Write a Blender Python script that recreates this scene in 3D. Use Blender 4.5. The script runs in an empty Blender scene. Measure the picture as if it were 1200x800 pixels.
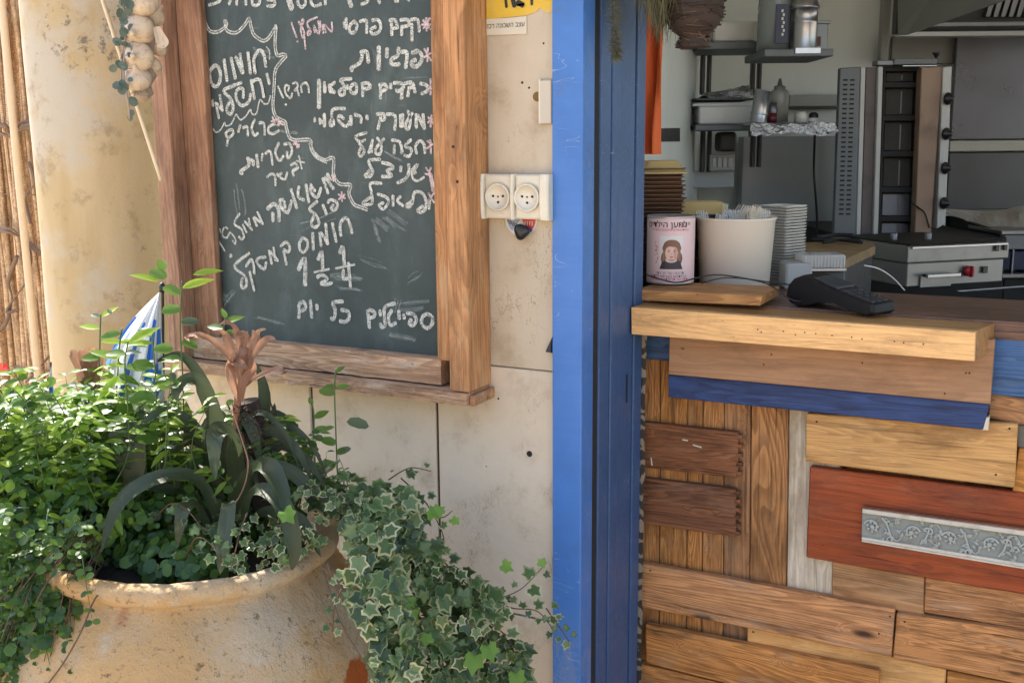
import bpy, bmesh, math, random
from mathutils import Vector, Matrix, noise
from math import sin, cos, pi, radians, atan2, sqrt
random.seed(7)
SC = bpy.context.scene
COL = SC.collection

# ------------------------------------------------------------ camera, world, sun
EYE = Vector((0, 0, 1.45))
FPX = 1236.8
YAW, PIT, ROL = radians(27.47), radians(10.66), radians(-0.464)
VIEW = Vector((-sin(YAW) * cos(PIT), cos(YAW) * cos(PIT), -sin(PIT)))
R0 = Vector((cos(YAW), sin(YAW), 0)); U0 = R0.cross(VIEW)
RIGHT = R0 * cos(ROL) + U0 * sin(ROL); UP = -R0 * sin(ROL) + U0 * cos(ROL)
cam = bpy.data.cameras.new('camera'); cam.sensor_width = 36; cam.lens = FPX / 1200 * 36
cam.clip_start = 0.05; cam.clip_end = 400
cam_o = bpy.data.objects.new('camera', cam); COL.objects.link(cam_o)
M3 = Matrix((RIGHT, UP, -VIEW)).transposed()
cam_o.matrix_world = Matrix.Translation(EYE) @ M3.to_4x4()
SC.camera = cam_o

SUN_EL, SUN_AZ = radians(50), radians(158)      # azimuth of the sun in the XY plane, measured from +X
sdir = Vector((cos(SUN_EL) * cos(SUN_AZ), cos(SUN_EL) * sin(SUN_AZ), sin(SUN_EL)))
w = bpy.data.worlds.new('World'); SC.world = w; w.use_nodes = True
nt = w.node_tree; nt.nodes.clear()
sky = nt.nodes.new('ShaderNodeTexSky'); sky.sky_type = 'NISHITA'; sky.sun_disc = False
sky.dust_density = 1.5; sky.air_density = 1.0; sky.ozone_density = 1.0; sky.sun_elevation = SUN_EL; sky.sun_rotation = pi / 2 - SUN_AZ
bgn = nt.nodes.new('ShaderNodeBackground'); bgn.inputs[1].default_value = 0.15
wo = nt.nodes.new('ShaderNodeOutputWorld')
nt.links.new(sky.outputs[0], bgn.inputs[0]); nt.links.new(bgn.outputs[0], wo.inputs[0])
sl = bpy.data.lights.new('sun', 'SUN'); sl.energy = 3.6; sl.angle = radians(0.6); sl.color = (1, .93, .82)
so = bpy.data.objects.new('sun', sl); COL.objects.link(so)
so.rotation_euler = sdir.to_track_quat('Z', 'Y').to_euler(); so.location = sdir * 30
SC.view_settings.view_transform = 'Standard'; SC.view_settings.look = 'None'
SC.view_settings.exposure = 1.93; SC.view_settings.gamma = 1
SC.render.engine = 'CYCLES'
SC.cycles.use_denoising = True
SC.cycles.max_bounces = 8; SC.cycles.diffuse_bounces = 5; SC.cycles.transparent_max_bounces = 12
SC.cycles.sample_clamp_indirect = 6; SC.cycles.caustics_reflective = False; SC.cycles.caustics_refractive = False

# ------------------------------------------------------------ geometry of the view: where a sight line meets a real plane
def ray(px, py):
    return VIEW + RIGHT * ((px - 600) / FPX) + UP * ((400 - py) / FPX)
def hit(px, py, phi, D):
    n = Vector((-sin(phi), cos(phi), 0)); d = ray(px, py)
    return EYE + d * (D / d.dot(n))
def P(px, py, Y): return hit(px, py, 0, Y)

WM = {}
def setp(o, parent, M):
    WM[o] = M.copy()
    if parent is not None:
        o.parent = parent; M = WM[parent].inverted() @ M
    o.matrix_local = M
def tagit(o, label=None, cat=None, group=None, kind=None):
    if label: o['label'] = label
    if cat: o['category'] = cat
    if group: o['group'] = group
    if kind: o['kind'] = kind
    return o
def thing(name, label, cat, loc, group=None, rz=0):
    o = bpy.data.objects.new(name, None); o.empty_display_size = .05; COL.objects.link(o)
    setp(o, None, Matrix.Translation(loc) @ Matrix.Rotation(rz, 4, 'Z'))
    return tagit(o, label, cat, group)
def link_mesh(name, me, parent, M):
    o = bpy.data.objects.new(name, me); COL.objects.link(o); setp(o, parent, M); return o
def mesh(name, verts, faces, mats, M=None, smooth=False, fm=None):
    """world-space verts -> mesh in the local frame M"""
    me = bpy.data.meshes.new(name)
    if M is not None:
        I = M.inverted(); verts = [I @ Vector(v) for v in verts]
    me.from_pydata([tuple(v) for v in verts], [], faces)
    for m in (mats if isinstance(mats, (list, tuple)) else [mats]): me.materials.append(m)
    if fm: me.polygons.foreach_set('material_index', fm)
    if smooth: me.polygons.foreach_set('use_smooth', [True] * len(me.polygons))
    me.update(); return me
def obj(name, verts, faces, mats, parent=None, M=None, smooth=False, fm=None, bev=0, seg=1):
    if M is None:
        c = Vector((0, 0, 0))
        for v in verts: c += Vector(v)
        M = Matrix.Translation(c / len(verts))
    me = mesh(name, verts, faces, mats, M, smooth, fm)
    if bev: bevel(me, bev, seg)
    return link_mesh(name, me, parent, M)
def bevel(me, w, seg=1):
    bm = bmesh.new(); bm.from_mesh(me)
    bmesh.ops.bevel(bm, geom=bm.edges[:], offset=w, segments=seg, affect='EDGES', profile=.6)
    bm.to_mesh(me); bm.free(); me.update()
BF = [(0, 1, 2, 3), (7, 6, 5, 4), (0, 4, 5, 1), (1, 5, 6, 2), (2, 6, 7, 3), (3, 7, 4, 0)]
def slab(name, quad, Y, th, mat, parent=None, bev=.002, phi=0, vert=False, seg=1, jag=0):
    """a board: its front outline is where four sight lines meet the plane Y; it has thickness th behind"""
    f = [hit(x, y, phi, Y) for x, y in quad]     # TL TR BR BL
    n = Vector((-sin(phi), cos(phi), 0)) * th
    return board(name, f, n, mat, parent, bev, vert, seg)
def board(name, f, n, mat, parent=None, bev=.002, vert=False, seg=1):
    c = sum(f, Vector()) / 4 + n / 2
    xa = ((f[1] - f[0]) + (f[2] - f[3]))
    if vert: xa = ((f[0] - f[3]) + (f[1] - f[2]))
    xa.normalize(); ya = n.normalized(); ya = (ya - xa * ya.dot(xa)).normalized(); za = xa.cross(ya)
    M = Matrix.Translation(c) @ Matrix((xa, ya, za)).transposed().to_4x4()
    vs = [f[3], f[2], f[1], f[0]]
    vs = vs + [v + n for v in vs]
    return obj(name, vs, [(0, 1, 2, 3), (7, 6, 5, 4), (4, 5, 1, 0), (5, 6, 2, 1), (6, 7, 3, 2), (7, 4, 0, 3)], mat, parent, M, bev=bev, seg=seg)
def box(name, x0, x1, y0, y1, z0, z1, mat, parent=None, bev=.002, phi=0, seg=1, vert=False):
    """box in the frame turned by phi (phi=0: world axes)"""
    R = Matrix.Rotation(phi, 4, 'Z')
    f = [R @ Vector(v) for v in ((x0, y0, z1), (x1, y0, z1), (x1, y0, z0), (x0, y0, z0))]
    return board(name, f, R @ Vector((0, y1 - y0, 0)), mat, parent, bev, vert, seg)
def uz(px, py, phi, D):
    p = hit(px, py, phi, D); return p.x * cos(phi) + p.y * sin(phi), p.z
def kbox(name, px0, py0, px1, py1, D, dep, mat, parent=None, bev=.003, phi=YAW, seg=1, vert=False, z0=None, z1=None):
    xm, ym = (px0 + px1) / 2, (py0 + py1) / 2
    u0 = uz(px0, ym, phi, D)[0]; u1 = uz(px1, ym, phi, D)[0]
    zt = uz(xm, py0, phi, D)[1] if z1 is None else z1
    zb = uz(xm, py1, phi, D)[1] if z0 is None else z0
    return box(name, u0, u1, D, D + dep, zb, zt, mat, parent, bev, phi, seg, vert)
def frame_at(p, xa=None, za=None):
    za = (za or Vector((0, 0, 1))).normalized(); xa = xa or Vector((1, 0, 0))
    xa = (xa - za * xa.dot(za))
    if xa.length < 1e-5: xa = za.orthogonal()
    xa.normalize(); ya = za.cross(xa)
    return Matrix.Translation(p) @ Matrix((xa, ya, za)).transposed().to_4x4()
def lathe_data(prof, n=32, wob=None, cap0=False, cap1=False):
    vs, fs = [], []
    for r, z in prof:
        for k in range(n):
            a = 2 * pi * k / n; rr = r
            if wob: rr = r + wob(a, z, r)
            vs.append(Vector((rr * cos(a), rr * sin(a), z)))
    for j in range(len(prof) - 1):
        for k in range(n):
            k2 = (k + 1) % n
            fs.append((j * n + k, j * n + k2, (j + 1) * n + k2, (j + 1) * n + k))
    if cap0: fs.append(tuple(range(n - 1, -1, -1)))
    if cap1: fs.append(tuple((len(prof) - 1) * n + k for k in range(n)))
    return vs, fs
def lathe(name, prof, M, mat, parent=None, n=32, smooth=True, **k):
    vs, fs = lathe_data(prof, n, **k)
    me = mesh(name, vs, fs, mat, None, smooth)
    return link_mesh(name, me, parent, M)
def smoothpts(pts, k=4):
    pts = [Vector(p) for p in pts]
    if len(pts) < 3: return pts
    out = []
    for i in range(len(pts) - 1):
        p0 = pts[max(i - 1, 0)]; p1 = pts[i]; p2 = pts[i + 1]; p3 = pts[min(i + 2, len(pts) - 1)]
        for j in range(k):
            t = j / k
            out.append(.5 * ((2 * p1) + (p2 - p0) * t + (2 * p0 - 5 * p1 + 4 * p2 - p3) * t * t + (3 * p1 - p0 - 3 * p2 + p3) * t ** 3))
    out.append(pts[-1]); return out
def tube_data(pts, rad, n=6, base=0):
    """rad: number or function of t"""
    vs, fs = [], []; L = len(pts)
    prev = None
    for i, p in enumerate(pts):
        d = (pts[min(i + 1, L - 1)] - pts[max(i - 1, 0)]).normalized()
        if prev is None: a = d.orthogonal().normalized()
        else:
            a = prev - d * prev.dot(d); a = a.normalized() if a.length > 1e-6 else d.orthogonal().normalized()
        prev = a; b = d.cross(a)
        r = rad(i / (L - 1)) if callable(rad) else rad
        for k in range(n):
            t = 2 * pi * k / n; vs.append(p + (a * cos(t) + b * sin(t)) * r)
    for i in range(L - 1):
        for k in range(n):
            k2 = (k + 1) % n
            fs.append((base + i * n + k, base + i * n + k2, base + (i + 1) * n + k2, base + (i + 1) * n + k))
    fs.append(tuple(base + k for k in range(n - 1, -1, -1))); fs.append(tuple(base + (L - 1) * n + k for k in range(n)))
    return vs, fs
def tube(name, pts, rad, mat, parent=None, n=6, k=4, M=None):
    pts = smoothpts(pts, k); vs, fs = tube_data(pts, rad, n)
    return obj(name, vs, fs, mat, parent, M, smooth=True)
class MB:
    def __init__(s): s.v = []; s.f = []; s.m = []
    def add(s, vs, fs, mi=0):
        b = len(s.v); s.v += [Vector(v) for v in vs]; s.f += [tuple(i + b for i in f) for f in fs]; s.m += [mi] * len(fs)
    def tube(s, pts, rad, n=6, k=4, mi=0):
        vs, fs = tube_data(smoothpts(pts, k), rad, n); s.add(vs, fs, mi)
    def box(s, c, sx, sy, sz, R=None, mi=0):
        vs = [Vector((x * sx / 2, y * sy / 2, z * sz / 2)) for z in (-1, 1) for x, y in ((-1, -1), (1, -1), (1, 1), (-1, 1))]
        if R is not None: vs = [R @ v for v in vs]
        s.add([Vector(c) + v for v in vs], [(3, 2, 1, 0), (4, 5, 6, 7), (0, 1, 5, 4), (1, 2, 6, 5), (2, 3, 7, 6), (3, 0, 4, 7)], mi)
    def lathe(s, prof, M, n=16, mi=0, **k):
        vs, fs = lathe_data(prof, n, **k); s.add([M @ v for v in vs], fs, mi)
    def build(s, name, mats, parent=None, M=None, smooth=False, bev=0):
        return obj(name, s.v, s.f, mats, parent, M, smooth=smooth, fm=s.m, bev=bev)

# ------------------------------------------------------------ materials
class NT:
    def __init__(s, name):
        s.m = bpy.data.materials.new(name); s.m.use_nodes = True; s.t = s.m.node_tree; s.t.nodes.clear()
        s.out = s.n('ShaderNodeOutputMaterial'); s.b = s.n('ShaderNodeBsdfPrincipled'); s.l(s.b.outputs[0], s.out.inputs[0])
    def n(s, t, **k):
        x = s.t.nodes.new(t)
        for a, v in k.items(): setattr(x, a, v)
        return x
    def l(s, a, b): s.t.links.new(a, b)
    def put(s, sock, v):
        if isinstance(v, bpy.types.NodeSocket): s.l(v, sock)
        elif isinstance(v, (tuple, list)) and len(v) == 3 and sock.type == 'RGBA': sock.default_value = (*v, 1)
        else: sock.default_value = v
    def math(s, op, a, b=None, c=None):
        x = s.n('ShaderNodeMath', operation=op); s.put(x.inputs[0], a)
        if b is not None: s.put(x.inputs[1], b)
        if c is not None: s.put(x.inputs[2], c)
        return x.outputs[0]
    def mix(s, f, a, b, mode='MIX'):
        x = s.n('ShaderNodeMix', data_type='RGBA', blend_type=mode); s.put(x.inputs[0], f); s.put(x.inputs[6], a); s.put(x.inputs[7], b)
        return x.outputs[2]
    def ramp(s, f, lo, hi, a=0., b=1.):
        x = s.n('ShaderNodeMapRange', interpolation_type='SMOOTHSTEP'); s.put(x.inputs[0], f)
        for i, v in enumerate((lo, hi, a, b)): x.inputs[i + 1].default_value = v
        return x.outputs[0]
    def coords(s, rnd=True):
        tc = s.n('ShaderNodeTexCoord').outputs['Object']
        if not rnd: return tc
        oi = s.n('ShaderNodeObjectInfo').outputs['Random']; s.rnd = oi
        a = s.n('ShaderNodeVectorMath', operation='ADD'); s.l(tc, a.inputs[0])
        c = s.n('ShaderNodeCombineXYZ')
        s.l(s.math('MULTIPLY', oi, 37.), c.inputs[0]); s.l(s.math('MULTIPLY', oi, 91.), c.inputs[1]); s.l(s.math('MULTIPLY', oi, 53.), c.inputs[2])
        s.l(c.outputs[0], a.inputs[1]); return a.outputs[0]
    def scale(s, v, sc):
        x = s.n('ShaderNodeMapping'); s.l(v, x.inputs[0]); x.inputs['Scale'].default_value = sc; return x.outputs[0]
    def noise(s, v, sc, det=4, rough=.55, dist=0., out=0):
        x = s.n('ShaderNodeTexNoise'); s.put(x.inputs['Vector'], v); x.inputs['Scale'].default_value = sc
        x.inputs['Detail'].default_value = det; x.inputs['Roughness'].default_value = rough; x.inputs['Distortion'].default_value = dist
        return x.outputs[out]
    def voro(s, v, sc, feat='F1'):
        x = s.n('ShaderNodeTexVoronoi', feature=feat); s.put(x.inputs['Vector'], v); x.inputs['Scale'].default_value = sc; return x.outputs[0]
    def bump(s, h, st=.3, dist=.002):
        x = s.n('ShaderNodeBump'); s.l(h, x.inputs['Height']); x.inputs['Strength'].default_value = st; x.inputs['Distance'].default_value = dist
        s.l(x.outputs[0], s.b.inputs['Normal']); return x.outputs[0]
    def set(s, col=None, rough=None, metal=None, spec=None, **k):
        if col is not None: s.put(s.b.inputs['Base Color'], col)
        if rough is not None: s.put(s.b.inputs['Roughness'], rough)
        if metal is not None: s.put(s.b.inputs['Metallic'], metal)
        if spec is not None: s.put(s.b.inputs['Specular IOR Level'], spec)
        for a, v in k.items(): s.put(s.b.inputs[a.replace('_', ' ')], v)
        return s.m
def wood(name, c1, c2, dark, knots=.5, rough=.65, worn=None, wornamt=.3, rings=14., spec=.3, crack=.5, grainamt=.55):
    s = NT(name); v = s.coords(); vs_ = s.n('ShaderNodeVectorMath', operation='SCALE'); s.l(v, vs_.inputs[0]); s.l(s.math('ADD', .75, s.math('MULTIPLY', s.math('FRACT', s.math('MULTIPLY', s.rnd, 7.3)), .7)), vs_.inputs['Scale']); v = vs_.outputs[0]
    kv = s.scale(v, (3.2, 3.2, 9.)); kd = s.voro(kv, 1.6)
    knot = s.ramp(kd, .05, .30, 1., 0.)
    wv = s.n('ShaderNodeVectorMath', operation='ADD'); s.l(s.scale(v, (.75, 9.5, 9.5)), wv.inputs[0])
    cx = s.n('ShaderNodeCombineXYZ'); s.l(s.math('MULTIPLY', knot, 1.1 * knots), cx.inputs[2]); s.l(s.math('MULTIPLY', knot, .5 * knots), cx.inputs[1])
    s.l(cx.outputs[0], wv.inputs[1]); wvo = wv.outputs[0]
    big = s.noise(wvo, .9, 3, .5, .4)
    rg = s.math('MULTIPLY', big, rings * 3.4); rg = s.math('FRACT', rg); ring = s.ramp(rg, .0, .8); ring = s.math('MULTIPLY', ring, s.ramp(rg, 1.0, .86))
    fine = s.noise(s.scale(v, (7., 230., 230.)), 1., 5, .7)
    mid = s.noise(s.scale(v, (2.2, 30., 30.)), 1.2, 4, .6, .3)
    g = s.math('ADD', s.math('MULTIPLY', ring, .45 * grainamt * 1.6), s.math('MULTIPLY', mid, .7)); g = s.ramp(g, .25, .95)
    c = s.mix(g, tuple(min(1, x * 1.25) for x in c1), tuple(x * 1.0 for x in c2))
    c = s.mix(s.math('MULTIPLY', ring, .11 * min(1, grainamt * 1.8)), c, dark)
    c = s.mix(s.ramp(fine, .48, .66, 0., .62 * grainamt * 1.6), c, dark)
    c = s.mix(s.math('MULTIPLY', s.ramp(kd, .05, .17, 1., 0.), min(1, knots * 1.3)), c, dark)
    cr = s.ramp(s.noise(s.scale(v, (2.5, 75., 75.)), 1., 2, .5, .1), .66, .72, 0., crack)
    c = s.mix(cr, c, (dark[0] * .35, dark[1] * .35, dark[2] * .35))
    if worn: c = s.mix(s.ramp(s.noise(s.scale(v, (3., 9., 9.)), 2.4, 6, .7), .5, .68, 0., wornamt), c, worn)
    hv = s.n('ShaderNodeHueSaturation'); s.l(c, hv.inputs['Color']); s.put(hv.inputs['Value'], s.math('ADD', .86, s.math('MULTIPLY', s.rnd, .30))); s.put(hv.inputs['Saturation'], s.math('ADD', .93, s.math('MULTIPLY', s.math('FRACT', s.math('MULTIPLY', s.rnd, 13.7)), .12)))
    c = hv.outputs[0]
    sp = s.ramp(s.noise(s.scale(v, (22., 60., 60.)), 1.3, 3, .6), .70, .76, 0., .55); c = s.mix(sp, c, (dark[0] * .3, dark[1] * .3, dark[2] * .3))
    c = s.mix(s.ramp(s.noise(s.scale(v, (2., 6., 6.)), 2.2, 6, .7), .42, .72, 0., .55), c, (dark[0] * .8, dark[1] * .8, dark[2] * .8))
    h = s.math('SUBTRACT', s.math('ADD', s.math('MULTIPLY', fine, .5), s.math('MULTIPLY', mid, .8)), s.math('MULTIPLY', cr, 1.2))
    s.bump(h, .8, .004)
    s.set(c, s.math('ADD', rough - .1, s.math('MULTIPLY', fine, .25)), spec=spec); return s.m
def plain(name, c, rough=.5, metal=0, var=.12, vs=12., bump=.1, spec=.5, dirt=None, dirtamt=.3, bs=60., bd=.001):
    s = NT(name); v = s.coords()
    n = s.noise(v, vs, 6, .65)
    col = s.mix(n, tuple(x * (1 - var) for x in c), tuple(min(1, x * (1 + var)) for x in c))
    if dirt: col = s.mix(s.ramp(s.noise(v, vs * .6, 8, .7), .5, .7, 0., dirtamt), col, dirt)
    if bump: s.bump(s.noise(v, bs, 5, .6), bump, bd)
    s.set(col, s.math('ADD', rough - .08, s.math('MULTIPLY', s.noise(v, vs * 2, 4), .16)), metal, spec); return s.m
def leafmat(name, c1, c2, edge=None, trans=.35, rough=.45, tcol=None, stripe=None):
    s = NT(name); oi = s.n('ShaderNodeObjectInfo').outputs['Random']; geo = s.n('ShaderNodeNewGeometry')
    rn = s.math('FRACT', s.math('ADD', oi, geo.outputs['Random Per Island']))
    tc = s.n('ShaderNodeTexCoord').outputs['Object']
    n = s.noise(tc, 60., 4, .6)
    c = s.mix(rn, c1, c2); c = s.mix(s.math('MULTIPLY', n, .5), c, tuple(x * .45 for x in c1))
    if stripe:
        uvn = s.n('ShaderNodeTexCoord').outputs['UV']; sn = s.noise(s.scale(uvn, (26., 1.6, 1.)), 1.5, 4, .6)
        c = s.mix(s.ramp(sn, .40, .62, 0., .75), c, stripe)
    s.set(c, rough, spec=.4)
    t = s.n('ShaderNodeBsdfTranslucent'); s.put(t.inputs[0], s.mix(.6, c, tcol or tuple(min(1, x * 2.2) for x in c2)))
    mx = s.n('ShaderNodeMixShader'); mx.inputs[0].default_value = trans
    s.l(s.b.outputs[0], mx.inputs[1]); s.l(t.outputs[0], mx.inputs[2]); s.l(mx.outputs[0], s.out.inputs[0])
    s.bump(sn if stripe else n, .6 if stripe else .2, .0015 if stripe else .001)
    return s.m

# ------------------------------------------------------------ the materials of the place
def m_plaster(name, c, c2, stain, sc=1., lines=.4):
    s = NT(name); v = s.coords(False)
    a = s.noise(v, 2.2 * sc, 8, .62); b = s.noise(v, 9 * sc, 8, .7); f = s.noise(v, 160., 5, .7)
    col = s.mix(s.ramp(a, .35, .65), c, c2)
    col = s.mix(s.ramp(b, .5, .72, 0., .5), col, stain)
    # thin scratches and hair cracks
    wv = s.n('ShaderNodeVectorMath', operation='ADD'); s.l(v, wv.inputs[0])
    nn = s.n('ShaderNodeVectorMath', operation='SCALE'); s.l(s.noise(v, 7., 4, .6, out=1), nn.inputs[0]); nn.inputs['Scale'].default_value = .22; s.l(nn.outputs[0], wv.inputs[1])
    d = s.voro(wv.outputs[0], 9., 'DISTANCE_TO_EDGE')
    ln = s.math('MULTIPLY', s.ramp(d, .0, .012, 1., 0.), s.ramp(s.noise(v, 5., 3), .52, .62))
    sc2 = s.noise(s.scale(v, (1., 1., .35)), 55., 3, .5, 1.6)
    ln2 = s.math('MULTIPLY', s.ramp(s.math('ABSOLUTE', s.math('SUBTRACT', sc2, .5)), .0, .018, 1., 0.), s.ramp(s.noise(v, 6.3, 3), .5, .62))
    col = s.mix(s.math('MULTIPLY', s.math('MAXIMUM', s.math('MULTIPLY', ln, .35), ln2), lines), col, tuple(x * .3 for x in stain))
    sp = s.ramp(s.noise(v, 75., 4, .7), .68, .74, 0., .6)
    col = s.mix(sp, col, tuple(x * .35 for x in stain))
    h = s.math('ADD', s.math('MULTIPLY', b, 1.2), s.math('MULTIPLY', f, .35)); s.bump(h, .35, .004)
    return s.set(col, s.ramp(b, .3, .7, .62, .85), spec=.25)
PLASTER = m_plaster('painted_stone', (.56, .475, .35), (.49, .405, .285), (.31, .225, .135), 1., .6)
TILE = m_plaster('pale_stone_tile', (.66, .565, .43), (.59, .495, .365), (.38, .28, .175), 1.3, .45)
COLUMN = None
def m_column():
    s = NT('ochre_plaster'); v = s.coords(False)
    a = s.noise(v, 3.2, 8, .6); b = s.noise(v, 11., 8, .72); st = s.noise(s.scale(v, (3., 3., .6)), 2., 6, .6)
    col = s.mix(s.ramp(st, .35, .65), (.52, .40, .235), (.43, .315, .16))
    col = s.mix(s.ramp(a, .48, .62, 0., .8), col, (.47, .42, .345))
    col = s.mix(s.ramp(b, .53, .66, 0., .7), col, (.31, .225, .125))
    pe = s.math('MULTIPLY', s.ramp(s.noise(v, 34., 9, .78), .56, .62), s.ramp(s.noise(s.scale(v, (1, 1, .45)), 4.5, 3, .5, .4), .54, .62))
    col = s.mix(s.math('MULTIPLY', pe, .85), col, (.16, .135, .115))
    s.bump(s.math('SUBTRACT', s.math('ADD', s.math('MULTIPLY', b, .8), s.math('MULTIPLY', s.noise(v, 120., 5), .3)), pe), .5, .004)
    return s.set(col, .8, spec=.2)
COLUMN = m_column()
def m_blue(name, c, c2, wear=.35):
    s = NT(name); v = s.coords(False); vz0 = s.n('ShaderNodeSeparateXYZ'); s.l(v, vz0.inputs[0])
    n = s.noise(s.scale(v, (40., 40., 2.)), 2., 5, .6); m = s.noise(v, 6., 6, .65)
    col = s.mix(n, c, c2); col = s.mix(s.ramp(m, .4, .7, 0., .4), col, tuple(x * .7 for x in c))
    ch = s.ramp(s.noise(s.scale(v, (1.4, 1.4, .7)), 42., 5, .75), .70, .735)
    col = s.mix(s.math('MULTIPLY', ch, wear * 1.6), col, (.45, .5, .55))
    vz = s.n('ShaderNodeSeparateXYZ'); s.l(v, vz.inputs[0])
    scr = s.math('MULTIPLY', s.ramp(s.math('ABSOLUTE', s.math('SUBTRACT', s.noise(s.scale(v, (1., 1., .22)), 38., 2, .5, .8), .5)), .0, .008, 1., 0.), s.ramp(s.noise(v, 11., 3), .56, .64))
    col = s.mix(s.math('MULTIPLY', scr, .6), col, (.40, .46, .55))
    col = s.mix(s.ramp(s.noise(v, 14., 6, .75), .58, .72, 0., .3), col, (.10, .095, .085))
    low = s.math('MULTIPLY', s.ramp(vz0.outputs[0], -1.0, -.955, wear * 1.6 - .38 if wear < .38 else 0., 0.), s.ramp(s.noise(s.scale(v, (.5, 1., 1.)), 45., 5, .7), .46, .54)); col = s.mix(low, col, (.36, .34, .30))
    edge = s.math('MULTIPLY', s.ramp(s.math('ABSOLUTE', vz0.outputs[2]), .030, .0335), s.ramp(s.noise(s.scale(v, (.35, 1., 1.)), 60., 4, .7), .52, .6)); col = s.mix(s.math('MULTIPLY', edge, .7), col, (.30, .29, .27))
    s.bump(s.math('SUBTRACT', s.math('ADD', n, s.math('MULTIPLY', m, .5)), ch), .25, .002)
    return s.set(col, s.ramp(m, .3, .7, .34, .55), spec=.45)
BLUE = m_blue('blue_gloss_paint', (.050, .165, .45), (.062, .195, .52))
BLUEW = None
NAVY = m_blue('shaded_blue_paint', (.034, .084, .195), (.050, .11, .24), .4)  # darker copy of the blue paint: the jamb's shade is in the colour
NAVYB = wood('navy_board_paint', (.032, .060, .160), (.024, .045, .12), (.012, .014, .03), .2, .5, (.11, .12, .17), .4)
BLUEBEAM = wood('light_blue_beam_paint', (.07, .145, .30), (.055, .12, .26), (.03, .05, .09), .2, .5, (.16, .2, .27), .4)
DARKGAP = plain('dark_gap', (.018, .016, .014), .9)
W_FRAME = wood('reclaimed_pine', (.40, .205, .095), (.30, .15, .066), (.11, .045, .02), .3, .7, (.54, .38, .22), .4, 7., grainamt=.42)
W_FRAME2 = wood('reddish_pine', (.30, .155, .085), (.23, .115, .06), (.09, .04, .025), .3, .7, (.42, .29, .2), .35, 7., grainamt=.4)
W_SHELF = wood('varnished_beech', (.70, .42, .18), (.62, .35, .14), (.26, .13, .05), .08, .42, None, 0, 5., .45, .12, .3)
W_SHELFD = wood('varnished_shelf_top', (.44, .235, .09), (.35, .18, .065), (.16, .075, .03), .08, .38, None, 0, 5., .5, .15, .3)
W_APRON = wood('pale_apron_wood', (.36, .205, .11), (.30, .165, .085), (.2, .10, .05), .08, .5, None, 0, 5., .35, .12, .3)
W_COUNTER = wood('dark_counter_wood', (.15, .078, .048), (.10, .050, .032), (.025, .012, .008), .1, .35, None, 0, 8., .5, .2)
W_A = wood('weathered_plank', (.60, .28, .095), (.44, .185, .058), (.075, .034, .015), .95, .7, (.42, .33, .22), .4, 13.)
W_B = wood('brown_plank', (.47, .225, .080), (.33, .15, .052), (.05, .024, .012), .8, .7, (.35, .25, .16), .35, 14.)
W_C = wood('dark_drawer_side', (.25, .10, .042), (.17, .066, .027), (.032, .015, .008), .3, .65, (.35, .25, .17), .22, 16.)
W_Y = wood('yellow_pine_plank', (.62, .33, .09), (.52, .25, .058), (.20, .09, .03), .6, .6, (.56, .42, .2), .25, 8., .3, .35, .35)
W_O = wood('orange_pine_plank', (.58, .28, .075), (.47, .20, .05), (.18, .07, .02), .4, .55, None, 0, 9.)
W_R = wood('red_stained_board', (.30, .062, .017), (.22, .042, .011), (.08, .02, .01), .15, .45, (.42, .2, .1), .22, 5., .4, .3, .35)
W_W = wood('white_weathered_board', (.60, .53, .40), (.52, .45, .33), (.26, .17, .09), .3, .8, (.34, .24, .14), .55, 8., grainamt=.4)
W_T = wood('tan_plank', (.46, .265, .13), (.38, .205, .095), (.13, .065, .03), .4, .65, (.44, .32, .2), .3, 8., .3, .2)
W_ROUGH = wood('rough_old_wood', (.48, .30, .17), (.38, .21, .11), (.12, .06, .03), .5, .8, (.62, .5, .38), .6, 16.)
BLACKPL = plain('black_plastic', (.012, .012, .013), .38, bump=.05)
IVORY = plain('aged_ivory_plastic', (.66, .60, .47), .35, bump=.04, dirt=(.3, .22, .13), dirtamt=.35, vs=30)
STEEL = plain('brushed_steel', (.42, .42, .43), .32, 1., .12, 20., .08)
STEELD = plain('dull_steel', (.20, .20, .21), .45, .8, .2, 10., .08)
STEELM = plain('painted_grey_steel', (.14, .15, .15), .5, .3, .15, 14., .06)
FOIL = plain('crumpled_foil', (.62, .62, .63), .22, 1., .1, 40., 1., bs=45., bd=.02)
WHITEP = plain('white_plastic', (.68, .67, .62), .35, 0, .06, 8., .03, dirt=(.45, .4, .3), dirtamt=.2)
WHITEST = plain('white_enamel_strip', (.50, .50, .47), .4, 0, .1, 20., .04)
GREYWALL = plain('grey_kitchen_wall', (.62, .65, .61), .45, 0, .08, 1.5, .05, dirt=(.28, .28, .25), dirtamt=.25)
TANPANEL = plain('greasy_tan_panel', (.30, .20, .135), .5, .1, .25, 6., .05, dirt=(.12, .08, .05), dirtamt=.6)
BLACKIRON = plain('black_iron', (.012, .011, .010), .6, .2, .3, 30., .2)
BURNER = plain('burner_mesh', (.07, .065, .055), .7, .3, .3, 60., .3)
RED = plain('red_knob', (.35, .015, .02), .35, bump=0)
CARD = plain('brown_cardboard', (.125, .065, .034), .8, 0, .15, 20., .15)
YTRAY = plain('yellowish_foam', (.48, .36, .15), .5, 0, .06, 20., .05)
PAVE = m_plaster('pavement_stone', (.56, .47, .35), (.50, .41, .30), (.2, .16, .12), .6, .3)
FABRIC = plain('canvas', (.62, .57, .47), .9, bump=.2)

def st(o): o['kind'] = 'structure'; return o

W = 1.80
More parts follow.
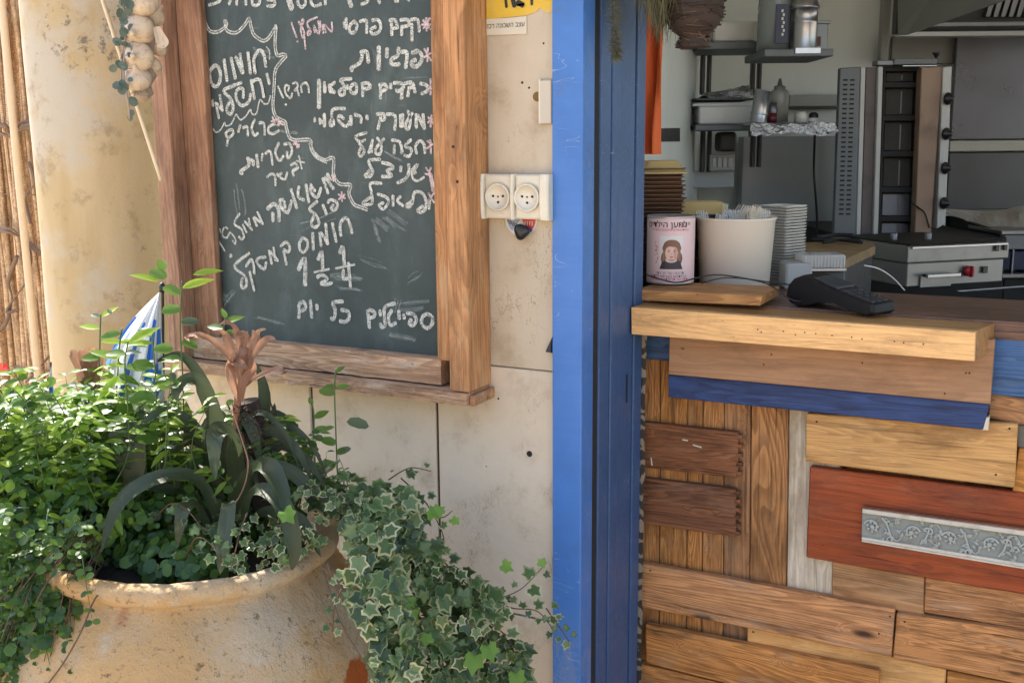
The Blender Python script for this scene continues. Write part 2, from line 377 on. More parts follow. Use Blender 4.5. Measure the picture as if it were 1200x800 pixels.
# ------------------------------------------------------------ ground, canopy
g = obj('ground', [(-40, -40, 0), (40, -40, 0), (40, 60, 0), (-40, 60, 0)], [(0, 1, 2, 3)], PAVE, M=Matrix.Identity(4)); st(g)
kf = obj('kitchen_floor', [(-1.2, 2.17, .006), (6, 2.17, .006), (6, 9, .006), (-1.2, 9, .006)], [(0, 1, 2, 3)], plain('kitchen_tiles', (.3, .28, .25), .4), M=Matrix.Identity(4)); st(kf)
cn = thing('sunshade', 'pale canvas awning on beams that shades the shop front, overhead', 'sunshade', (0, 0, 3.0))  # unseen canopy, put in and sized for the shade it throws
# unseen stone house added behind the viewer to bounce warm light on the shop
OPP = m_plaster('sandstone_wall', (.68, .57, .43), (.62, .51, .37), (.40, .33, .25), .6, .3)
oh = thing('bounce_house', 'unseen sandstone house with a door and shuttered windows, added across the lane to bounce warm light', 'house', (0, -6.4, 0))
box('wall', -9, 9, -6.7, -6.4, 0, 3.4, OPP, oh, .01)
box('door', -1.2, -.2, -6.42, -6.36, 0, 2.1, W_B, oh, .005, vert=True)
for x in (-6.5, -3.6, 1.6, 4.8): box('window_shutter', x, x + 1.1, -6.42, -6.36, 1.1, 2.5, NAVYB, oh, .005, vert=True)
box('canvas', -2.62, 5, 1.0, 2.1, 3.02, 3.04, FABRIC, cn, 0)
for x in (-2.55, -.9, 1.1, 3.1): box('beam', x - .04, x + .04, 1.0, 1.9, 2.9, 3.02, W_B, cn)

# ------------------------------------------------------------ tiled wall with the painted plaster above
wall = thing('shop_wall', 'cream painted stone wall between the round column and the blue door frame', 'wall', (-1.4, W, 0))
def X(px, py, Y): return P(px, py, Y).x
def Z(px, py, Y): return P(px, py, Y).z
xr = X(651, 400, W); xj1 = X(513, 550, W); xj0 = X(366.5, 510, W); xl = -1.83
zj = Z(610, 432, W)
g_ = .0035
box('backing', xl, xr - .002, W + .03, W + .16, 0, 3.0, DARKGAP, wall, 0)
box('stone_panel', xl, xj1 + .06, W + .001, W + .03, zj + .002, 3.0, PLASTER, wall, .0015)
box('stone_panel', xj1 + .0605, xr, W, W + .029, zj + .0015, 3.0, PLASTER, wall, .0015)
for a, b in ((xl, xj0 - g_), (xj0 + g_, xj1 - g_), (xj1 + g_, xr)):
    box('stone_tile', a, b, W, W + .03, .50, zj - .0008, TILE, wall, .002)
    box('stone_tile', a, b, W, W + .03, .0, .496, TILE, wall, .002)
GROUT = plain('brown_grout', (.10, .07, .045), .9)
box('grout', xj0 - g_, xj0 + g_, W + .006, W + .03, 0, zj, GROUT, wall, 0)
box('grout', xj1 - g_, xj1 + g_, W + .006, W + .03, 0, zj, GROUT, wall, 0)
p = P(620.5, 531.5, W)
lathe('drill_hole', [(.0062, 0), (.0056, .0016), (.0046, .0006)], frame_at(p, None, Vector((0, -1, 0))), DARKGAP, wall, 14, cap1=True)
for q, r in (((584, 467), .0022), ((637, 51), .002), ((612, 97), .0026), ((620, 103), .0022), ((570, 546), .0015)):
    lathe('drill_hole', [(r, 0), (r * .8, .0008)], frame_at(P(*q, W), None, Vector((0, -1, 0))), DARKGAP, wall, 8, cap1=True)
# beige junction cover beside the post
p0 = P(634, 94.5, W); p1 = P(655, 145, W)
cv = thing('junction_cover', 'pale square cover plate half hidden by the blue door frame', 'cover plate', (p0.x, W, p1.z))
box('plate', p0.x, X(648.5, 120, W), W - .009, W - .001, p1.z, p0.z, plain('beige_plate', (.53, .47, .37), .5), cv, .0015)
box('rim', p0.x - .001, p0.x + .0025, W - .0095, W - .0012, p1.z, p0.z + .002, IVORY, cv, .0008)
# chipped hole beside it
pc = P(629.5, 113.5, W)
lathe('chipped_hole', [(.009, 0), (.0085, .001), (.003, .0004)], frame_at(pc, None, Vector((0, -1, 0))), plain('rusty_hole', (.18, .11, .03), .8), wall, 12, cap1=True)

# ------------------------------------------------------------ round column
ang = radians(-20.4 - 27.47)
cc = Vector((-2.15, 1.963, 0))
col = thing('round_column', 'thick round ochre plaster column left of the chalkboard', 'column', cc)
pr = [(.200, 0), (.200, .05)] + [(.200 - .004 * i / 14 + .0015 * sin(i * 1.7), .05 + i * .2) for i in range(15)]
lathe('shaft', pr, WM[col], COLUMN, col, 64)

# ------------------------------------------------------------ blue door frame
YF = 1.785
xa, xb = X(647, 400, YF), X(682, 400, YF)
df = thing('door_frame', 'blue painted wooden door frame post with bright front and dark inner jamb', 'door frame', (xa, YF, 0))
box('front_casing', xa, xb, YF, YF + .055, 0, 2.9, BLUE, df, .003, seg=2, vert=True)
worn = P(665, 785, YF)
x1 = xb
box('groove_shade', x1 - .012, x1 - .004, YF + .055, YF + .085, 0, 2.9, DARKGAP, df, .001, vert=True)  # near-black strip stands in for the shade of the groove behind the casing
# jamb faces along the depth (groups of ridged boards)
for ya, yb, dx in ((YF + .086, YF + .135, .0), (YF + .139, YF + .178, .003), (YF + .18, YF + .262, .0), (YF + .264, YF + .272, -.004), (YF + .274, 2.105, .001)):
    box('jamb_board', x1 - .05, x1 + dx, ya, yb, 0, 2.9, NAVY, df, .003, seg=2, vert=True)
# keyhole slot in the jamb
zs = 1.06
jx = x1
pk = hit(734, 455, 0, 2.0)
zk = Z(734, 455, jx / ray(734, 455).x * ray(734, 455).y)
yk = jx / ray(734, 455).x * ray(734, 455).y
box('latch_slot', jx + .0008, jx + .0022, yk - .003, yk + .003, zk - .03, zk + .03, DARKGAP, df, .0006, vert=True)
# black hook on the wall just left of the post
bh = P(645.5, 404, W)
o = obj('black_clip', [bh + Vector(v) for v in ((-.006, -.001, -.014), (.006, -.001, -.016), (.006, -.001, .018), (-.006, -.013, -.012), (.006, -.013, -.012), (.006, -.006, .018))], [(2, 1, 0), (3, 4, 5), (0, 1, 4, 3), (1, 2, 5, 4), (2, 0, 3, 5)], BLACKPL, bev=.001)
tagit(o, 'small black wedge clip on the wall against the blue post', 'clip')

# torn striped strip between jamb and planks
ms = NT('striped_poster_print'); v = ms.coords(False)
wv = ms.n('ShaderNodeTexWave', wave_type='BANDS', bands_direction='Z'); ms.l(v, wv.inputs[0]); wv.inputs['Scale'].default_value = 9; wv.inputs['Distortion'].default_value = 9; wv.inputs['Detail'].default_value = 2; wv.inputs['Detail Scale'].default_value = 3
ms.set(ms.mix(ms.ramp(wv.outputs['Fac'], .45, .6), (.05, .042, .035), (.30, .24, .17)), .7)
sp_ = thing('striped_paper_strip', 'narrow torn strip of black and white striped paper between the jamb and the planks', 'paper strip', (x1 + .02, 2.11, 0))
vs = []; N = 60
for i in range(N + 1):
    z = i / N * 1.12
    vs += [Vector((x1 - .03, 2.112, z)), Vector((x1 + .009 + .004 * noise.noise((z * 14, 3, 1)) + .002 * noise.noise((z * 50, 3, 1)), 2.109 + .003 * noise.noise((z * 20, 9, 1)), z))]
obj('torn_edge', vs, [(2 * i, 2 * i + 1, 2 * i + 3, 2 * i + 2) for i in range(N)], ms.m, sp_)

# ------------------------------------------------------------ chalkboard
YB = 1.770; YI = 1.750; YO = 1.711
mb = NT('chalkboard_paint'); v = mb.coords(False)
n1 = mb.noise(v, 3.5, 6, .6); n2 = mb.noise(mb.scale(v, (1, 1, .5)), 9., 8, .7); n3 = mb.noise(mb.scale(v, (6., 1, 1.)), 14., 5, .7, .3)
c = mb.mix(mb.ramp(n1, .35, .7), (.040, .055, .052), (.058, .076, .072))
c = mb.mix(mb.ramp(n2, .45, .75, 0., .5), c, (.13, .165, .155))
st1 = mb.math('MULTIPLY', mb.ramp(mb.noise(mb.scale(v, (60., 1, 2.5)), 2., 4, .7), .6, .75), mb.ramp(mb.noise(v, 8., 3), .48, .66))
st2 = mb.math('MULTIPLY', mb.ramp(mb.noise(mb.scale(v, (3., 1, 70.)), 2., 4, .7), .6, .75), mb.ramp(mb.noise(v, 7., 3), .52, .7))
c = mb.mix(mb.math('MULTIPLY', mb.math('MAXIMUM', st1, st2), .5), c, (.32, .36, .34))
mb.bump(n3, .1, .001)
CHALKB = mb.set(c, .62, spec=.3)
cb = thing('chalkboard_menu', 'green chalkboard menu in a rough timber frame with handwritten Hebrew chalk text', 'chalkboard', P(380, 300, W))
bl = [X(236, 200, YB) - .06, X(512, 200, YB) + .06]
zb0 = Z(430, 455, YB); zt = 2.02
box('board', bl[0], bl[1], YB, YB + .012, zb0, zt, CHALKB, cb, 0)
def vpiece(name, pxa, pxb, py, Y, th, mat, z0, z1, parent=cb):
    return box(name, X(pxa, py, Y), X(pxb, py, Y), Y, Y + th, z0, z1, mat, parent, .0035, seg=2, vert=True)
zin = Z(430, 412.5, YI)
zfo = Z(430, 447, YO)
vpiece('frame_outer_left', 187, 205, 250, YO, W - YO - .001, W_FRAME2, zfo + .004, 2.06)
vpiece('frame_inner_left', 221, 248.5, 250, YI, .019, W_FRAME2, zin, 2.05)
box('frame_filler', X(205, 250, YO) + .002, X(224, 250, YI), YI + .012, W - .002, zfo, 2.05, W_FRAME2, cb, .002, vert=True)
vpiece('frame_inner_right', 509, 524.5, 250, YI - .008, .027, W_FRAME, zin, 2.05)
vpiece('frame_outer_right', 523, 547, 250, YO, W - YO - .001, W_FRAME, zfo + .001, 2.06)
# bottom rail of weathered wood with a broken lower lip
xL, xR = X(205, 250, YO) + .001, X(523, 250, YO) - .001
def rough_rail(name, x0, x1, y0, y1, z0, z1, mat, amp, seed, N=70):
    vs = []; fs = []
    for i in range(N + 1):
        t = i / N; x = x0 + (x1 - x0) * t; e = [amp * (noise.noise((x * 22, seed + k * 7, 1)) + .6 * noise.noise((x * 75, seed + k * 7, 4))) for k in range(4)]
        vs += [Vector((x, y0 + abs(e[0]), z1 - abs(e[1]) * .6)), Vector((x, y1, z1)), Vector((x, y1, z0)), Vector((x, y0 + abs(e[2]), z0 + e[3])), Vector((x, y0 + e[0] * .5, (z0 + z1) / 2))]
    for i in range(N):
        a, b = i * 5, i * 5 + 5
        for k in range(5): k2 = (k + 1) % 5; fs.append((a + k, a + k2, b + k2, b + k))
    fs += [(4, 3, 2, 1, 0), tuple(N * 5 + k for k in range(5))]
    return obj(name, vs, fs, mat, cb, frame_at(Vector(((x0 + x1) / 2, y0, z0))))
zm = Z(430, 438, YI - .006)
rough_rail('bottom_rail', xL, X(517, 420, YI) + .006, YI - .012, YB, zm - .004, zin + .002, W_ROUGH, .002, 2)
rough_rail('bottom_ledge', X(190, 440, YO) , X(548, 470, YO) + .0, YO - .004, W - .002, Z(430, 461, YO), zfo - .001, W_ROUGH, .0045, 9)
obj('bottom_ledge_end', [Vector((X(548, 470, YO) + .001, y, z)) + Vector((d, 0, 0)) for d in (0, .012) for y, z in ((YO + .004, Z(548, 476, YO)), (W - .002, Z(548, 476, YO)), (W - .002, zfo - .004), (YO + .006, zfo - .006))],
    [(3, 2, 1, 0), (4, 5, 6, 7), (0, 1, 5, 4), (1, 2, 6, 5), (2, 3, 7, 6), (3, 0, 4, 7)], W_FRAME, cb, bev=.002)
# nails and knots on the frame side
for q in ((531, 172), (536, 213)):
    lathe('nail', [(.003, 0), (.0026, .0012), (.001, .0018)], frame_at(P(*q, YO), None, Vector((0, -1, 0))), BLACKIRON, cb, 8, cap1=True)

# ------------------------------------------------------------ chalk lettering
CROPS = {'A': (235, 0, 8), 'B': (380, 0, 8), 'C': (235, 95, 8), 'D': (380, 90, 8), 'E': (245, 170, 8), 'F': (380, 170, 8), 'G': (250, 250, 6.667), 'H': (330, 330, 6.316)}
def m_chalk(name, c):
    s = NT(name); v = s.coords(False)
    a = s.ramp(s.noise(v, 420., 3, .7), .36, .52); a2 = s.ramp(s.noise(v, 70., 4, .7), .3, .58, .42, 1.)
    s.set(c, .95, spec=.05); s.l(s.math('MULTIPLY', s.math('MULTIPLY', a, a2), .93), s.b.inputs['Alpha'])
    return s.m
CHW = m_chalk('white_chalk', (.66, .65, .58)); CHP = m_chalk('pink_chalk', (.72, .55, .54))
STROKES = """
A w 26 80,50 140,35 185,10 192,-30|270,45 290,0|345,50 345,-10|432,50 432,-10|495,-5 490,40 520,55 555,40 565,-5|630,0 690,5 705,40 680,60 630,58|920,-10 925,45 960,70 990,40 990,-10|1040,-10 1050,40 1090,60 1140,40|1175,-10 1172,45
A w 50 830,-10 860,88
B w 26 350,45 400,25 425,-20|510,-10 525,35|665,12 700,10|790,-10 800,10
B w 40 232,-10 258,65
A d 10 45,190 60,240 90,290 140,305 190,290 235,250 232,200 250,225 240,265 270,300 330,310 380,280 430,220 460,178 475,240 500,320 550,365 600,385 650,350 700,270 712,250 705,350 705,440 725,520 780,512 803,530 760,580 715,640 700,700 695,790 690,880 683,960 690,1040 715,1100 760,1125 800,1150 810,1200 840,1290 900,1315 1030,1315 1040,1390 1090,1470 1190,1520
F d 10 -130,-20 -110,40 -60,105 10,140 90,125 90,270 130,350 180,370 250,375 235,440 250,500 290,560 340,580 410,605
A p 17 855,215 905,355|910,388 918,396|925,205 940,232 965,180 970,215 945,260 958,350 975,340 975,300 950,240|980,350 990,465|1100,165 1005,215 1040,300 1020,335 1010,310 1040,270|1068,265 1080,310|1068,240 1118,320 1112,200|1150,230 1160,315
B p 15 -35,200 -30,290|0,230 20,310|8,230 75,300 75,210
A w 32 140,612 98,660 90,720 110,785 150,815 185,765 190,690 170,630 140,612|225,560 255,765|292,545 332,740|335,535 400,690|375,505 405,690|450,490 475,695|520,690 507,560 555,478 600,510 620,630
A w 10 620,440 650,480 650,560
A w 24 625,690 650,790
C w 28 390,15 290,55 220,95 290,170 310,250 290,310 255,290 255,240 290,180|405,160 405,85 370,70 338,110 345,180 385,228 430,220 465,180 472,120|480,-10 512,170|480,15 560,-10 600,155|188,130 212,285|150,205 180,350|158,210 215,280|120,180 125,240|640,-10 650,25
C w 13 115,440 150,480 195,455 230,388 240,420 290,405 335,318 350,330 380,365 430,330 470,270 490,312 530,300 560,178 600,215 640,205 660,140
C w 18 730,50 780,160|798,218 810,226|825,95 835,55 805,40 795,80 810,130 850,160 865,110|868,28 900,15 920,50 885,95 912,85 928,140|955,110 950,45 990,18 1015,50 1022,110
C w 38 1115,-10 1115,255
C w 26 1172,50 1174,110
C p 16 665,380 740,358|678,335 705,405|720,380 782,412|742,368 742,425|772,372 722,420
C w 24 705,402 650,425 640,475 680,495 740,465|555,395 600,400 606,510|515,360 485,440 510,510 545,488|380,412 358,480|402,440 445,432 450,515|275,462 245,490 262,530 312,500 305,458 275,462|270,530 252,610|790,595 840,588 865,640 852,700 822,720 818,660|740,580 705,660 720,720 750,745 782,700
C p 15 870,590 935,600|898,550 912,630|880,565 930,622
E w 30 450,88 465,208|362,120 378,190 300,248 320,270|362,125 420,155 418,192
E w 22 505,80 498,148|530,82 580,62 600,190|770,190 810,170 835,210 790,240 800,292|845,212 792,245|650,290 690,262|640,268 680,308 720,320 740,255|550,302 590,272 625,290 630,380
E w 15 820,150 900,165|845,100 875,225
E w 28 1070,310 1120,455|1090,300 1172,410|1112,268 1145,330|962,365 960,440 1020,490 1056,400|962,380 1000,432|915,370 942,540|775,410 830,592|852,388 842,480 902,518|718,590 702,520 670,518 680,582 740,632 778,520
E w 34 550,600 610,552 655,600 660,712|602,635 604,715
E p 15 1150,280 1192,332|1190,282 1150,330|1165,272 1172,340
E w 18 455,625 510,738|418,680 450,758|430,672 482,718
G w 18 318,32 345,100|325,35 390,82|355,0 392,85|233,85 265,150|250,62 310,130|280,38 292,92|212,0 170,80 222,120 246,180 225,202 205,178
G w 13 90,110 75,142 80,180 110,190 135,150 175,200 175,240 150,205|55,120 60,150|30,185 95,295|100,105 118,120
G w 28 133,328 146,335
F w 26 35,542 60,513 110,528 130,570 95,612 68,590 92,562
E w 27 1070,560 1105,650|1022,525 945,600 1002,650 1036,730 1000,770 960,740 990,660
F p 16 135,460 200,500|168,440 172,530|198,462 140,510
G w 23 700,192 675,240 685,290 710,302 740,262 735,212 700,192|780,150 785,285|835,150 847,256|845,150 902,240|882,80 896,240|935,75 966,222|1003,175 996,90 1030,38 1065,60 1090,155
G w 22 528,258 570,225 600,258 590,300 552,282|552,290 575,400|440,290 460,395|450,300 510,370|475,265 492,370|415,340 360,350 345,382 400,435 420,380|260,415 300,360 320,400 326,472|290,450 326,605|285,310 168,410 250,490 262,560 232,585 220,550 232,500
G w 34 668,440 718,350 720,562
G w 28 820,360 852,300 856,430|990,310 1016,262 1026,400
G w 15 790,460 910,435|960,430 1112,398
G w 24 812,500 850,480 895,510 846,545 884,556 932,540|840,548 880,548|1020,440 1020,510 1075,500|1060,385 1076,575
H w 25 130,165 165,148 182,190 142,215 130,170|135,200 130,270|216,135 228,265|265,168 268,206|460,145 385,155 402,210 390,275 368,268|445,207 495,218 506,262 480,295 435,290
H w 24 650,207 692,225 682,262 645,265|640,210 655,342|728,210 736,250|845,160 770,185 765,260 770,320 745,335 735,308|820,210 795,262 810,320 850,302|872,215 876,275|905,240 915,272|930,232 980,240 1002,280 980,320 950,310 965,275|1080,237 1045,260 1040,310 1080,345 1116,310 1116,260 1080,237
B p 18 930,190 1000,280|960,170 965,295|995,172 935,272|920,235 1010,235
B w 26 810,190 880,190 895,300|825,225 827,385|715,190 790,190 795,240 735,255|732,240 730,332|615,195 670,192 695,270|635,200 640,335|640,272 690,265|455,195 510,190 537,240 520,300 460,322 443,280 490,255|335,205 398,200 400,315|290,197 245,240 245,305 290,302 312,240 282,205|210,175 212,275|190,210 198,260
B p 16 940,460 1005,572|975,450 970,582|1005,500 940,540
B w 32 825,500 880,482 920,530 900,600 850,630 818,590 862,562|725,490 780,502 766,640|700,450 695,520 635,560 640,602 712,605|595,455 590,540|345,495 405,490 420,590|365,498 342,590 262,640 272,665
B w 42 515,440 515,655
D p 16 1000,20 1000,172|980,100 1012,112
D w 27 900,65 960,80 972,130 915,162|755,65 830,60 856,152|790,108 840,98|802,100 788,190|655,60 725,62 748,100 695,140 680,118|738,110 730,210|630,62 630,112|520,82 570,72 597,110 545,138|532,85 530,205|350,72 410,60 436,100 372,120|365,92 365,185|288,62 250,100 260,150 300,150 308,92 288,62|222,80 224,118|262,20 160,30 190,80 195,160 160,172 145,140 180,108|108,52 60,100 110,150|52,70 62,140 102,145|8,50 10,150
D p 16 978,380 1025,440|1010,360 1000,472|1025,388 975,432|970,600 1022,640|1000,588 1006,722|1022,630 968,672
D w 26 865,350 867,480|880,358 942,490|930,350 945,490|788,320 812,400 800,480 778,490 770,440 832,340|590,352 670,368 665,500|497,352 560,350 572,398 530,412|538,370 510,495|290,355 350,378 350,435|187,395 150,365 133,400 180,455 217,462 240,420|200,300 90,305 75,370 95,440 65,460 55,430 85,390|740,350 738,472|718,355 722,472
D w 32 405,365 405,402|252,370 257,455|5,350 5,470
C w 24 1075,345 1076,385|1120,352 1126,405|1122,360 1172,412|1170,312 1172,425
D w 24 870,722 860,650 900,600 940,640 947,718|820,590 760,650 822,680 800,745 752,735|635,595 710,610 735,702 720,712|662,640 660,725|500,570 542,640 530,720 492,720 490,672 568,580|462,590 422,715|455,602 450,712|405,525 303,560 340,612 392,590|328,622 378,690 350,745 328,720 352,650
F p 16 955,210 990,260|1005,210 985,272|950,270 1005,282
F p 34 998,270 1030,430
F w 20 865,255 838,262 880,182 830,230 833,310 880,335 940,300
F w 27 795,180 795,260 760,320 688,355|722,200 720,250|545,165 620,182 652,215 592,240 640,290 545,297|530,135 428,145 437,200 462,250 430,295 388,290 432,238
F p 16 980,450 1035,542|1035,450 978,520
F w 25 845,470 855,440 920,448 957,520 950,600 910,632 878,610 930,570|995,500 985,600|840,460 832,540 800,580 773,565 832,522|650,470 650,570|722,480 690,522 747,572|505,460 590,490 607,540 560,600 520,562 562,540|545,360 440,360 450,450 456,540 402,560 368,540 442,490
"""
def rnd_(a): return random.uniform(-a, a)
def ribbon(B, pts, wd, mi, y0):
    pts = smoothpts(pts, 4); L = len(pts)
    vs = []; s0 = random.random() * 50
    for i, p in enumerate(pts):
        d = pts[min(i + 1, L - 1)] - pts[max(i - 1, 0)]
        if d.length < 1e-7: d = Vector((1, 0, 0))
        d.normalize(); nn = Vector((-d.z, 0, d.x))
        r = wd / 2 * (1 + .22 * noise.noise((p.x * 160 + s0, p.z * 160, 2)))
        vs += [Vector((p.x, y0, p.z)) + nn * r, Vector((p.x, y0, p.z)) - nn * r * (1 + .15 * noise.noise((p.x * 210, p.z * 210, s0)))]
    e0 = (pts[0] - pts[1]).normalized() * wd * .28; e1 = (pts[-1] - pts[-2]).normalized() * wd * .28
    b = len(vs); vs += [Vector((pts[0].x, y0, pts[0].z)) + e0, Vector((pts[-1].x, y0, pts[-1].z)) + e1]
    fs = [(2 * i, 2 * i + 1, 2 * i + 3, 2 * i + 2) for i in range(L - 1)] + [(1, 0, b), (2 * L - 2, 2 * L - 1, b + 1)]
    B.add(vs, fs, mi)
LB = {}
for ln in STROKES.strip().splitlines():
    cr, kd, wd, body = ln.split(' ', 3); ox, oy, s = CROPS[cr]; B = LB.setdefault(cr, MB()); k = 0
    for stx in body.split('|'):
        pp = [tuple(map(float, q.split(','))) for q in stx.split()]
        pp = [P(ox + a / s, oy + b / s, YB) for a, b in pp]
        k += 1; y0 = YB - .0012 - .00018 * (k % 9)
        wr = float(wd) / s / FPX * 2.3 * 1.12
        if kd == 'd':
            sm = smoothpts(pp, 3); l1, l2 = [], []
            for i, p in enumerate(sm):
                d = (sm[min(i + 1, len(sm) - 1)] - sm[max(i - 1, 0)]).normalized(); nn = Vector((-d.z, 0, d.x))
                l1.append(p + nn * .0024); l2.append(p - nn * .0024)
            ribbon(B, l1, wr * 1.1, 0, y0); ribbon(B, l2, wr * 1.1, 0, y0 - .0002)
            pass
        else: ribbon(B, pp, wr, 1 if kd == 'p' else 0, y0)
# ghosts of wiped words and smears
GH = m_chalk('wiped_chalk', (.40, .43, .41)); GH.node_tree.nodes['Principled BSDF'].inputs['Alpha']
for nd in GH.node_tree.nodes:
    if nd.type == 'MATH' and abs(nd.inputs[1].default_value - .93) < 1e-4: nd.inputs[1].default_value = .30
B = MB(); random.seed(3)
for px_, py_, dx_, dy_, wd in ((445, 255, 14, 12, .008), (438, 262, 6, 18, .010), (452, 250, 22, 16, .006), (350, 265, 40, -14, .004), (480, 330, 12, -8, .005), (262, 355, 10, -12, .010), (266, 345, -6, 20, .008), (400, 340, 24, 2, .008), (300, 375, 30, 8, .006), (460, 395, 30, 6, .008), (420, 300, 30, 10, .004), (280, 220, 4, 30, .006), (330, 150, 20, 3, .006), (440, 60, 3, 20, .006), (455, 180, 18, 10, .005), (468, 350, -4, 14, .006), (392, 322, 30, 1, .012), (470, 360, 30, -3, .010), (300, 60, 20, 4, .008)):
    for k in range(3): a_ = (px_ + random.uniform(-5, 5), py_ + random.uniform(-5, 5)); ribbon(B, [P(a_[0], a_[1], YB), P(a_[0] + dx_ / 2 + rnd_(2), a_[1] + dy_ / 2 + rnd_(2), YB), P(a_[0] + dx_, a_[1] + dy_, YB)], wd * random.uniform(.3, .9), 0, YB - .0006 - .0001 * len(B.f) / 60)
B.build('chalk_smears', [GH], cb)['kind'] = 'stuff'
for B in LB.values(): B.build('chalk_lettering', [CHW, CHP], cb)

# ------------------------------------------------------------ stickers on the wall, socket
YEL = plain('faded_yellow_print', (.66, .42, .035), .6, dirt=(.6, .5, .33), dirtamt=.5, vs=40)
ys = thing('yellow_poster', 'torn yellow poster remnant with black letters at the top of the wall', 'poster', P(600, 10, W))
def sheet(name, pts, Y, mat, parent, th=.0006):
    f = [P(a, b, Y) for a, b in pts]; n = len(f)
    vs = f + [v + Vector((0, th, 0)) for v in f]
    fs = [tuple(range(n - 1, -1, -1)), tuple(range(n, 2 * n))] + [(i, (i + 1) % n, n + (i + 1) % n, n + i) for i in range(n)]
    return obj(name, vs, fs, mat, parent)
sheet('sheet', [(560, -60), (648, -60), (648, 13), (643, 16), (638, 14), (633, 9), (628, 14), (618, 18), (600, 20), (580, 22), (566, 25), (560, 24)], W - .0015, YEL, ys)
INK = plain('black_ink', (.02, .018, .016), .6, bump=0)
B = MB()
for q, wd in (((557, -10, 560.5, 13), .006), ((592, -10, 594.5, 9), .005), ((599, -10, 604, 8), .009), ((623.5, -10, 624, 6), .005), ((607, 3, 614, 7), .010), ((607, 6.5, 615, 5.5), .004)):
    ribbon(B, [P(q[0], q[1], W), P(q[2], q[3], W)], wd, 0, W - .0030)
B.build('lettering', [INK], ys)
PAPER = plain('cream_paper', (.62, .56, .43), .7, vs=30, dirt=(.5, .42, .28), dirtamt=.3)
pp_ = thing('paper_strip', 'cream paper strip with a line of black Hebrew print under the yellow poster', 'paper strip', P(590, 30, W))
sheet('sheet', [(562, 23), (600, 21), (617, 19), (617, 40), (590, 41), (562, 42)], W - .0026, PAPER, pp_)
def text_mesh(body, size):
    cu = bpy.data.curves.new('t', 'FONT'); cu.body = body; cu.size = size; cu.align_x = 'CENTER'; cu.resolution_u = 2
    o = bpy.data.objects.new('t', cu); COL.objects.link(o)
    dg = bpy.context.evaluated_depsgraph_get(); me = bpy.data.meshes.new_from_object(o.evaluated_get(dg))
    vs = [v.co.copy() for v in me.vertices]; fs = [tuple(p.vertices) for p in me.polygons]
    bpy.data.objects.remove(o); bpy.data.curves.remove(cu); bpy.data.meshes.remove(me)
    return vs, fs
def wall_text(body, px, py, h, Y, mat, parent, rot=0., xs=1.):
    vs, fs = text_mesh(body, h); c = P(px, py, Y)
    R = Matrix.Rotation(rot, 3, 'Y')
    vs = [c + R @ Vector((v.x * xs, 0, v.y)) for v in vs]
    return obj('lettering', vs, fs, mat, parent)
wall_text('עצב השכונה רכזת'[::-1], 590.5, 32.5, .0125, W - .0033, INK, pp_, 0, .92)

sk = thing('double_socket', 'ivory double wall socket between the chalkboard and the blue post', 'wall socket', P(602, 230, W))
s0x, s1x = X(559, 230, W - .03), X(643.5, 230, W - .03)
zt_, zb_ = Z(600, 204, W - .03), Z(600, 257.5, W - .03)
YS = W - .030
box('back_plate', s0x + .003, s1x - .003, YS + .008, W - .0005, zb_ + .001, zt_ - .001, IVORY, sk, .003, seg=2)
ww = s1x - s0x; zc = (zt_ + zb_) / 2; hh = (zt_ - zb_) / 2
def bulge(name, xa_, xb_, dep):
    B = MB(); n = 12; vs = []
    for i in range(n + 1):
        t = i / n; z = zb_ + (zt_ - zb_) * t; d = dep * (1 - (2 * t - 1) ** 4 * .55)
        vs += [Vector((xa_, W - .001, z)), Vector((xa_, YS - d + .004, z)), Vector((xa_ + .003, YS - d, z)), Vector((xb_ - .003, YS - d, z)), Vector((xb_, YS - d + .004, z)), Vector((xb_, W - .001, z))]
    fs = []
    for i in range(n):
        for k in range(5): fs.append((i * 6 + k, i * 6 + k + 1, i * 6 + k + 7, i * 6 + k + 6))
    fs += [tuple(range(5, -1, -1)), tuple(n * 6 + k for k in range(6))]
    return obj(name, vs, fs, IVORY, sk, bev=.0008)
bulge('side_cheek', s0x, s0x + ww * .10, .006); bulge('middle_rib', s0x + ww * .465, s0x + ww * .52, .005); bulge('side_cheek', s1x - ww * .13, s1x, .006)
for fx in (.285, .69):
    x = s0x + ww * fx; M = frame_at(Vector((x, YS + .004, zc - .001)), None, Vector((0, -1, 0)))
    bk = box('outlet', s0x + ww * (.104 if fx < .5 else .524), s0x + ww * (.461 if fx < .5 else .866), YS + .0060, YS + .012, zb_ + .003, zt_ - .003, IVORY, sk, .0025, seg=2)
    r = .0262
    lathe('outlet_ring', [(r, .0), (r, .004), (r - .0022, .0048), (r - .004, .003), (r - .0045, -.0005), (.004, -.0008), (.0001, -.0008)], M @ Matrix.Translation((0, 0, .0004)), IVORY, bk, 36)
    for dx, dz in ((-.0105, .002), (.0105, .002), (0, .001), (0, -.0095)):
        rr = .0024 if dx or dz < 0 else .0017
        lathe('pin_hole', [(rr, .0), (rr * .9, .0012)], frame_at(Vector((x + dx, YS + .0040, zc - .001 + dz)), None, Vector((0, -1, 0))), DARKGAP, bk, 10, cap1=True)
stk = thing('round_sticker', 'worn round red white and blue sticker showing below the wall socket', 'sticker', P(612, 258, W))
B = MB(); cc_ = P(611, 256, W); ra = .034
def disc(B, c, r0, r1, a0, a1, y, mi, n=16):
    vs = []
    for i in range(n + 1):
        a = a0 + (a1 - a0) * i / n
        vs += [Vector((c.x + cos(a) * r0, y, c.z + sin(a) * r0)), Vector((c.x + cos(a) * r1, y, c.z + sin(a) * r1))]
    B.add(vs, [(2 * i, 2 * i + 1, 2 * i + 3, 2 * i + 2) for i in range(n)], mi)
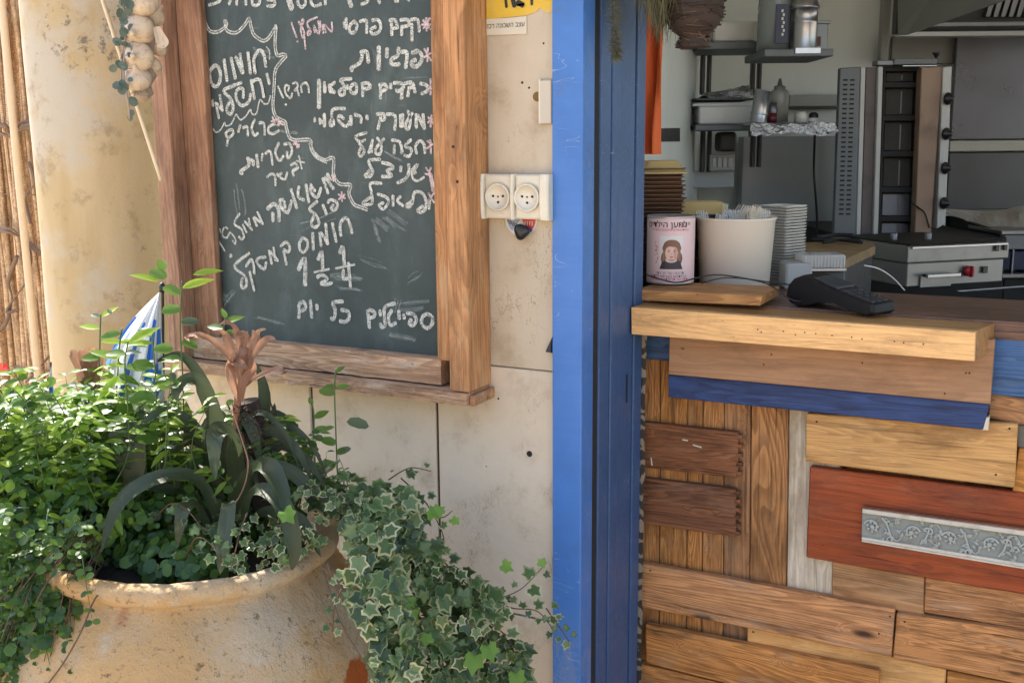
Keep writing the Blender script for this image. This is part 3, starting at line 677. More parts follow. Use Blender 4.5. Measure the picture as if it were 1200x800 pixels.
disc(B, cc_, 0, ra, pi, 2 * pi, W - .0012, 0); disc(B, cc_, 0, ra * .92, -.95, -.02, W - .0018, 1); disc(B, cc_, ra * .8, ra * .97, -1.6, -.7, W - .0022, 2); disc(B, cc_, 0, ra * .9, pi + .1, pi + .9, W - .0016, 3)
for k in range(4): ribbon(B, [cc_ + Vector((.009 + k * .005, 0, -.005)), cc_ + Vector((.009 + k * .005, 0, -.013))], .0014, 0, W - .0026)
for k in range(4): ribbon(B, [cc_ + Vector((-.028 + k * .006, 0, -.003 - k * .002)), cc_ + Vector((-.022 + k * .006, 0, -.012 - k * .003))], .0016, 4, W - .0026)
B.build('print', [plain('sticker_white', (.6, .6, .6), .4), plain('sticker_red', (.5, .05, .04), .4), plain('sticker_blue', (.04, .08, .35), .4), plain('sticker_grey', (.28, .33, .42), .4), INK], stk)
kn = P(612.5, 271, W - .01)
o = lathe('rubber_knob', [(.0005, -.014), (.008, -.0125), (.0135, -.006), (.015, .002), (.014, .007), (.010, .0105), (.004, .012), (.0005, .0122)], frame_at(kn + Vector((0, -.004, 0)), None, Vector((.3, -1, -.2))), BLACKPL, None, 18, wob=lambda a, z, r: r * .13 * sin(3 * a + 1))
tagit(o, 'small black rubber knob hanging just below the double wall socket', 'knob')

# ------------------------------------------------------------ plank-clad counter front
ct = thing('plank_clad_counter', 'serving counter clad in mismatched reclaimed wooden planks right of the blue post', 'counter', (0, 2.2, 0))
box('counter_core', xb - .05, 2.2, 2.195, 2.44, 0, Z(1185, 396, 2.155), DARKGAP, ct, 0)
def pl(q, Y, mat, vert=False, th=.02, name='plank', bev=.0018): return slab(name, q, Y, th, mat, ct, bev, 0, vert, 1)
# upright tongue and groove boards at the back
xs = [740, 774, 806, 824, 849, 880.5]
for i in range(5):
    a, b = xs[i], xs[i + 1]
    pl([(a + .5, 405), (b - .5, 407), (b - 3.5, 900), (a - 2.5, 900)], 2.173 - .0015 * (i % 2), W_B, True)
pl([(881.5, 408), (925, 411), (918.5, 880), (876.5, 880)], 2.167, W_B, True)
pl([(926, 411), (986, 415), (979.5, 880), (919.5, 880)], 2.166, W_W, True)
pl([(988, 415), (1083, 425), (1079, 880), (981, 880)], 2.178, W_B, True)
pl([(1084, 425), (1131, 430), (1128, 880), (1080, 880)], 2.174, W_T, True)
pl([(1132, 425), (1300, 445), (1300, 880), (1129, 880)], 2.180, W_C, True)
# drawer sides with dovetails
def drawer(q, Y, mat, n):
    o = slab('drawer_side', q, Y, .016, mat, ct, .0015)
    TL, TR, BR, BL = [P(a, b, Y) for a, b in q]
    for k in range(n):
        t = (k + .5) / n; c = TR.lerp(BR, t)
        h = (TR - BR).length / n * .27
        f = [c + Vector((-.004, 0, h * .7)), c + Vector((.009, .0, h)), c + Vector((.009, 0, -h)), c + Vector((-.004, 0, -h * .7))]
        f = [v + Vector((0, -.0006, 0)) for v in f]
        t_ = board('dovetail', f, Vector((0, .012, 0)), W_C, o, .0008)
    return o
drawer([(750, 494), (865, 506.5), (864, 560), (750, 547)], 2.155, W_C, 5)
drawer([(750, 559.5), (862, 573), (862, 629), (750, 613)], 2.155, W_C, 6)
for q in ((812, 521, 822, 524), (763, 536, 764, 545), (800, 515, 806, 516)):
    a, b = P(q[0], q[1], 2.1543), P(q[2], q[3], 2.1543); B = MB(); ribbon(B, [a, b], .003, 0, 2.1543); B.build('paint_chip', [PAPER], ct)
# boards in the front layer
pl([(944.6, 484.6), (1193, 496.5), (1189, 571.5), (943.8, 540.5)], 2.135, W_Y, name='plank')
pl([(1194, 525), (1320, 541), (1320, 592), (1186, 577)], 2.152, W_O)
pl([(1080, 560), (1132, 567), (1132, 590), (1080, 582)], 2.165, W_T)
pr_ = slab('red_panel', [(949, 546.5), (1320, 593), (1320, 717), (944.6, 653)], 2.145, .02, W_R, ct, .0025)
pl([(975, 655), (1083.3, 675), (1082.5, 721.5), (975, 700)], 2.160, W_T)
pl([(1084.6, 674), (1320, 716), (1320, 758), (1082.8, 717)], 2.158, W_Y if False else W_A)
pl([(750, 659.5), (1048.5, 713.5), (1044.5, 769), (750, 710.5)], 2.144, W_A)
pl([(1050.9, 718.5), (1320, 757), (1320, 828), (1046.4, 770.5)], 2.146, W_A)
pl([(876, 730), (1108.5, 784), (1106, 830), (875, 800)], 2.158, W_Y)
pl([(1110, 786), (1320, 826), (1320, 880), (1109, 850)], 2.160, W_O)
pl([(756.5, 731.5), (1030, 786), (1027, 845), (757, 776.5)], 2.138, W_A)
pl([(750, 777), (1027, 846), (1024, 905), (750, 838)], 2.150, W_A)
pl([(1028, 835), (1320, 882), (1320, 960), (1026, 905)], 2.150, W_B)
pl([(750, 840), (1024, 907), (1020, 985), (750, 915)], 2.144, W_T)
pl([(1022, 908), (1320, 962), (1320, 1050), (1020, 990)], 2.146, W_A)
pl([(750, 918), (1020, 988), (1018, 1080), (750, 1010)], 2.150, W_B)
for x0 in (1.02, 1.30, 1.6):     # boards farther along to the right, outside the photograph
    pass
# beam and boards under the counter top, right of the shelf
zc0 = Z(1185, 397, 2.150)
pl([(752, 388), (1320, 399), (1320, 479), (752, 420)], 2.152, BLUEBEAM, name='blue_beam', th=.03, bev=.003)
pl([(1158, 461.5), (1320, 482), (1320, 512), (1158, 493)], 2.148, W_B, bev=.003)
pl([(1192, 497), (1320, 513), (1320, 540), (1192, 524)], 2.158, plain('grey_old_board', (.16, .15, .12), .8, vs=30))
# nail heads and knots
for q, Y in (((1167, 556), 2.135), ((878.5 + 4, 740), 2.158), ((1101, 780), 2.158), ((1030, 742), 2.144), ((762, 668), 2.144), ((1043, 722), 2.144), ((1060, 728), 2.146), ((957, 494), 2.135), ((1183, 502), 2.135)):
    lathe('nail', [(.0022, 0), (.0018, .0008)], frame_at(P(*q, Y), None, Vector((0, -1, 0))), BLACKIRON, ct, 8, cap1=True)

# carved moulding in the red panel
CARV = None
s = NT('carved_grey_white_paint'); v = s.coords(False); gm = s.n('ShaderNodeNewGeometry')
n = s.noise(v, 90., 5, .7); pt = s.ramp(gm.outputs['Pointiness'], .47, .53)
c = s.mix(n, (.34, .37, .33), (.46, .47, .42)); c = s.mix(s.ramp(s.noise(v, 30., 6, .7), .55, .7, 0., .6), c, (.22, .17, .11))
s.bump(n, .4, .002); CARV = s.set(c, .6)
CARVW = plain('worn_white_moulding', (.58, .53, .43), .6, vs=60, dirt=(.25, .18, .1), dirtamt=.5)
CARVD = plain('carving_ground', (.25, .27, .24), .8, vs=60, dirt=(.12, .09, .06), dirtamt=.6)
cvp = thing('carved_moulding', 'pale carved wooden strip with rosettes and scrolling leaves set on the red board', 'carved strip', P(1105, 630, 2.14))
TLc, TRc, BRc, BLc = (1010.5, 594), (1320, 636), (1320, 687), (1009.6, 634.5)
YC = 2.132
def Q(s_, t_, Y=YC):
    a = (TLc[0] + (TRc[0] - TLc[0]) * s_, TLc[1] + (TRc[1] - TLc[1]) * s_); b = (BLc[0] + (BRc[0] - BLc[0]) * s_, BLc[1] + (BRc[1] - BLc[1]) * s_)
    return P(a[0] + (b[0] - a[0]) * t_, a[1] + (b[1] - a[1]) * t_, Y)
def cstrip(name, t0, t1, Y, mat, th, bev=.001): return board(name, [Q(0, t0, Y), Q(1, t0, Y), Q(1, t1, Y), Q(0, t1, Y)], Vector((0, th, 0)), mat, cvp, bev, seg=2)
cstrip('base', 0, 1, YC + .004, CARVD, .012)
cstrip('top_bead', -.01, .045, YC - .001, W_C, .006); cstrip('top_moulding', .05, .17, YC - .006, CARVW, .012, .002); cstrip('bottom_moulding', .86, .94, YC - .003, CARVW, .008, .0015); cstrip('bottom_bead', .95, 1.0, YC - .005, CARVW, .010, .0015)
Hc = (Q(.1, .2) - Q(.1, .84)).length; Lc = (Q(0, .5) - Q(1, .5)).length
B = MB(); yk_ = YC + .001
def cpos(u, t):  # u metres along
    return Q(u / Lc, t, yk_)
def scroll(u0, t0, r, a0, turns, sg, B):
    pts = []; n = 18
    for i in range(n + 1):
        k = i / n; a = a0 + sg * turns * 2 * pi * k; rr = r * (1 - .85 * k)
        c = cpos(u0, t0); pts.append(c + Vector((cos(a) * rr, -.001 * k, sin(a) * rr)))
    B.tube(pts, lambda t: .0022 * (1 - .5 * t), 6, 1)
def petal(c, a, r0, r1, wd, B, h=.003):
    r1 *= 1.25; wd *= 1.3; h *= 1.2
    d = Vector((cos(a), 0, sin(a))); q = Vector((-sin(a), 0, cos(a))); m = c + d * (r0 + r1) / 2
    vs = [c + d * r0, m + q * wd, c + d * r1, m - q * wd, m + Vector((0, -h, 0))]
    B.add(vs, [(1, 0, 4), (2, 1, 4), (3, 2, 4), (0, 3, 4)])
per = .062 / .9
u = .018; k = 0
while u < Lc - .02:
    sg = 1 if k % 2 else -1
    c = cpos(u, .52)
    vs, fs = lathe_data([(.0001, .0035), (.003, .003), (.0045, .001), (.005, 0)], 10); Mr = frame_at(c, None, Vector((0, -1, 0))); B.add([Mr @ v for v in vs], fs)
    for j in range(7): petal(c, j * 2 * pi / 7 + .2, .005, .0115, .003, B)
    scroll(u, .52, .0165, pi * (.1 if sg > 0 else .9), .8, sg, B)
    # wandering stem to the next rosette with leaves
    pts = [cpos(u + .0165, .5 + .28 * sg), cpos(u + .026, .5 + .1 * sg), cpos(u + .034, .5 - .22 * sg), cpos(u + .046, .5 - .3 * sg), cpos(u + per - .014, .5 - .1 * sg)]
    B.tube(pts, lambda t: .0022 * (1.1 - t * .6), 6, 3)
    for j, (du, dt, a) in enumerate(((.022, .22, .8), (.026, -.1, 2.5), (.031, .12, -.6), (.036, -.3, -2.), (.042, .0, .5), (.045, .28, 1.6), (.05, -.16, -1.1), (.020, -.28, 2.2), (.038, .3, -.2))):
        c2 = cpos(u + du, .52 + dt * sg); petal(c2, a * sg, -.004, .0085, .0028, B, .0035)
    scroll(u + .032, .62 - .2 * sg, .0085, pi * (.5 + .3 * sg), .9, -sg, B); scroll(u + .045, .35 + .2 * sg, .0070, pi * (.2 - .3 * sg), .8, sg, B)
    for j in range(10): petal(cpos(u + random.uniform(.018, .05), random.uniform(.22, .82)), random.uniform(0, 6.3), -.003, .006, .0022, B, .0028)
    u += per * (1 + .02 * sin(k * 3)); k += 1
B.build('carving', [CARV], cvp, smooth=False)

# ------------------------------------------------------------ serving shelf
sh = thing('serving_shelf', 'pale varnished wooden serving shelf with a lip and blue painted board below', 'shelf', (-.4, 2.03, 1.1))
YSF = 2.03
tl, tr, br, bl_ = P(739.5, 360, YSF), P(1143, 389.3, YSF), P(1142, 423.2, YSF), P(740, 391.5, YSF)
SHZ = tl.z
print('shelf z', tl.z, tr.z, bl_.z, br.z, 'counter', zc0)
board('lip', [tl, tr, br, bl_], Vector((0, .022, 0)), W_SHELF, sh, .0015, seg=2)
bz = lambda v, y, dz=0: Vector((v.x, y, v.z + dz))
trb = P(1165.5, 376.5, 2.148)
tb = [bz(tl, 2.148), Vector((trb.x, 2.148, tr.z + (trb.z - tr.z) * .0)), bz(tr, YSF + .0225), bz(tl, YSF + .0225)]
# shelf top: horizontal board behind the lip
vs = [tb[3] + Vector((0, 0, -.0006)), tb[2] + Vector((0, 0, -.0006)), tb[1] + Vector((0, 0, -.0006)), tb[0] + Vector((0, 0, -.0006))]
vs = [v + Vector((0, 0, -.022)) for v in vs] + vs
obj('top_board', vs, [(3, 2, 1, 0), (4, 5, 6, 7), (0, 1, 5, 4), (1, 2, 6, 5), (2, 3, 7, 6), (3, 0, 4, 7)], W_SHELFD, sh, frame_at(vs[0].lerp(vs[2], .5), Vector((1, 0, 0))) @ Matrix.Rotation(pi / 2, 4, 'X'), bev=.001)
ends = [bz(tr, YSF + .0225), Vector((trb.x, 2.148, tr.z)), Vector((trb.x, 2.148, br.z)), bz(br, YSF + .0225)]
e2 = [v + Vector((-.012, 0, 0)) for v in ends]
obj('end_cap', [v + Vector((.0006, 0, -.0003)) for v in ends] + e2, BF, W_SHELFD, sh, bev=.0008)
SHTOP = SHZ
apr = board('apron', [P(784.5, 392, 2.115), P(1166, 398, 2.115), P(1160.5, 473.5, 2.115), P(783.5, 438.5, 2.115)], Vector((0, .02, 0)), W_APRON, sh, .0012)
slab('painted_board', [(783, 439), (1160, 474), (1152, 503.5), (783.5, 465.5)], 2.113, .020, NAVYB, sh, .0015)
slab('chipped_corner', [(1152.2, 490), (1159.6, 488), (1158, 504.3), (1148.5, 503.6)], 2.1145, .018, PAPER, sh, .0008)
for q in ((799, 408), (801, 408.5), (904, 415), (1010.5, 425), (1132, 437), (1136, 437), (1107, 461), (895, 427)):
    lathe('screw_hole', [(.0018, 0), (.0015, .0006)], frame_at(P(*q, 2.115), None, Vector((0, -1, 0))), BLACKIRON, sh, 8, cap1=True)
for q in ((888, 386), (892, 389), (918, 388), (943, 389.5), (956, 391), (932, 392), (998, 395), (1010, 397), (1048, 400), (1059, 401.5), (1082, 403), (975, 393)):
    lathe('wormhole', [(.0015, 0), (.0012, .0004)], frame_at(P(*q, YSF), None, Vector((0, -1, 0))), BLACKIRON, sh, 7, cap1=True)
# ------------------------------------------------------------ counter top
CT = P(1180, 376, 2.150).z
box('counter_top', xb - .03, 2.3, 2.1495, 2.45, CT - .036, CT, W_COUNTER, ct, .004, seg=2)
print('CT', CT, 'back edge y?')
ZT = max(CT, SHTOP)

# wooden block
blk = tagit(slab('wooden_block', [(745, 339.3), (893, 346), (891, 358.3), (745, 352)], 2.10, .15, W_O, None, .002, seg=2), 'short plank with orange cut end lying on the left end of the serving shelf', 'wooden block')
BZ = P(820, 342, 2.10).z; BB = P(820, 355, 2.10).z
print('block top', BZ, 'bottom', BB, 'shelf', SHTOP, tr.z, 'BF')

# donation tin
cx = hit(785, 337, YAW, 2.33); cx = Vector((cx.x, cx.y, BZ))
dcan = 2.33
rc = 27.2 / FPX * 2.36
hc = .155
u_, zt2 = uz(785, 253, YAW, 2.33); hc = zt2 - BZ + .002
can = thing('donation_tin', 'pink charity collection tin with a child portrait and Hebrew print on the wooden block', 'collection tin', cx)
TIN = plain('tin_rim', (.45, .40, .38), .4, .6); PINKL = plain('pink_label', (.68, .50, .50), .5, var=.05, bump=.02)
lathe('can_body', [(.0001, 0), (rc, 0), (rc + .001, .002), (rc, .004), (rc, hc - .004), (rc + .0012, hc - .002), (rc, hc), (rc - .004, hc - .001), (rc - .005, hc - .004), (.0001, hc - .004)], WM[can], TIN, can, 48)
lathe('label', [(rc + .0005, .004), (rc + .0005, hc - .005)], WM[can], PINKL, can, 64)
box('coin_slot', cx.x - .015, cx.x + .015, cx.y - .0012, cx.y + .0012, BZ + hc - .0038, BZ + hc - .0034, DARKGAP, can, 0)
FA = atan2(-cx.y, -cx.x)   # angle pointing at the camera
def wrap(name, vs2, fs, mat, off, parent=can, a0=0.):
    """flat print bent round the tin: x along the label to the right, y up from the tin bottom"""
    vs = [Vector(((rc + off) * cos(FA + a0 + v[0] / rc), (rc + off) * sin(FA + a0 + v[0] / rc), v[1])) + cx for v in vs2]
    return obj(name, vs, fs, mat, parent, smooth=False)
def wrap_text(body, size, x, y, mat, off=.0011, xs=1., bold=0):
    vs, fs = text_mesh(body, size)
    return wrap('lettering', [(x + v.x * xs, y + v.y) for v in vs], fs, mat, off)
GRN = plain('dark_green_ink', (.02, .07, .03), .6, bump=0); REDI = plain('red_ink', (.45, .04, .05), .6, bump=0); GRYI = plain('grey_ink', (.12, .10, .11), .6, bump=0)
for dx in (0, .0005): wrap_text('למען הילדים'[::-1], .0185, -.0105 + dx, hc - .0235, INK if dx else GRN, .0011 + dx * .3, .98)
wrap_text('יים'[::-1], .0185, .036, hc - .0235, GRN)
wrap('print_dot', [(.0205 + .0022 * cos(k * pi / 4), hc - .018 + .0022 * sin(k * pi / 4)) for k in range(8)], [tuple(range(8))], REDI, .0012)
wrap_text('חולים ונזקקים בישראל'[::-1], .0072, -.012, hc - .0310, REDI); wrap_text('עמותה'[::-1], .0072, .031, hc - .0310, REDI)
wrap_text('תרומה של או יותר'[::-1], .0088, -.001, .0225, GRYI)
wrap_text('נא לתרום בעין יפה לילדים'[::-1], .0078, -.004, .0155, INK); wrap_text('תודה על תרומתכם הנדיבה'[::-1], .0072, -.002, .0095, REDI, xs=1.1)
def poly(name, pts, mat, off, sub=1):
    # fan of narrow columns keeps it on the curved label
    return wrap(name, pts, [tuple(range(len(pts)))], mat, off)
def ell(cx_, cy_, rx, ry, n=20, f=lambda a: 1.): return [(cx_ + rx * cos(2 * pi * k / n) * f(2 * pi * k / n), cy_ + ry * sin(2 * pi * k / n) * f(2 * pi * k / n)) for k in range(n)]
cxm, cym = .0015, .067
por = wrap('portrait_photo', [(cxm - .0215, .037), (cxm + .0215, .037), (cxm + .0215, .097), (cxm - .0215, .097)] if False else
           [(cxm - .0258 + .00516 * i, y) for y in (.032, .106) for i in range(11)], [(i, i + 1, 12 + i, 11 + i) for i in range(10)], plain('photo_ground', (.62, .60, .58), .4, bump=0), .0010)
def P2(name, pts, col_, off):
    o = wrap(name, pts, [tuple(range(len(pts)))], plain(name + '_ink', col_, .5, bump=0, var=.15, vs=200), off, por); return o
def strip_fill(name, pts, col_, off):
    pts = [(cxm + (p[0] - cxm) * 1.2, .066 + (p[1] - .066) * 1.2 + .002) for p in pts]
    # convex outline cut in vertical strips so that it bends with the tin
    xs_ = [p[0] for p in pts]; x0_, x1_ = min(xs_), max(xs_); n = 10; vs = []; fs = []
    def yy(x):
        ys_ = []
        for i in range(len(pts)):
            a, b = pts[i], pts[(i + 1) % len(pts)]
            if (a[0] - x) * (b[0] - x) <= 0 and abs(a[0] - b[0]) > 1e-9: ys_.append(a[1] + (b[1] - a[1]) * (x - a[0]) / (b[0] - a[0]))
        return (min(ys_), max(ys_)) if ys_ else (pts[0][1], pts[0][1])
    for i in range(n + 1):
        x = x0_ + (x1_ - x0_) * min(max(i / n, .002), .998); a, b = yy(x); vs += [(x, a), (x, b)]
    return wrap(name, vs, [(2 * i, 2 * i + 2, 2 * i + 3, 2 * i + 1) for i in range(n)], plain(name + '_ink', col_, .5, bump=0, var=.15, vs=200), off, por)
strip_fill('hair', ell(cxm + .001, cym + .003, .0165, .0225, 24, lambda a: 1 + .08 * sin(3 * a)), (.19, .085, .055), .0014)
strip_fill('hair_lock', ell(cxm - .012, cym - .010, .0065, .012, 16), (.22, .10, .06), .00145)
strip_fill('hair_lock', ell(cxm + .014, cym - .010, .0065, .012, 16), (.13, .055, .04), .00145)
strip_fill('jumper', [(cxm - .0208, .0375), (cxm + .0208, .0375), (cxm + .0195, .049), (cxm + .011, .055), (cxm - .010, .055), (cxm - .0195, .047)], (.03, .02, .03), .0018)
strip_fill('collar', ell(cxm, .054, .0105, .0045, 16), (.55, .48, .46), .0021)
strip_fill('neck', ell(cxm, .0575, .0055, .005, 12), (.52, .33, .26), .0023)
strip_fill('face', ell(cxm + .0005, cym + .0005, .0112, .0150, 24, lambda a: 1 - .05 * sin(a)), (.66, .44, .36), .0026)
strip_fill('cheek_shadow', ell(cxm + .0075, cym - .001, .0038, .0120, 16), (.50, .30, .24), .00265); strip_fill('cheek_blush', ell(cxm - .0052, cym - .0035, .0030, .0028, 12), (.68, .40, .34), .00268)
strip_fill('chin_shadow', ell(cxm + .001, cym - .0128, .0058, .0022, 12), (.46, .27, .21), .00268)
for q_ in (-.0135, -.0105, .0125, .0155): strip_fill('hair_highlight', ell(cxm + q_, cym - .004, .0009, .012, 10), (.33, .17, .10), .0017)
strip_fill('fringe', [(cxm - .0118, cym + .006), (cxm - .009, cym + .0165), (cxm + .003, cym + .0205), (cxm + .012, cym + .0145), (cxm + .0125, cym + .004), (cxm + .008, cym + .0105), (cxm - .004, cym + .0120)], (.20, .09, .055), .0029)
for dx in (-.0042, .0052): strip_fill('eye', ell(cxm + dx, cym + .0028, .0018, .0009, 10), (.06, .03, .03), .0031)
strip_fill('nose', ell(cxm + .0008, cym - .0022, .0016, .0016, 8), (.50, .29, .23), .0031)
for dx in (-.0042, .0052): strip_fill('eyebrow', ell(cxm + dx, cym + .0055, .0023, .0005, 8), (.25, .13, .09), .0031)
strip_fill('mouth', ell(cxm + .0004, cym - .0073, .0036, .0012, 12), (.38, .10, .10), .0031)
for k in range(6):
    wrap('flourish', [(-.034 + .0045 * sin(k * 2.1), .045 + .0085 * k), (-.031 + .005 * sin(k * 2.1), .046 + .0085 * k), (-.030 + .0045 * sin(k), .052 + .0085 * k), (-.033 + .004 * sin(k * 1.3), .051 + .0085 * k)], [(0, 1, 2, 3)], plain('pale_ink', (.40, .22, .22), .6, bump=0), .0012)

# stacks of paper bowls
def tray_mesh(name, mat, a=.075, b=.055, h=.028, t=.0012):
    vs, fs = [], []
    def ring(sx, sy, z, n=6):
        r = .012; pts = []
        for (qx, qy, a0) in ((1, 1, 0), (-1, 1, pi / 2), (-1, -1, pi), (1, -1, 3 * pi / 2)):
            for k in range(4):
                an = a0 + k * pi / 6; pts.append(Vector((qx * (sx - r) + r * cos(an), qy * (sy - r) + r * sin(an), z)))
        return pts
    rs = [ring(a * .62, b * .62, 0), ring(a * .66, b * .66, .002), ring(a * .92, b * .92, h - .003), ring(a, b, h - .002), ring(a, b, h), ring(a * .91, b * .91, h - .0005), ring(a * .64, b * .64, .003)]
    for r in rs: vs += r
    n = 16
    for j in range(len(rs) - 1):
        for k in range(n): k2 = (k + 1) % n; fs.append((j * n + k, j * n + k2, (j + 1) * n + k2, (j + 1) * n + k))
    fs.append(tuple(range(n - 1, -1, -1))); fs.append(tuple(6 * n + k for k in range(n)))
    return mesh(name, vs, fs, mat, None, True)
def inst(name, me, M, label=None, cat=None, group=None, parent=None):
    o = link_mesh(name, me, parent, M); return tagit(o, label, cat, group)
tm = tray_mesh('paper_bowl', CARD); ty = tray_mesh('foam_bowl', YTRAY)
bs = hit(771, 300, YAW, 2.46); z0 = ZT
zTop = uz(771, 196, YAW, 2.46)[1]
nb = 27; step = (zTop - ZT - .028) / (nb - 1)
for k in range(nb):
    M = Matrix.Translation((bs.x + random.uniform(-.002, .002), bs.y - .01 + random.uniform(-.002, .002), z0 + k * step)) @ Matrix.Rotation(YAW + random.uniform(-.04, .04) + pi / 2, 4, 'Z')
    inst('paper_bowl', tm, M, ('topmost brown paper bowl of the tall stack beside the blue jamb' if k == nb - 1 else 'brown paper takeaway bowl nested in the tall stack beside the blue jamb'), 'bowl', 'brown paper bowls in the tall stack')
M = Matrix.Translation((bs.x + .005, bs.y - .01, z0 + nb * step + .030)) @ Matrix.Rotation(YAW + pi / 2, 4, 'Z') @ Matrix.Rotation(pi, 4, 'X')
inst('foam_bowl', ty, M @ Matrix.Translation((0, 0, -.004)), 'yellowish bowl upside down on top of the tall brown bowl stack', 'bowl')
b2 = hit(818, 300, YAW, 2.52); zt3 = uz(818, 249, YAW, 2.52)[1]
nb2 = 12; st2 = (zt3 - ZT - .03) / (nb2 - 1)
for k in range(nb2):
    M = Matrix.Translation((b2.x, b2.y, ZT + k * st2)) @ Matrix.Rotation(YAW + random.uniform(-.05, .05), 4, 'Z')
    inst('paper_bowl', tm, M, 'brown paper takeaway bowl in the short stack behind the tin and the tub', 'bowl', 'brown paper bowls in the short stack')
M = Matrix.Translation((b2.x, b2.y, zt3 + .027)) @ Matrix.Rotation(YAW, 4, 'Z') @ Matrix.Rotation(pi, 4, 'X')
inst('foam_bowl', ty, M, 'yellowish bowl upside down behind the white cutlery tub', 'bowl')

# white cutlery tub with forks
tubp = hit(860, 334, YAW, 2.40); tubp.z = ZT
rt = 46 / FPX * 2.42
zt4 = uz(860, 254, YAW, 2.40)[1]; ht = zt4 - ZT
TUBM = NT('translucent_tub'); TUBM.set((.66, .60, .50), .32, Transmission_Weight=0., spec=.5, Subsurface_Weight=.0); TUBM = TUBM.m
tub = thing('cutlery_tub', 'white plastic tub full of disposable forks on the counter', 'tub', tubp)
lathe('tub_body', [(.0001, .0), (rt * .84, 0), (rt * .87, .003), (rt * .97, ht - .008), (rt, ht - .004), (rt + .002, ht), (rt - .001, ht + .001), (rt * .96, ht - .006), (rt * .85, .004), (.0001, .004)], WM[tub], TUBM, tub, 48)
FORK = plain('cream_fork', (.62, .55, .42), .5, bump=0); FORKC = plain('clear_fork', (.60, .62, .60), .25, bump=0)
def fork_mesh(mat):
    B = MB(); B.box((0, 0, -.022), .006, .0015, .045); B.box((0, 0, .006), .012, .0015, .014)
    for k in range(4): B.box((-.0075 + .005 * k, 0, .026), .0018, .0013, .028)
    B.box((0, 0, .0135), .0168, .0014, .004)
    return mesh('fork', B.v, B.f, mat)
fm1, fm2 = fork_mesh(FORK), fork_mesh(FORKC)
for k in range(30):
    w_ = k < 16
    a = random.uniform(0, 2 * pi); r = rt * .75 * sqrt(random.random())
    px_ = random.uniform(-.35, .45) if w_ else random.uniform(-.9, .9)
    pos = tubp + Vector((cos(YAW), sin(YAW), 0)) * (px_ * rt + (.012 if w_ else 0)) + Vector((-sin(YAW), cos(YAW), 0)) * random.uniform(-.6, .6) * rt * sqrt(max(0, 1 - px_ ** 2)) + Vector((0, 0, ht - random.uniform(.014, .026) + (.004 if w_ else -.008)))
    M = Matrix.Translation(pos) @ Matrix.Rotation(YAW + random.uniform(-.8, .8), 4, 'Z') @ Matrix.Rotation(random.uniform(.15, .65) if w_ else random.uniform(-.4, .4), 4, 'Y') @ Matrix.Rotation(random.uniform(-.4, .3), 4, 'X')
    inst('disposable_fork', fm1 if w_ else fm2, M, ('cream disposable fork standing tines up in the white tub' if w_ else 'clear plastic fork standing tines up in the white tub'), 'fork', 'cream forks in the tub' if w_ else 'clear forks in the tub')

# stack of clear square lids
lidp = hit(912, 334, YAW, 2.52); LIDM = plain('clear_plastic_box', (.44, .46, .40), .25, bump=.03); 
lt = NT('cloudy_clear_plastic'); lt.set((.84, .84, .78), .12, Transmission_Weight=.45, IOR=1.3); LIDM = lt.m
zl = uz(912, 240, YAW, 2.52)[1]
def lid_mesh():
    a = .040; vs = []; r = [(.92, 0), (1., .0035), (1.0, .0050), (.93, .0052), (.9, .0018)]
    for s_, z in r:
        for qx, qy in ((-1, -1), (1, -1), (1, 1), (-1, 1)):
            for dx, dy in (((1, 0), (0, 1)) if qx * qy < 0 else ((0, 1), (1, 0))):
                vs.append(Vector((qx * (a * s_ - .0035 * abs(dx)), qy * (a * s_ - .0035 * abs(dy)), z)))
    fs = []
    for j in range(4):
        for k in range(8): k2 = (k + 1) % 8; fs.append((j * 8 + k, j * 8 + k2, (j + 1) * 8 + k2, (j + 1) * 8 + k))
    fs += [tuple(range(7, -1, -1)), tuple(32 + k for k in range(8))]
    return mesh('stacked_container', vs, fs, LIDM)
lm = lid_mesh(); n = 27; stp = (zl - ZT - .005) / (n - 1)
for k in range(n):
    M = Matrix.Translation((lidp.x + .006 + random.uniform(-.0007, .0007), lidp.y + random.uniform(-.0007, .0007), ZT + k * stp)) @ Matrix.Rotation(YAW + radians(38) + random.uniform(-.02, .02), 4, 'Z')
    inst('stacked_container', lm, M, ('topmost clear container of the stack right of the white tub' if k == n - 1 else 'clear plastic square container nested in the stack right of the white tub'), 'container', 'clear containers nested in the stack')

# small white dispenser and clear punnet
dsp = kbox('napkin_dispenser', 921, 309, 952, 345, 2.38, .07, plain('grey_white_box', (.36, .36, .34), .5), None, .004, z0=ZT)
tagit(dsp, 'small grey-white box behind the black card terminal', 'box')
pn = thing('clear_punnet', 'small ribbed clear plastic box with a silver lid on the grey box', 'plastic box', hit(965, 316, YAW, 2.42))
o = kbox('punnet_body', 941, 299, 991, 315, 2.40, .07, LIDM, pn, .003)
for k in range(13):
    kbox('rib', 943 + k * 3.8, 300, 944.6 + k * 3.8, 314, 2.397, .003, LIDM, pn, .0005)
kbox('silver_rim', 938, 314.5, 992, 318, 2.395, .08, STEEL, pn, .001)
kbox('punnet_stand', 950, 318, 990, 345, 2.43, .05, plain('dark_box', (.08, .08, .08), .5), pn, .003, z0=ZT)

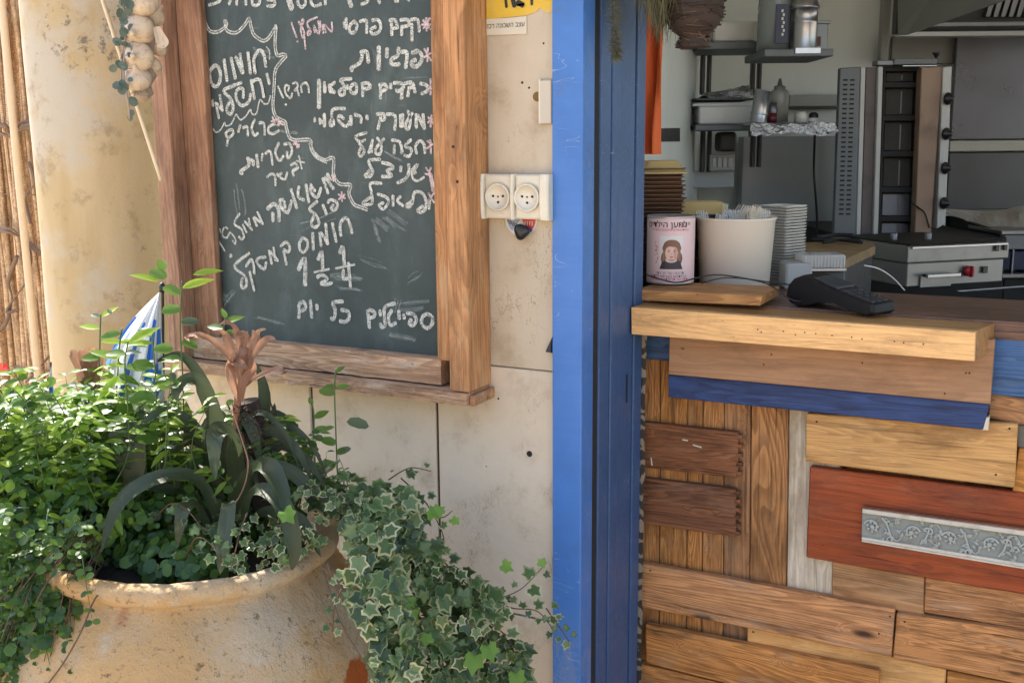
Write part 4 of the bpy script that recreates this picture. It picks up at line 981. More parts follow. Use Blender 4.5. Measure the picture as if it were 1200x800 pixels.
# ------------------------------------------------------------ card terminal
tp = P(985, 352, 2.17); tpz = ZT
tm_ = thing('card_terminal', 'black card payment terminal with keypad lying on the counter behind the shelf lip', 'card terminal', (tp.x, tp.y, tpz), rz=radians(-24))
Mt = WM[tm_]
Lt, Wt = .205, .078
prof = [(-.108, .018), (-.104, .040), (-.090, .056), (-.066, .066), (-.048, .062), (-.020, .052), (.050, .034), (.098, .023), (.101, .006), (.092, .0), (.060, .003), (.010, .016), (-.030, .012), (-.050, .004), (-.080, .0), (-.098, .006)]
vs = []; n = len(prof)
for y, sc in ((-Wt / 2, .94), (-Wt / 2 + .006, 1.), (Wt / 2 - .006, 1.), (Wt / 2, .94)):
    for x, z in prof: vs.append(Mt @ Vector((x * sc, y, .03 + (z - .03) * sc)))
fs = [tuple(range(n - 1, -1, -1)), tuple(3 * n + k for k in range(n))]
for j in range(3):
    for k in range(n): k2 = (k + 1) % n; fs.append((j * n + k, j * n + k2, (j + 1) * n + k2, (j + 1) * n + k))
TERM = plain('terminal_plastic', (.007, .007, .008), .55, bump=.08, bs=400, spec=.3)
obj('terminal_body', vs, fs, TERM, tm_, Mt, smooth=False, bev=.0012)
def tslope(x): return .052 + (x + .02) * (.034 - .052) / .07 if x < .05 else .034 + (x - .05) * (.023 - .034) / .048
def tpad(name, xa_, xb_, ya_, yb_, up, th, mat, par):
    f = [Mt @ Vector((x, y, tslope(x) + up)) for x, y in ((xa_, yb_), (xb_, yb_), (xb_, ya_), (xa_, ya_))]
    return board(name, f, Mt.to_3x3() @ Vector((0, 0, -th)), mat, par, .0006)
scn = tpad('screen', -.044, .012, -.028, .028, .0012 + .0035, .006, plain('terminal_screen', (.05, .055, .06), .15, bump=0), tm_)
KEY = plain('terminal_key', (.03, .03, .033), .5, bump=0)
for i in range(5):
    for j in range(3):
        tpad('key', .020 + i * .0145, .031 + i * .0145, -.029 + j * .021, -.013 + j * .021, .0022, .003, KEY, tm_)
cab = [P(758, 322, 2.2), P(790, 331, 2.11), P(815, 326, 2.095), P(838, 322, 2.10), P(866, 325, 2.12), P(900, 333, 2.14), P(925, 350, 2.14), P(940, 353, 2.15)]
cab2 = [P(822, 332, 2.10), P(845, 326, 2.10), P(872, 326.5, 2.11), P(905, 331, 2.16), P(930, 334, 2.2)]
BC = thing('black_cable', 'thin black cable draped from the tin across the white tub to the card terminal', 'cable', cab[2])
tube('strand', cab, .0016, BLACKPL, BC); tube('strand', cab2, .0014, BLACKPL, BC)
WC = tagit(tube('white_cable', [P(1013, 311, 2.42), P(1030, 315, 2.45), P(1047, 326, 2.47), P(1060, 340, 2.43)], .0016, WHITEP), 'thin white cable arching down onto the dark counter top', 'cable')

# ------------------------------------------------------------ kitchen room
kw = YAW
cr = hit(818, 250, YAW, 5.05)           # far left corner
def wallslab(name, a, b, th, z0, z1, mat):
    d = (b - a); d.z = 0; L = d.length; ph = atan2(d.y, d.x); R = Matrix.Rotation(ph, 4, 'Z')
    vs = [Vector((x, y, z)) for z in (z0, z1) for x, y in ((0, 0), (L, 0), (L, th), (0, th))]
    M = Matrix.Translation((a.x, a.y, 0)) @ R
    return st(obj(name, [M @ v for v in vs], [(3, 2, 1, 0), (4, 5, 6, 7), (0, 1, 5, 4), (1, 2, 6, 5), (2, 3, 7, 6), (3, 0, 4, 7)], mat, M=M))
jl = Vector((xb - .06, 2.10, 0)); e1 = cr + Vector((cos(YAW), sin(YAW), 0)) * 4.4
wallslab('kitchen_wall_left', jl, Vector((cr.x, cr.y, 0)), .12, 0, 2.72, GREYWALL)
wallslab('kitchen_wall_back', Vector((cr.x, cr.y, 0)), Vector((e1.x, e1.y, 0)), .12, 0, 2.72, GREYWALL)
CEIL = plain('white_ceiling', (.7, .7, .68), .8)
st(box('kitchen_ceiling', -1.6, 5.2, 2.02, 8.4, 2.72, 2.80, CEIL, None, 0))
st(box('kitchen_wall_front', 2.35, 5.2, 2.02, 2.16, 0, 2.72, PLASTER, None, 0))
st(box('lintel_wall', xb + .0, 2.35, 1.84, 2.0, 2.55, 3.0, NAVYB, None, 0))

def kthing(name, label, cat, px, py, D, group=None): return thing(name, label, cat, hit(px, py, YAW, D), group)
# black switch plate on the left wall
bp = hit(785, 158, YAW, 3.9)
# find the wall point on that sight line
dW = (cr - jl); nW = Vector((-dW.y, dW.x, 0)).normalized()
def onwall(px, py, off=.004):
    r = ray(px, py); t = ((jl - EYE).dot(nW) - off * (1 if nW.dot(r) > 0 else -1)) / r.dot(nW); return EYE + r * t
q = [onwall(773, 150.5), onwall(797, 150), onwall(797, 166), onwall(773, 166)]
o = board('black_switch_plate', q, nW * .01 * (1 if nW.dot(ray(785, 158)) > 0 else -1), BLACKPL, None, .001); tagit(o, 'black rectangular plate on the pale kitchen wall near the orange cloth', 'plate')

DS = 4.35
sh1 = kthing('upper_wall_shelf', 'upper grey steel wall shelf at the left of the kitchen', 'shelf', 860, 55, DS)
kbox('shelf_plate', 818, 49, 903, 58, DS, .32, STEELM, sh1); 
kbox('shelf_plate', 896, 57.5, 977, 66.5, DS - .35, .34, STEELM, sh1)
kbox('steel_edge', 932, 56, 962, 63, DS - .356, .006, STEEL, sh1, .001)
sh2 = kthing('lower_wall_shelf', 'lower grey steel wall shelf with crumpled foil on its right half', 'shelf', 860, 150, DS)
kbox('shelf_plate', 815, 146, 897, 153, DS, .32, STEELM, sh2); kbox('shelf_plate', 890, 144, 972, 152, DS - .3, .30, STEELM, sh2)
UPR = plain('dark_upright', (.05, .05, .05), .5, .4)
for a, y0, y1, l in ((829, 58.2, 111, sh1), (888, 58.2, 112, sh1), (829, 153.2, 202, sh2), (888, 153.2, 196, sh2)):
    kbox('bracket', a - 7, y0, a - 2.5, y1, DS + .28, .04, UPR, l); kbox('bracket', a + 1, y0, a + 5, y1, DS + .28, .04, UPR, l)
# crumpled foil hanging over the shelf
def crumple(name, u0, u1, zc, D, amp, nx, nz, mat, label, zt=None):
    vs = []; R = Matrix.Rotation(YAW, 4, 'Z')
    for i in range(nx + 1):
        for j in range(nz + 1):
            u = u0 + (u1 - u0) * i / nx; t = j / nz
            y = D - .03 + (.22 * (1 - t / .5) if t < .5 else 0) ; z = zc + .018 * (1 if t < .5 else 1 - (t - .5) * 2 * 2.2 * (1 + .5 * noise.noise((u * 9, 1, 1))))
            nv = noise.noise_vector((u * 26, t * 6, 5)) * amp + noise.noise_vector((u * 60, t * 14, 5)) * amp * .5
            vs.append(R @ (Vector((u, y, z)) + nv))
    fs = [(i * (nz + 1) + j, i * (nz + 1) + j + 1, (i + 1) * (nz + 1) + j + 1, (i + 1) * (nz + 1) + j) for i in range(nx) for j in range(nz)]
    o = obj(name, vs, fs, mat, None, smooth=False); return tagit(o, label, 'foil')
ua = uz(878, 148, YAW, DS - .3)[0]; ub = uz(978, 150, YAW, DS - .3)[0]; zf = uz(930, 147, YAW, DS - .3)[1]
crumple('foil_sheet', ua, ub, zf - .012, DS - .3, .010, 48, 10, FOIL, 'crumpled aluminium foil draped over the edge of the lower kitchen shelf')
# things on the shelves
def kbase(px, D, zbot): p = hit(px, 100, YAW, D); return Vector((p.x, p.y, zbot))
zs1 = uz(860, 49, YAW, DS)[1]; zs1b = uz(935, 57.5, YAW, DS - .35)[1]; zs2 = uz(860, 146, YAW, DS)[1]; zs2b = uz(925, 144, YAW, DS - .3)[1]
pxm = lambda n_, D: n_ / FPX * D
t_ = kthing('white_food_tub', 'white plastic tub lying on the upper kitchen shelf', 'tub', 865, 36, DS)
o = kbox('tub_body', 836, 24, 894, 48.3, DS + .05, .2, WHITEP, t_, .02, seg=3, z0=zs1 + .001)
kbox('tub_rim', 884, 25.5, 888, 48.2, DS + .046, .01, WHITEP, t_, .001, z0=zs1 + .001)
CLR = plain('dusty_clear_plastic', (.24, .26, .255), .25, bump=.05)
jar = kthing('large_clear_jar', 'big clear jar with a navy label on the upper kitchen shelf', 'jar', 905, 30, DS - .2)
jb = kbase(906, DS - .19, zs1b)
rj = pxm(19, DS)
lathe('jar_body', [(.0001, 0), (rj, 0), (rj, .16), (rj * .97, .19), (rj * .97, .2), (rj * 1.03, .2), (rj * 1.03, .24), (.0001, .24)], Matrix.Translation(jb), CLR, jar, 28)
kbox('navy_label', 909, 5, 924, 51, DS - .19 - rj - .012, .004, plain('navy_label', (.015, .02, .06), .4), jar, .001)
wl = kthing
B = MB()
for k in range(7): B.box(hit(917 + (k % 2) * 1.5, 13 + k * 4.6, YAW, DS - .19 - rj - .014), .007, .001, .010, Matrix.Rotation(YAW, 3, 'Z'))
B.build('label_print', [WHITEP], jar)
cn2 = kthing('steel_canister', 'shiny tall steel canister on the upper kitchen shelf', 'canister', 940, 30, DS - .3)
lathe('canister_body', [(.0001, 0), (pxm(15, 4), 0), (pxm(15.5, 4), .005), (pxm(15, 4), .01), (pxm(15, 4), .10), (pxm(15.5, 4), .103), (pxm(15, 4), .106), (pxm(15, 4), .15), (pxm(16.5, 4), .152), (pxm(16.5, 4), .157), (pxm(13, 4), .19), (.0001, .19)], Matrix.Translation(kbase(939.5, DS - .26, zs1b)), STEEL, cn2, 32)
pb = kthing('clear_box', 'faint clear plastic box at the right end of the upper kitchen shelf', 'plastic box', 965, 40, DS - .2)
kbox('box_body', 955, 27, 971, 57.3, DS - .2, .12, CLR, pb, .006, z0=zs1b + .001); kbox('box_rim', 953, 24, 974, 28, DS - .205, .13, CLR, pb, .002); kbox('brown_sticker', 957, 43, 962, 54, DS - .203, .003, plain('brown_sticker', (.1, .02, .015), .5), pb, .0005)
tb2 = kthing('white_bin', 'white plastic bin on the lower kitchen shelf', 'bin', 850, 135, DS)
kbox('bin_body', 819, 123, 884, 146.2, DS + .03, .24, WHITEP, tb2, .012, seg=3, z0=zs2 + .001); kbox('bin_rim', 812, 121.5, 886, 124.5, DS + .02, .26, WHITEP, tb2, .002)
ftp = kthing('foil_tray', 'foil covered tray resting across the white bin on the lower kitchen shelf', 'tray', 860, 113, DS)
kbox('tray_plate', 816, 115, 884, 117.5, DS, .28, UPR, ftp, .001)
B = MB(); R = Matrix.Rotation(YAW, 4, 'Z'); u0 = uz(830, 112, YAW, DS)[0]; u1 = uz(884, 112, YAW, DS)[0]; z0_ = uz(860, 115, YAW, DS)[1]
vs = []; nx, nz = 22, 10
for i in range(nx + 1):
    for j in range(nz + 1):
        u = u0 + (u1 - u0) * i / nx; t = j / nz; h = .052 * sin(pi * min(1, t * 1.0)) ** .4 * (.35 + .65 * i / nx)
        vs.append(R @ (Vector((u, DS + .02 + .2 * t, z0_ + h)) + noise.noise_vector((u * 30, t * 7, 9)) * .012))
fs = [(i * (nz + 1) + j, i * (nz + 1) + j + 1, (i + 1) * (nz + 1) + j + 1, (i + 1) * (nz + 1) + j) for i in range(nx) for j in range(nz)]
obj('foil_cover', vs, fs, FOIL, ftp)
cps = kthing('steel_cups', 'tilted nest of steel cups on the foil edge of the lower kitchen shelf', 'cups', 892, 125, DS - .2)
M = Matrix.Translation(kbase(889.5, DS - .17, zs2b + .004)) @ Matrix.Rotation(YAW, 4, 'Z') @ Matrix.Rotation(.14, 4, 'Y')
r0 = pxm(10, 4.1)
cpm = [(.0001, 0), (r0, 0), (r0 * .93, .004), (r0 * .97, .118), (r0 * 1.06, .12), (r0 * 1.06, .124), (r0 * .9, .123), (r0 * .85, .01), (.0001, .01)]
lathe('cup', cpm, M, STEEL, cps, 28)
lathe('handle_ring', [(r0 * 1.02, .03), (r0 * 1.06, .034), (r0 * 1.02, .038)], M, STEEL, cps, 28)
dj = kthing('dark_red_jar', 'small dark red spice jar beside the steel cups', 'jar', 907, 128, DS - .2)
lathe('jar_body', [(.0001, 0), (pxm(6, 4.1), 0), (pxm(6, 4.1), .04), (.0001, .04)], Matrix.Translation(kbase(906, DS - .12, zs2b)), plain('dark_red', (.12, .015, .02), .35), dj, 18)
lathe('grey_lid', [(pxm(6, 4.1), .04), (pxm(6.6, 4.1), .05), (pxm(5, 4.1), .08), (.0001, .082)], Matrix.Translation(kbase(906, DS - .12, zs2b)), STEELD, dj, 18)
sb = kthing('squeeze_bottle', 'pale translucent squeeze bottle with a pointed nozzle on the lower kitchen shelf', 'squeeze bottle', 914, 110, DS)
rb_ = pxm(10.5, 4.3)
lathe('bottle_body', [(.0001, 0), (rb_, 0), (rb_, .115), (rb_ * .9, .13), (rb_ * .6, .135)], Matrix.Translation(kbase(914, DS - .02, zs2b)), plain('pale_bottle', (.33, .33, .29), .3, bump=0), sb, 24)
lathe('nozzle', [(rb_ * .62, .135), (rb_ * .62, .148), (rb_ * .3, .15), (rb_ * .12, .178), (.0001, .178)], Matrix.Translation(kbase(914, DS - .02, zs2b)), plain('nozzle_grey', (.20, .20, .18), .4, bump=0), sb, 18)
wj = kthing('small_white_jar', 'small white jar near the right end of the lower kitchen shelf', 'jar', 940, 137, DS - .2)
lathe('jar_body', [(.0001, 0), (pxm(7.5, 4.1), 0), (pxm(7.5, 4.1), .035), (pxm(5, 4.1), .045), (.0001, .046)], Matrix.Translation(kbase(940, DS - .15, zs2b)), WHITEP, wj, 18)
bc_ = kthing('black_capped_jar', 'tiny black capped jar at the right end of the lower kitchen shelf', 'jar', 955, 135, DS - .2)
lathe('jar_body', [(.0001, 0), (pxm(6, 4.1), 0), (pxm(6, 4.1), .02), (.0001, .02)], Matrix.Translation(kbase(955, DS - .15, zs2b)), WHITEP, bc_, 16)
lathe('black_cap', [(pxm(5.6, 4.1), .02), (pxm(5.6, 4.1), .034), (pxm(3, 4.1), .042), (.0001, .043)], Matrix.Translation(kbase(955, DS - .15, zs2b)), BLACKPL, bc_, 16)
# wall rail, trunking, pipe, cord, sockets
tr1 = kthing('pale_wall_rail', 'pale horizontal rail on the back kitchen wall between shelf and grill', 'rail', 950, 120, 5.0)
kbox('rail_body', 925, 111, 990, 125, 4.98, .06, plain('pale_rail', (.30, .30, .28), .5), tr1); kbox('rail_shadow', 925, 126, 990, 128, 4.96, .08, UPR, tr1, .001)  # dark strip below the rail stands in for its shadow
o = kbox('white_wall_ledge', 796, 201, 860, 220, 4.7, .07, plain('ledge_white', (.42, .43, .41), .5), None); tagit(o, 'white ledge on the kitchen wall left of the socket panel', 'ledge')
sp2 = kthing('socket_panel', 'pale kitchen socket panel with four switches under the lower shelf', 'socket panel', 846, 190, 4.6)
kbox('panel_plate', 832, 181, 861, 200, 4.62, .03, plain('panel_white', (.36, .36, .34), .4), sp2)
for k in range(4): kbox('switch', 835 + k * 6.2, 185, 839.5 + k * 6.2, 196, 4.612, .01, plain('switch_white', (.45, .45, .43), .35), sp2, .001)
dk = kbox('dark_canister', 843, 154.5, 864, 178, 4.5, .12, UPR, None, .02, seg=3); tagit(dk, 'dark can hanging under the lower kitchen shelf', 'can')
o = tube('black_wall_pipe', [hit(878, 150, YAW, 4.98), hit(878.5, 200, YAW, 4.98), hit(877, 250, YAW, 4.98), hit(876, 300, YAW, 4.98)], .005, UPR); tagit(o, 'thin dark pipe running down the kitchen wall behind the lids', 'pipe')
o = tube('hanging_black_cord', [hit(955, 158, YAW, 4.5), hit(954, 200, YAW, 4.55), hit(957, 245, YAW, 4.5), hit(958, 276, YAW, 4.4)], .006, BLACKPL); tagit(o, 'black cord hanging from the lower shelf to the work board', 'cord')
o = kbox('tall_wall_pipe', 1034.5, -30, 1044, 72, 4.95, .05, plain('pipe_grey', (.26, .26, .24), .4), None, .006, seg=2, vert=True); tagit(o, 'vertical grey duct pipe above the shawarma grill', 'pipe')
o = kbox('wall_fridge_side', 868, 160, 985, 330, 4.85, .1, plain('fridge_grey', (.24, .25, .25), .35, .2), None, .004); tagit(o, 'grey metal cabinet front behind the clear container stack', 'cabinet')
# cutting board on a dark stand
cbd = kthing('cutting_board', 'worn tan cutting board on a dark stand behind the white tub', 'cutting board', 980, 300, 3.1)
R = Matrix.Rotation(YAW, 4, 'Z')
pa = [hit(925, 304.5, YAW, 2.95), hit(990, 305.5, YAW, 2.95)]; zcb = pa[0].z
def zpt(px, py, z): r = ray(px, py); return EYE + r * ((z - EYE.z) / r.z)
bq = [zpt(925, 305, zcb), zpt(989, 305, zcb), zpt(1026, 288, zcb), zpt(1022, 283, zcb), zpt(925, 284, zcb)]
vs = bq + [v - Vector((0, 0, .028)) for v in bq]
obj('board_slab', vs, [(0, 1, 2, 3, 4), (9, 8, 7, 6, 5)] + [(i, 5 + i, 5 + (i + 1) % 5, (i + 1) % 5) for i in range(5)], [wood('worn_board', (.30, .21, .11), (.24, .16, .08), (.1, .06, .03), .1, .6, (.15, .1, .06), .5)], cbd, Matrix.Translation(bq[0]), bev=.002)
vs = [v - Vector((0, 0, .029)) + (sum(bq, Vector()) / 5 - v) * .06 for v in bq]; vs = vs + [Vector((v.x, v.y, .0)) for v in vs]
obj('stand', vs, [(0, 1, 2, 3, 4), (9, 8, 7, 6, 5)] + [(i, 5 + i, 5 + (i + 1) % 5, (i + 1) % 5) for i in range(5)], [plain('stand_black', (.03, .03, .032), .5, .2)], cbd)
tg = kthing('black_tongs', 'black tongs and tray lying on the cutting board', 'tongs', 975, 280, 3.4)
for a, b, r_ in (((951, 281), (1010, 284), .006), ((957, 278), (1000, 276), .007), ((965, 284), (1008, 281), .005)):
    z = zcb + .012; tube('tong_arm', [zpt(*a, z), zpt((a[0] + b[0]) / 2, (a[1] + b[1]) / 2 - 1.5, z), zpt(*b, z)], r_, BLACKIRON, tg)

# work table under the machines
tz = uz(1065, 338, YAW + radians(18), 3.62)[1]
wt = kthing('steel_work_table', 'dark steel work table carrying the fryer and the grill', 'table', 1100, 345, 3.5)
u0 = uz(1000, 340, YAW, 3.7)[0]
box('table_top', u0 - .1, u0 + 2.6, 3.45, 4.95, tz - .04, tz - .002, STEELD, wt, .004, YAW)
for du, dd in ((0, 3.5), (2.4, 3.5), (0, 4.8), (2.4, 4.8)): box('leg', u0 + du, u0 + du + .05, dd, dd + .05, 0, tz - .041, STEELD, wt, .003, YAW)
# fryer
ph = YAW + radians(18); fr = thing('countertop_fryer', 'steel countertop fryer with a front handle and a red knob', 'fryer', hit(1063, 335, ph, 3.6))
n3 = Vector((-sin(ph), cos(ph), 0)); cpt = hit(1064, 310, YAW, 3.42); DF = cpt.dot(n3)
uA = uz(1063, 310, ph, DF)[0]; uB = uz(1181, 310, ph, DF)[0]; zT = uz(1120, 287, ph, DF)[1]; zM = uz(1120, 306, ph, DF)[1]; zB = uz(1065, 336.5, ph, DF)[1]
print('fryer', uA, uB, zT, zB, DF, tz)
FR = plain('fryer_steel', (.26, .25, .23), .42, .65, .15, 8., .05, dirt=(.12, .09, .06), dirtamt=.4)
box('lower_body', uA + .006, uB - .012, DF + .006, DF + .40, zB, zM, FR, fr, .003, ph)
box('upper_body', uA, uB, DF, DF + .42, zM + .001, zT, FR, fr, .004, ph, 2)
box('oil_pan', uA + .03, uB - .02, DF + .03, DF + .40, zT + .0005, zT + .006, BLACKIRON, fr, .002, ph)
def fp(px0, py0, px1, py1, name, out, mat, dep=.006):
    a = uz(px0, (py0 + py1) / 2, ph, DF); b = uz(px1, (py0 + py1) / 2, ph, DF); z1_ = uz((px0 + px1) / 2, py0, ph, DF)[1]; z0_ = uz((px0 + px1) / 2, py1, ph, DF)[1]
    return box(name, a[0], b[0], DF - out, DF - out + dep, z0_, z1_, mat, fr, .0015, ph)
fp(1068, 286.5, 1180, 289.5, 'steel_edge', .006, STEEL)
fp(1080, 319.5, 1119, 323.5, 'handle', .030, STEEL, .012); fp(1081, 321, 1084, 324, 'handle_post', .020, BLACKIRON, .022); fp(1114, 320, 1117, 323, 'handle_post', .020, BLACKIRON, .022)
fp(1078.5, 321, 1115, 336, 'drawer_front', .001, FR)
fp(1151, 312, 1157, 320, 'black_switch', .004, BLACKPL); fp(1164.5, 287.5, 1169, 294, 'black_latch', .009, BLACKPL); fp(1174.5, 286.5, 1178.5, 293, 'black_latch', .009, BLACKPL)
kp = hit(1137, 318, ph, DF - .012)
Mk = frame_at(kp + n3 * .012, None, -n3)
lathe('red_knob', [(.018, 0), (.018, .012), (.014, .016), (.0001, .017)], Mk, RED, fr, 20)
Rk = Mk; 
obj('knob_grip', [Mk @ Vector(v) for v in ((-.005, -.019, .015), (.005, -.019, .015), (.005, .019, .015), (-.005, .019, .015), (-.003, -.017, .027), (.003, -.017, .027), (.003, .017, .027), (-.003, .017, .027))], [(3, 2, 1, 0), (4, 5, 6, 7), (0, 1, 5, 4), (1, 2, 6, 5), (2, 3, 7, 6), (3, 0, 4, 7)], RED, fr, bev=.001)
for px_ in (1047, 1087):
    q = hit(px_, 285, YAW, 3.62); lathe('drain_cap', [(.011, 0), (.012, .02), (.009, .024), (.0001, .024)], Matrix.Translation((q.x, q.y, zT + .006)), STEELD, fr, 14)
# black hot plate behind
hp = kthing('black_hot_plate', 'black iron hot plate with a raised back behind the fryer', 'hot plate', 1130, 280, 3.9)
hz = uz(1100, 283, YAW, 4.0)[1]
kbox('plate', 1000, 279, 1180, 286, 3.95, .9, BLACKIRON, hp, z0=tz)
ZPL = uz(1090, 279, YAW, 3.95)[1]
vv = [hit(1108, 253, YAW, 4.5), hit(1112, 253, YAW, 4.5), hit(1172, 272, YAW, 4.0), hit(1172, 283, YAW, 4.0), hit(1108, 283, YAW, 4.5)]
obj('side_shield', vv + [v + Vector((cos(YAW), sin(YAW), 0)) * .02 for v in vv], [(0, 1, 2, 3, 4), (9, 8, 7, 6, 5)] + [(i, 5 + i, 5 + (i + 1) % 5, (i + 1) % 5) for i in range(5)], BLACKIRON, hp)

# shawarma grill
DG = 4.15
gr = kthing('shawarma_grill', 'tall vertical shawarma grill with black burner ladder and black knobs', 'grill', 1045, 278, DG)
def gx(name, x0, y0, x1, y1, D, dep, mat, lean=0, bev=.002):   # upright leaning slightly with the sight line of the photo's verticals
    return slab2(name, [(x0, y0), (x1, y0), (x1 - lean, y1), (x0 - lean, y1)], D, dep, mat, gr, bev)
def slab2(name, q, D, dep, mat, par, bev=.002, phi=YAW):
    f = [hit(a, b, phi, D) for a, b in q]; return board(name, f, Vector((-sin(phi), cos(phi), 0)) * dep, mat, par, bev, vert=True)
pf = slab2('perforated_panel', [(984.5, 80), (1008.5, 78.5), (1003, 278), (977, 278)], DG - .03, .03, STEELM, gr, .003)
B = MB()
for c_ in range(2):
    for k in range(29):
        py = 94 + k * 5.6; t = (py - 80) / 198
        px_ = 988.5 + c_ * 8.2 - 6.2 * t
        a, b = hit(px_, py, YAW, DG - .031), hit(px_ + 5.2, py, YAW, DG - .031)
        B.box((a + b) / 2, (b - a).length, .002, .0062, Matrix.Rotation(YAW, 3, 'Z'))
so_ = B.build('vent_slots', [DARKGAP], pf); so_['kind'] = 'stuff'
slab2('pale_strip', [(1009, 79), (1014.5, 79), (1008.5, 276), (1003.4, 276)], DG - .025, .03, WHITEST, gr)
slab2('brown_panel', [(1015, 79), (1029, 79), (1023, 277), (1008.9, 277)], DG + .0, .12, plain('brown_grey_panel', (.13, .105, .095), .5, .3, dirt=(.06, .05, .04), dirtamt=.5), gr)
slab2('pale_strip', [(1029.4, 78), (1035, 78), (1029, 277), (1023.4, 277)], DG - .02, .03, WHITEST, gr)
slab2('back_plate', [(1035, 80), (1081, 80), (1072, 278), (1029, 278)], DG + .08, .1, plain('grill_back', (.05, .045, .04), .6, .3), gr)
ys_ = [80, 99, 138, 180, 222, 256, 278]
for k in range(6):
    t0, t1 = (ys_[k] - 80) / 198, (ys_[k + 1] - 80) / 198
    y0, y1 = ys_[k], ys_[k + 1]
    bx0, bx1 = 1038.5, 1076
    slab2('burner', [(bx0 - 6 * t0, y0 + 5), (bx1 - 7 * t0, y0 + 5), (bx1 - 7 * t1, y1 - 3), (bx0 - 6 * t1, y1 - 3)], DG + .045, .03, BURNER if k < 4 else STEELD, gr)
    slab2('cross_bar', [(1035.5 - 6 * t0, y0 - 3), (1078 - 7 * t0, y0 - 3), (1078 - 7 * t0, y0 + 4), (1035.5 - 6 * t0, y0 + 4)], DG + .0, .08, BLACKIRON, gr)
    slab2('burner_seam', [(1056.5 - 6 * t0, y0 + 8), (1058 - 6 * t0, y0 + 8), (1058 - 6 * t1, y1 - 5), (1056.5 - 6 * t1, y1 - 5)], DG + .043, .002, STEELD, gr, .0005)
for a, b in ((1035.5, 1038.5), (1076, 1079)): slab2('side_bar', [(a, 80), (b, 80), (b - 6.5, 278), (a - 6.5, 278)], DG - .003, .09, BLACKIRON, gr)
slab2('tan_side_panel', [(1080, 79), (1105, 79), (1091, 276), (1072, 276)], DG - .06, .05, TANPANEL, gr, .003)
slab2('pale_knob_strip', [(1105.3, 79), (1115.5, 78), (1108, 262), (1098, 268)], DG - .07, .06, WHITEST, gr, .002)
for k, y in enumerate((116, 157, 197, 238)):
    p = hit(1107.5 + 1.5 - 2.0 * k - 3, y, YAW, DG - .075)
    p = hit([1109, 1107, 1106, 1104.5][k], y, YAW, DG - .075)
    M = frame_at(p, None, Vector((.9, -.45, 0)))
    lathe('knob', [(.020, 0), (.024, .006), (.022, .012), (.012, .022), (.008, .030), (.0001, .031)], M, BLACKPL, gr, 16)
tbz = hit(1030, 74, YAW, DG)
kbox('top_bar', 1028, 70.5, 1050, 77, DG - .04, .06, STEELD, gr); kbox('top_bar', 1048, 68.5, 1098, 76, DG - .05, .06, STEELM, gr)
kbox('top_rod', 1058, 76.5, 1098, 78, DG - .06, .02, STEEL, gr, .001)
M = frame_at(hit(1097, 70, YAW, DG - .02)); lathe('top_knob', [(.004, -.01), (.006, .01), (.014, .02), (.016, .026), (.0001, .028)], M, BLACKPL, gr, 14)
tube('spark_wire', [hit(1069, 238, YAW, DG - .02), hit(1077, 244, YAW, DG - .075), hit(1084, 250, YAW, DG - .075), hit(1089, 267, YAW, DG - .07)], .0035, BLACKPL, gr)

# hood, backsplash and right hand side
hd = kthing('extraction_hood', 'grey steel extraction hood at the top right of the kitchen', 'hood', 1130, 20, 3.8)
R = Matrix.Rotation(YAW, 4, 'Z')
uh0 = uz(1053, 40, YAW, 4.1)[0]; uh1 = uh0 + 2.2; zh0 = uz(1060, 41, YAW, 4.1)[1]
HOODM = plain('hood_steel', (.24, .25, .235), .42, .5, .1, 6., .03)
zr = zh0 + .55
vs = [R @ Vector(v) for v in ((uh0, 3.75, zh0 + .30), (uh0, 4.9, zh0), (uh0, 4.9, zr), (uh0, 3.75, zr))]
# left cheek of the hood
vs = [hit(1052, 41, YAW, 4.4), hit(1062, 41, YAW, 4.3), hit(1184, -2, YAW, 3.6), hit(1184, -140, YAW, 3.6), hit(1052, -120, YAW, 4.4)]
obj('cheek', vs + [v + Vector((-sin(YAW), cos(YAW), 0)) * .02 + Vector((cos(YAW), sin(YAW), 0)) * .01 for v in vs], [(4, 3, 2, 1, 0), (5, 6, 7, 8, 9)] + [(i, (i + 1) % 5, 5 + (i + 1) % 5, 5 + i) for i in range(5)], HOODM, hd)
kbox('dark_edge', 1052, -40, 1060, 39.5, 4.42, .05, UPR, hd)
kbox('back_lip', 1053, 36, 1330, 42.5, 4.42, .04, plain('bright_lip', (.34, .34, .33), .35, .5), hd)
kbox('inner_rail', 1090, 25, 1330, 31, 4.46, .02, STEELD, hd)
kbox('inner_back', 1075, -60, 1330, 36, 4.6, .03, plain('hood_dark', (.035, .035, .033), .5, .4), hd)
for k in range(9):
    slab2('filter_slat', [(1165 + k * 9 - 3, -6), (1169 + k * 9, -6), (1166 + k * 9 - 6, 20), (1161 + k * 9 - 6, 20)], 4.57, .02, STEELD, hd, .001)
o = kbox('wall_sheet', 1045, 42.8, 1122, 75, 4.96, .02, plain('sheet_grey', (.17, .17, .16), .4, .4), None); tagit(o, 'grey wall sheet above the shawarma grill under the hood', 'wall sheet')
o = kbox('steel_backsplash', 1118, 43.5, 1330, 163, 4.92, .02, plain('purple_grey_steel', (.155, .155, .175), .3, .75, .2, 3., .05), None); tagit(o, 'large bluish steel backsplash sheet under the hood', 'backsplash')
o = kbox('steel_ledge', 1113, 164, 1330, 177, 4.86, .1, plain('ledge_steel', (.34, .33, .28), .4, .4), None); tagit(o, 'pale steel ledge crossing the wall right of the shawarma grill', 'ledge')
o = kbox('lower_splash_panel', 1111, 178, 1330, 245, 4.9, .03, plain('lower_panel', (.10, .10, .105), .35, .6, .3, 3., .05), None); tagit(o, 'dark steel wall panel below the pale ledge', 'wall panel')
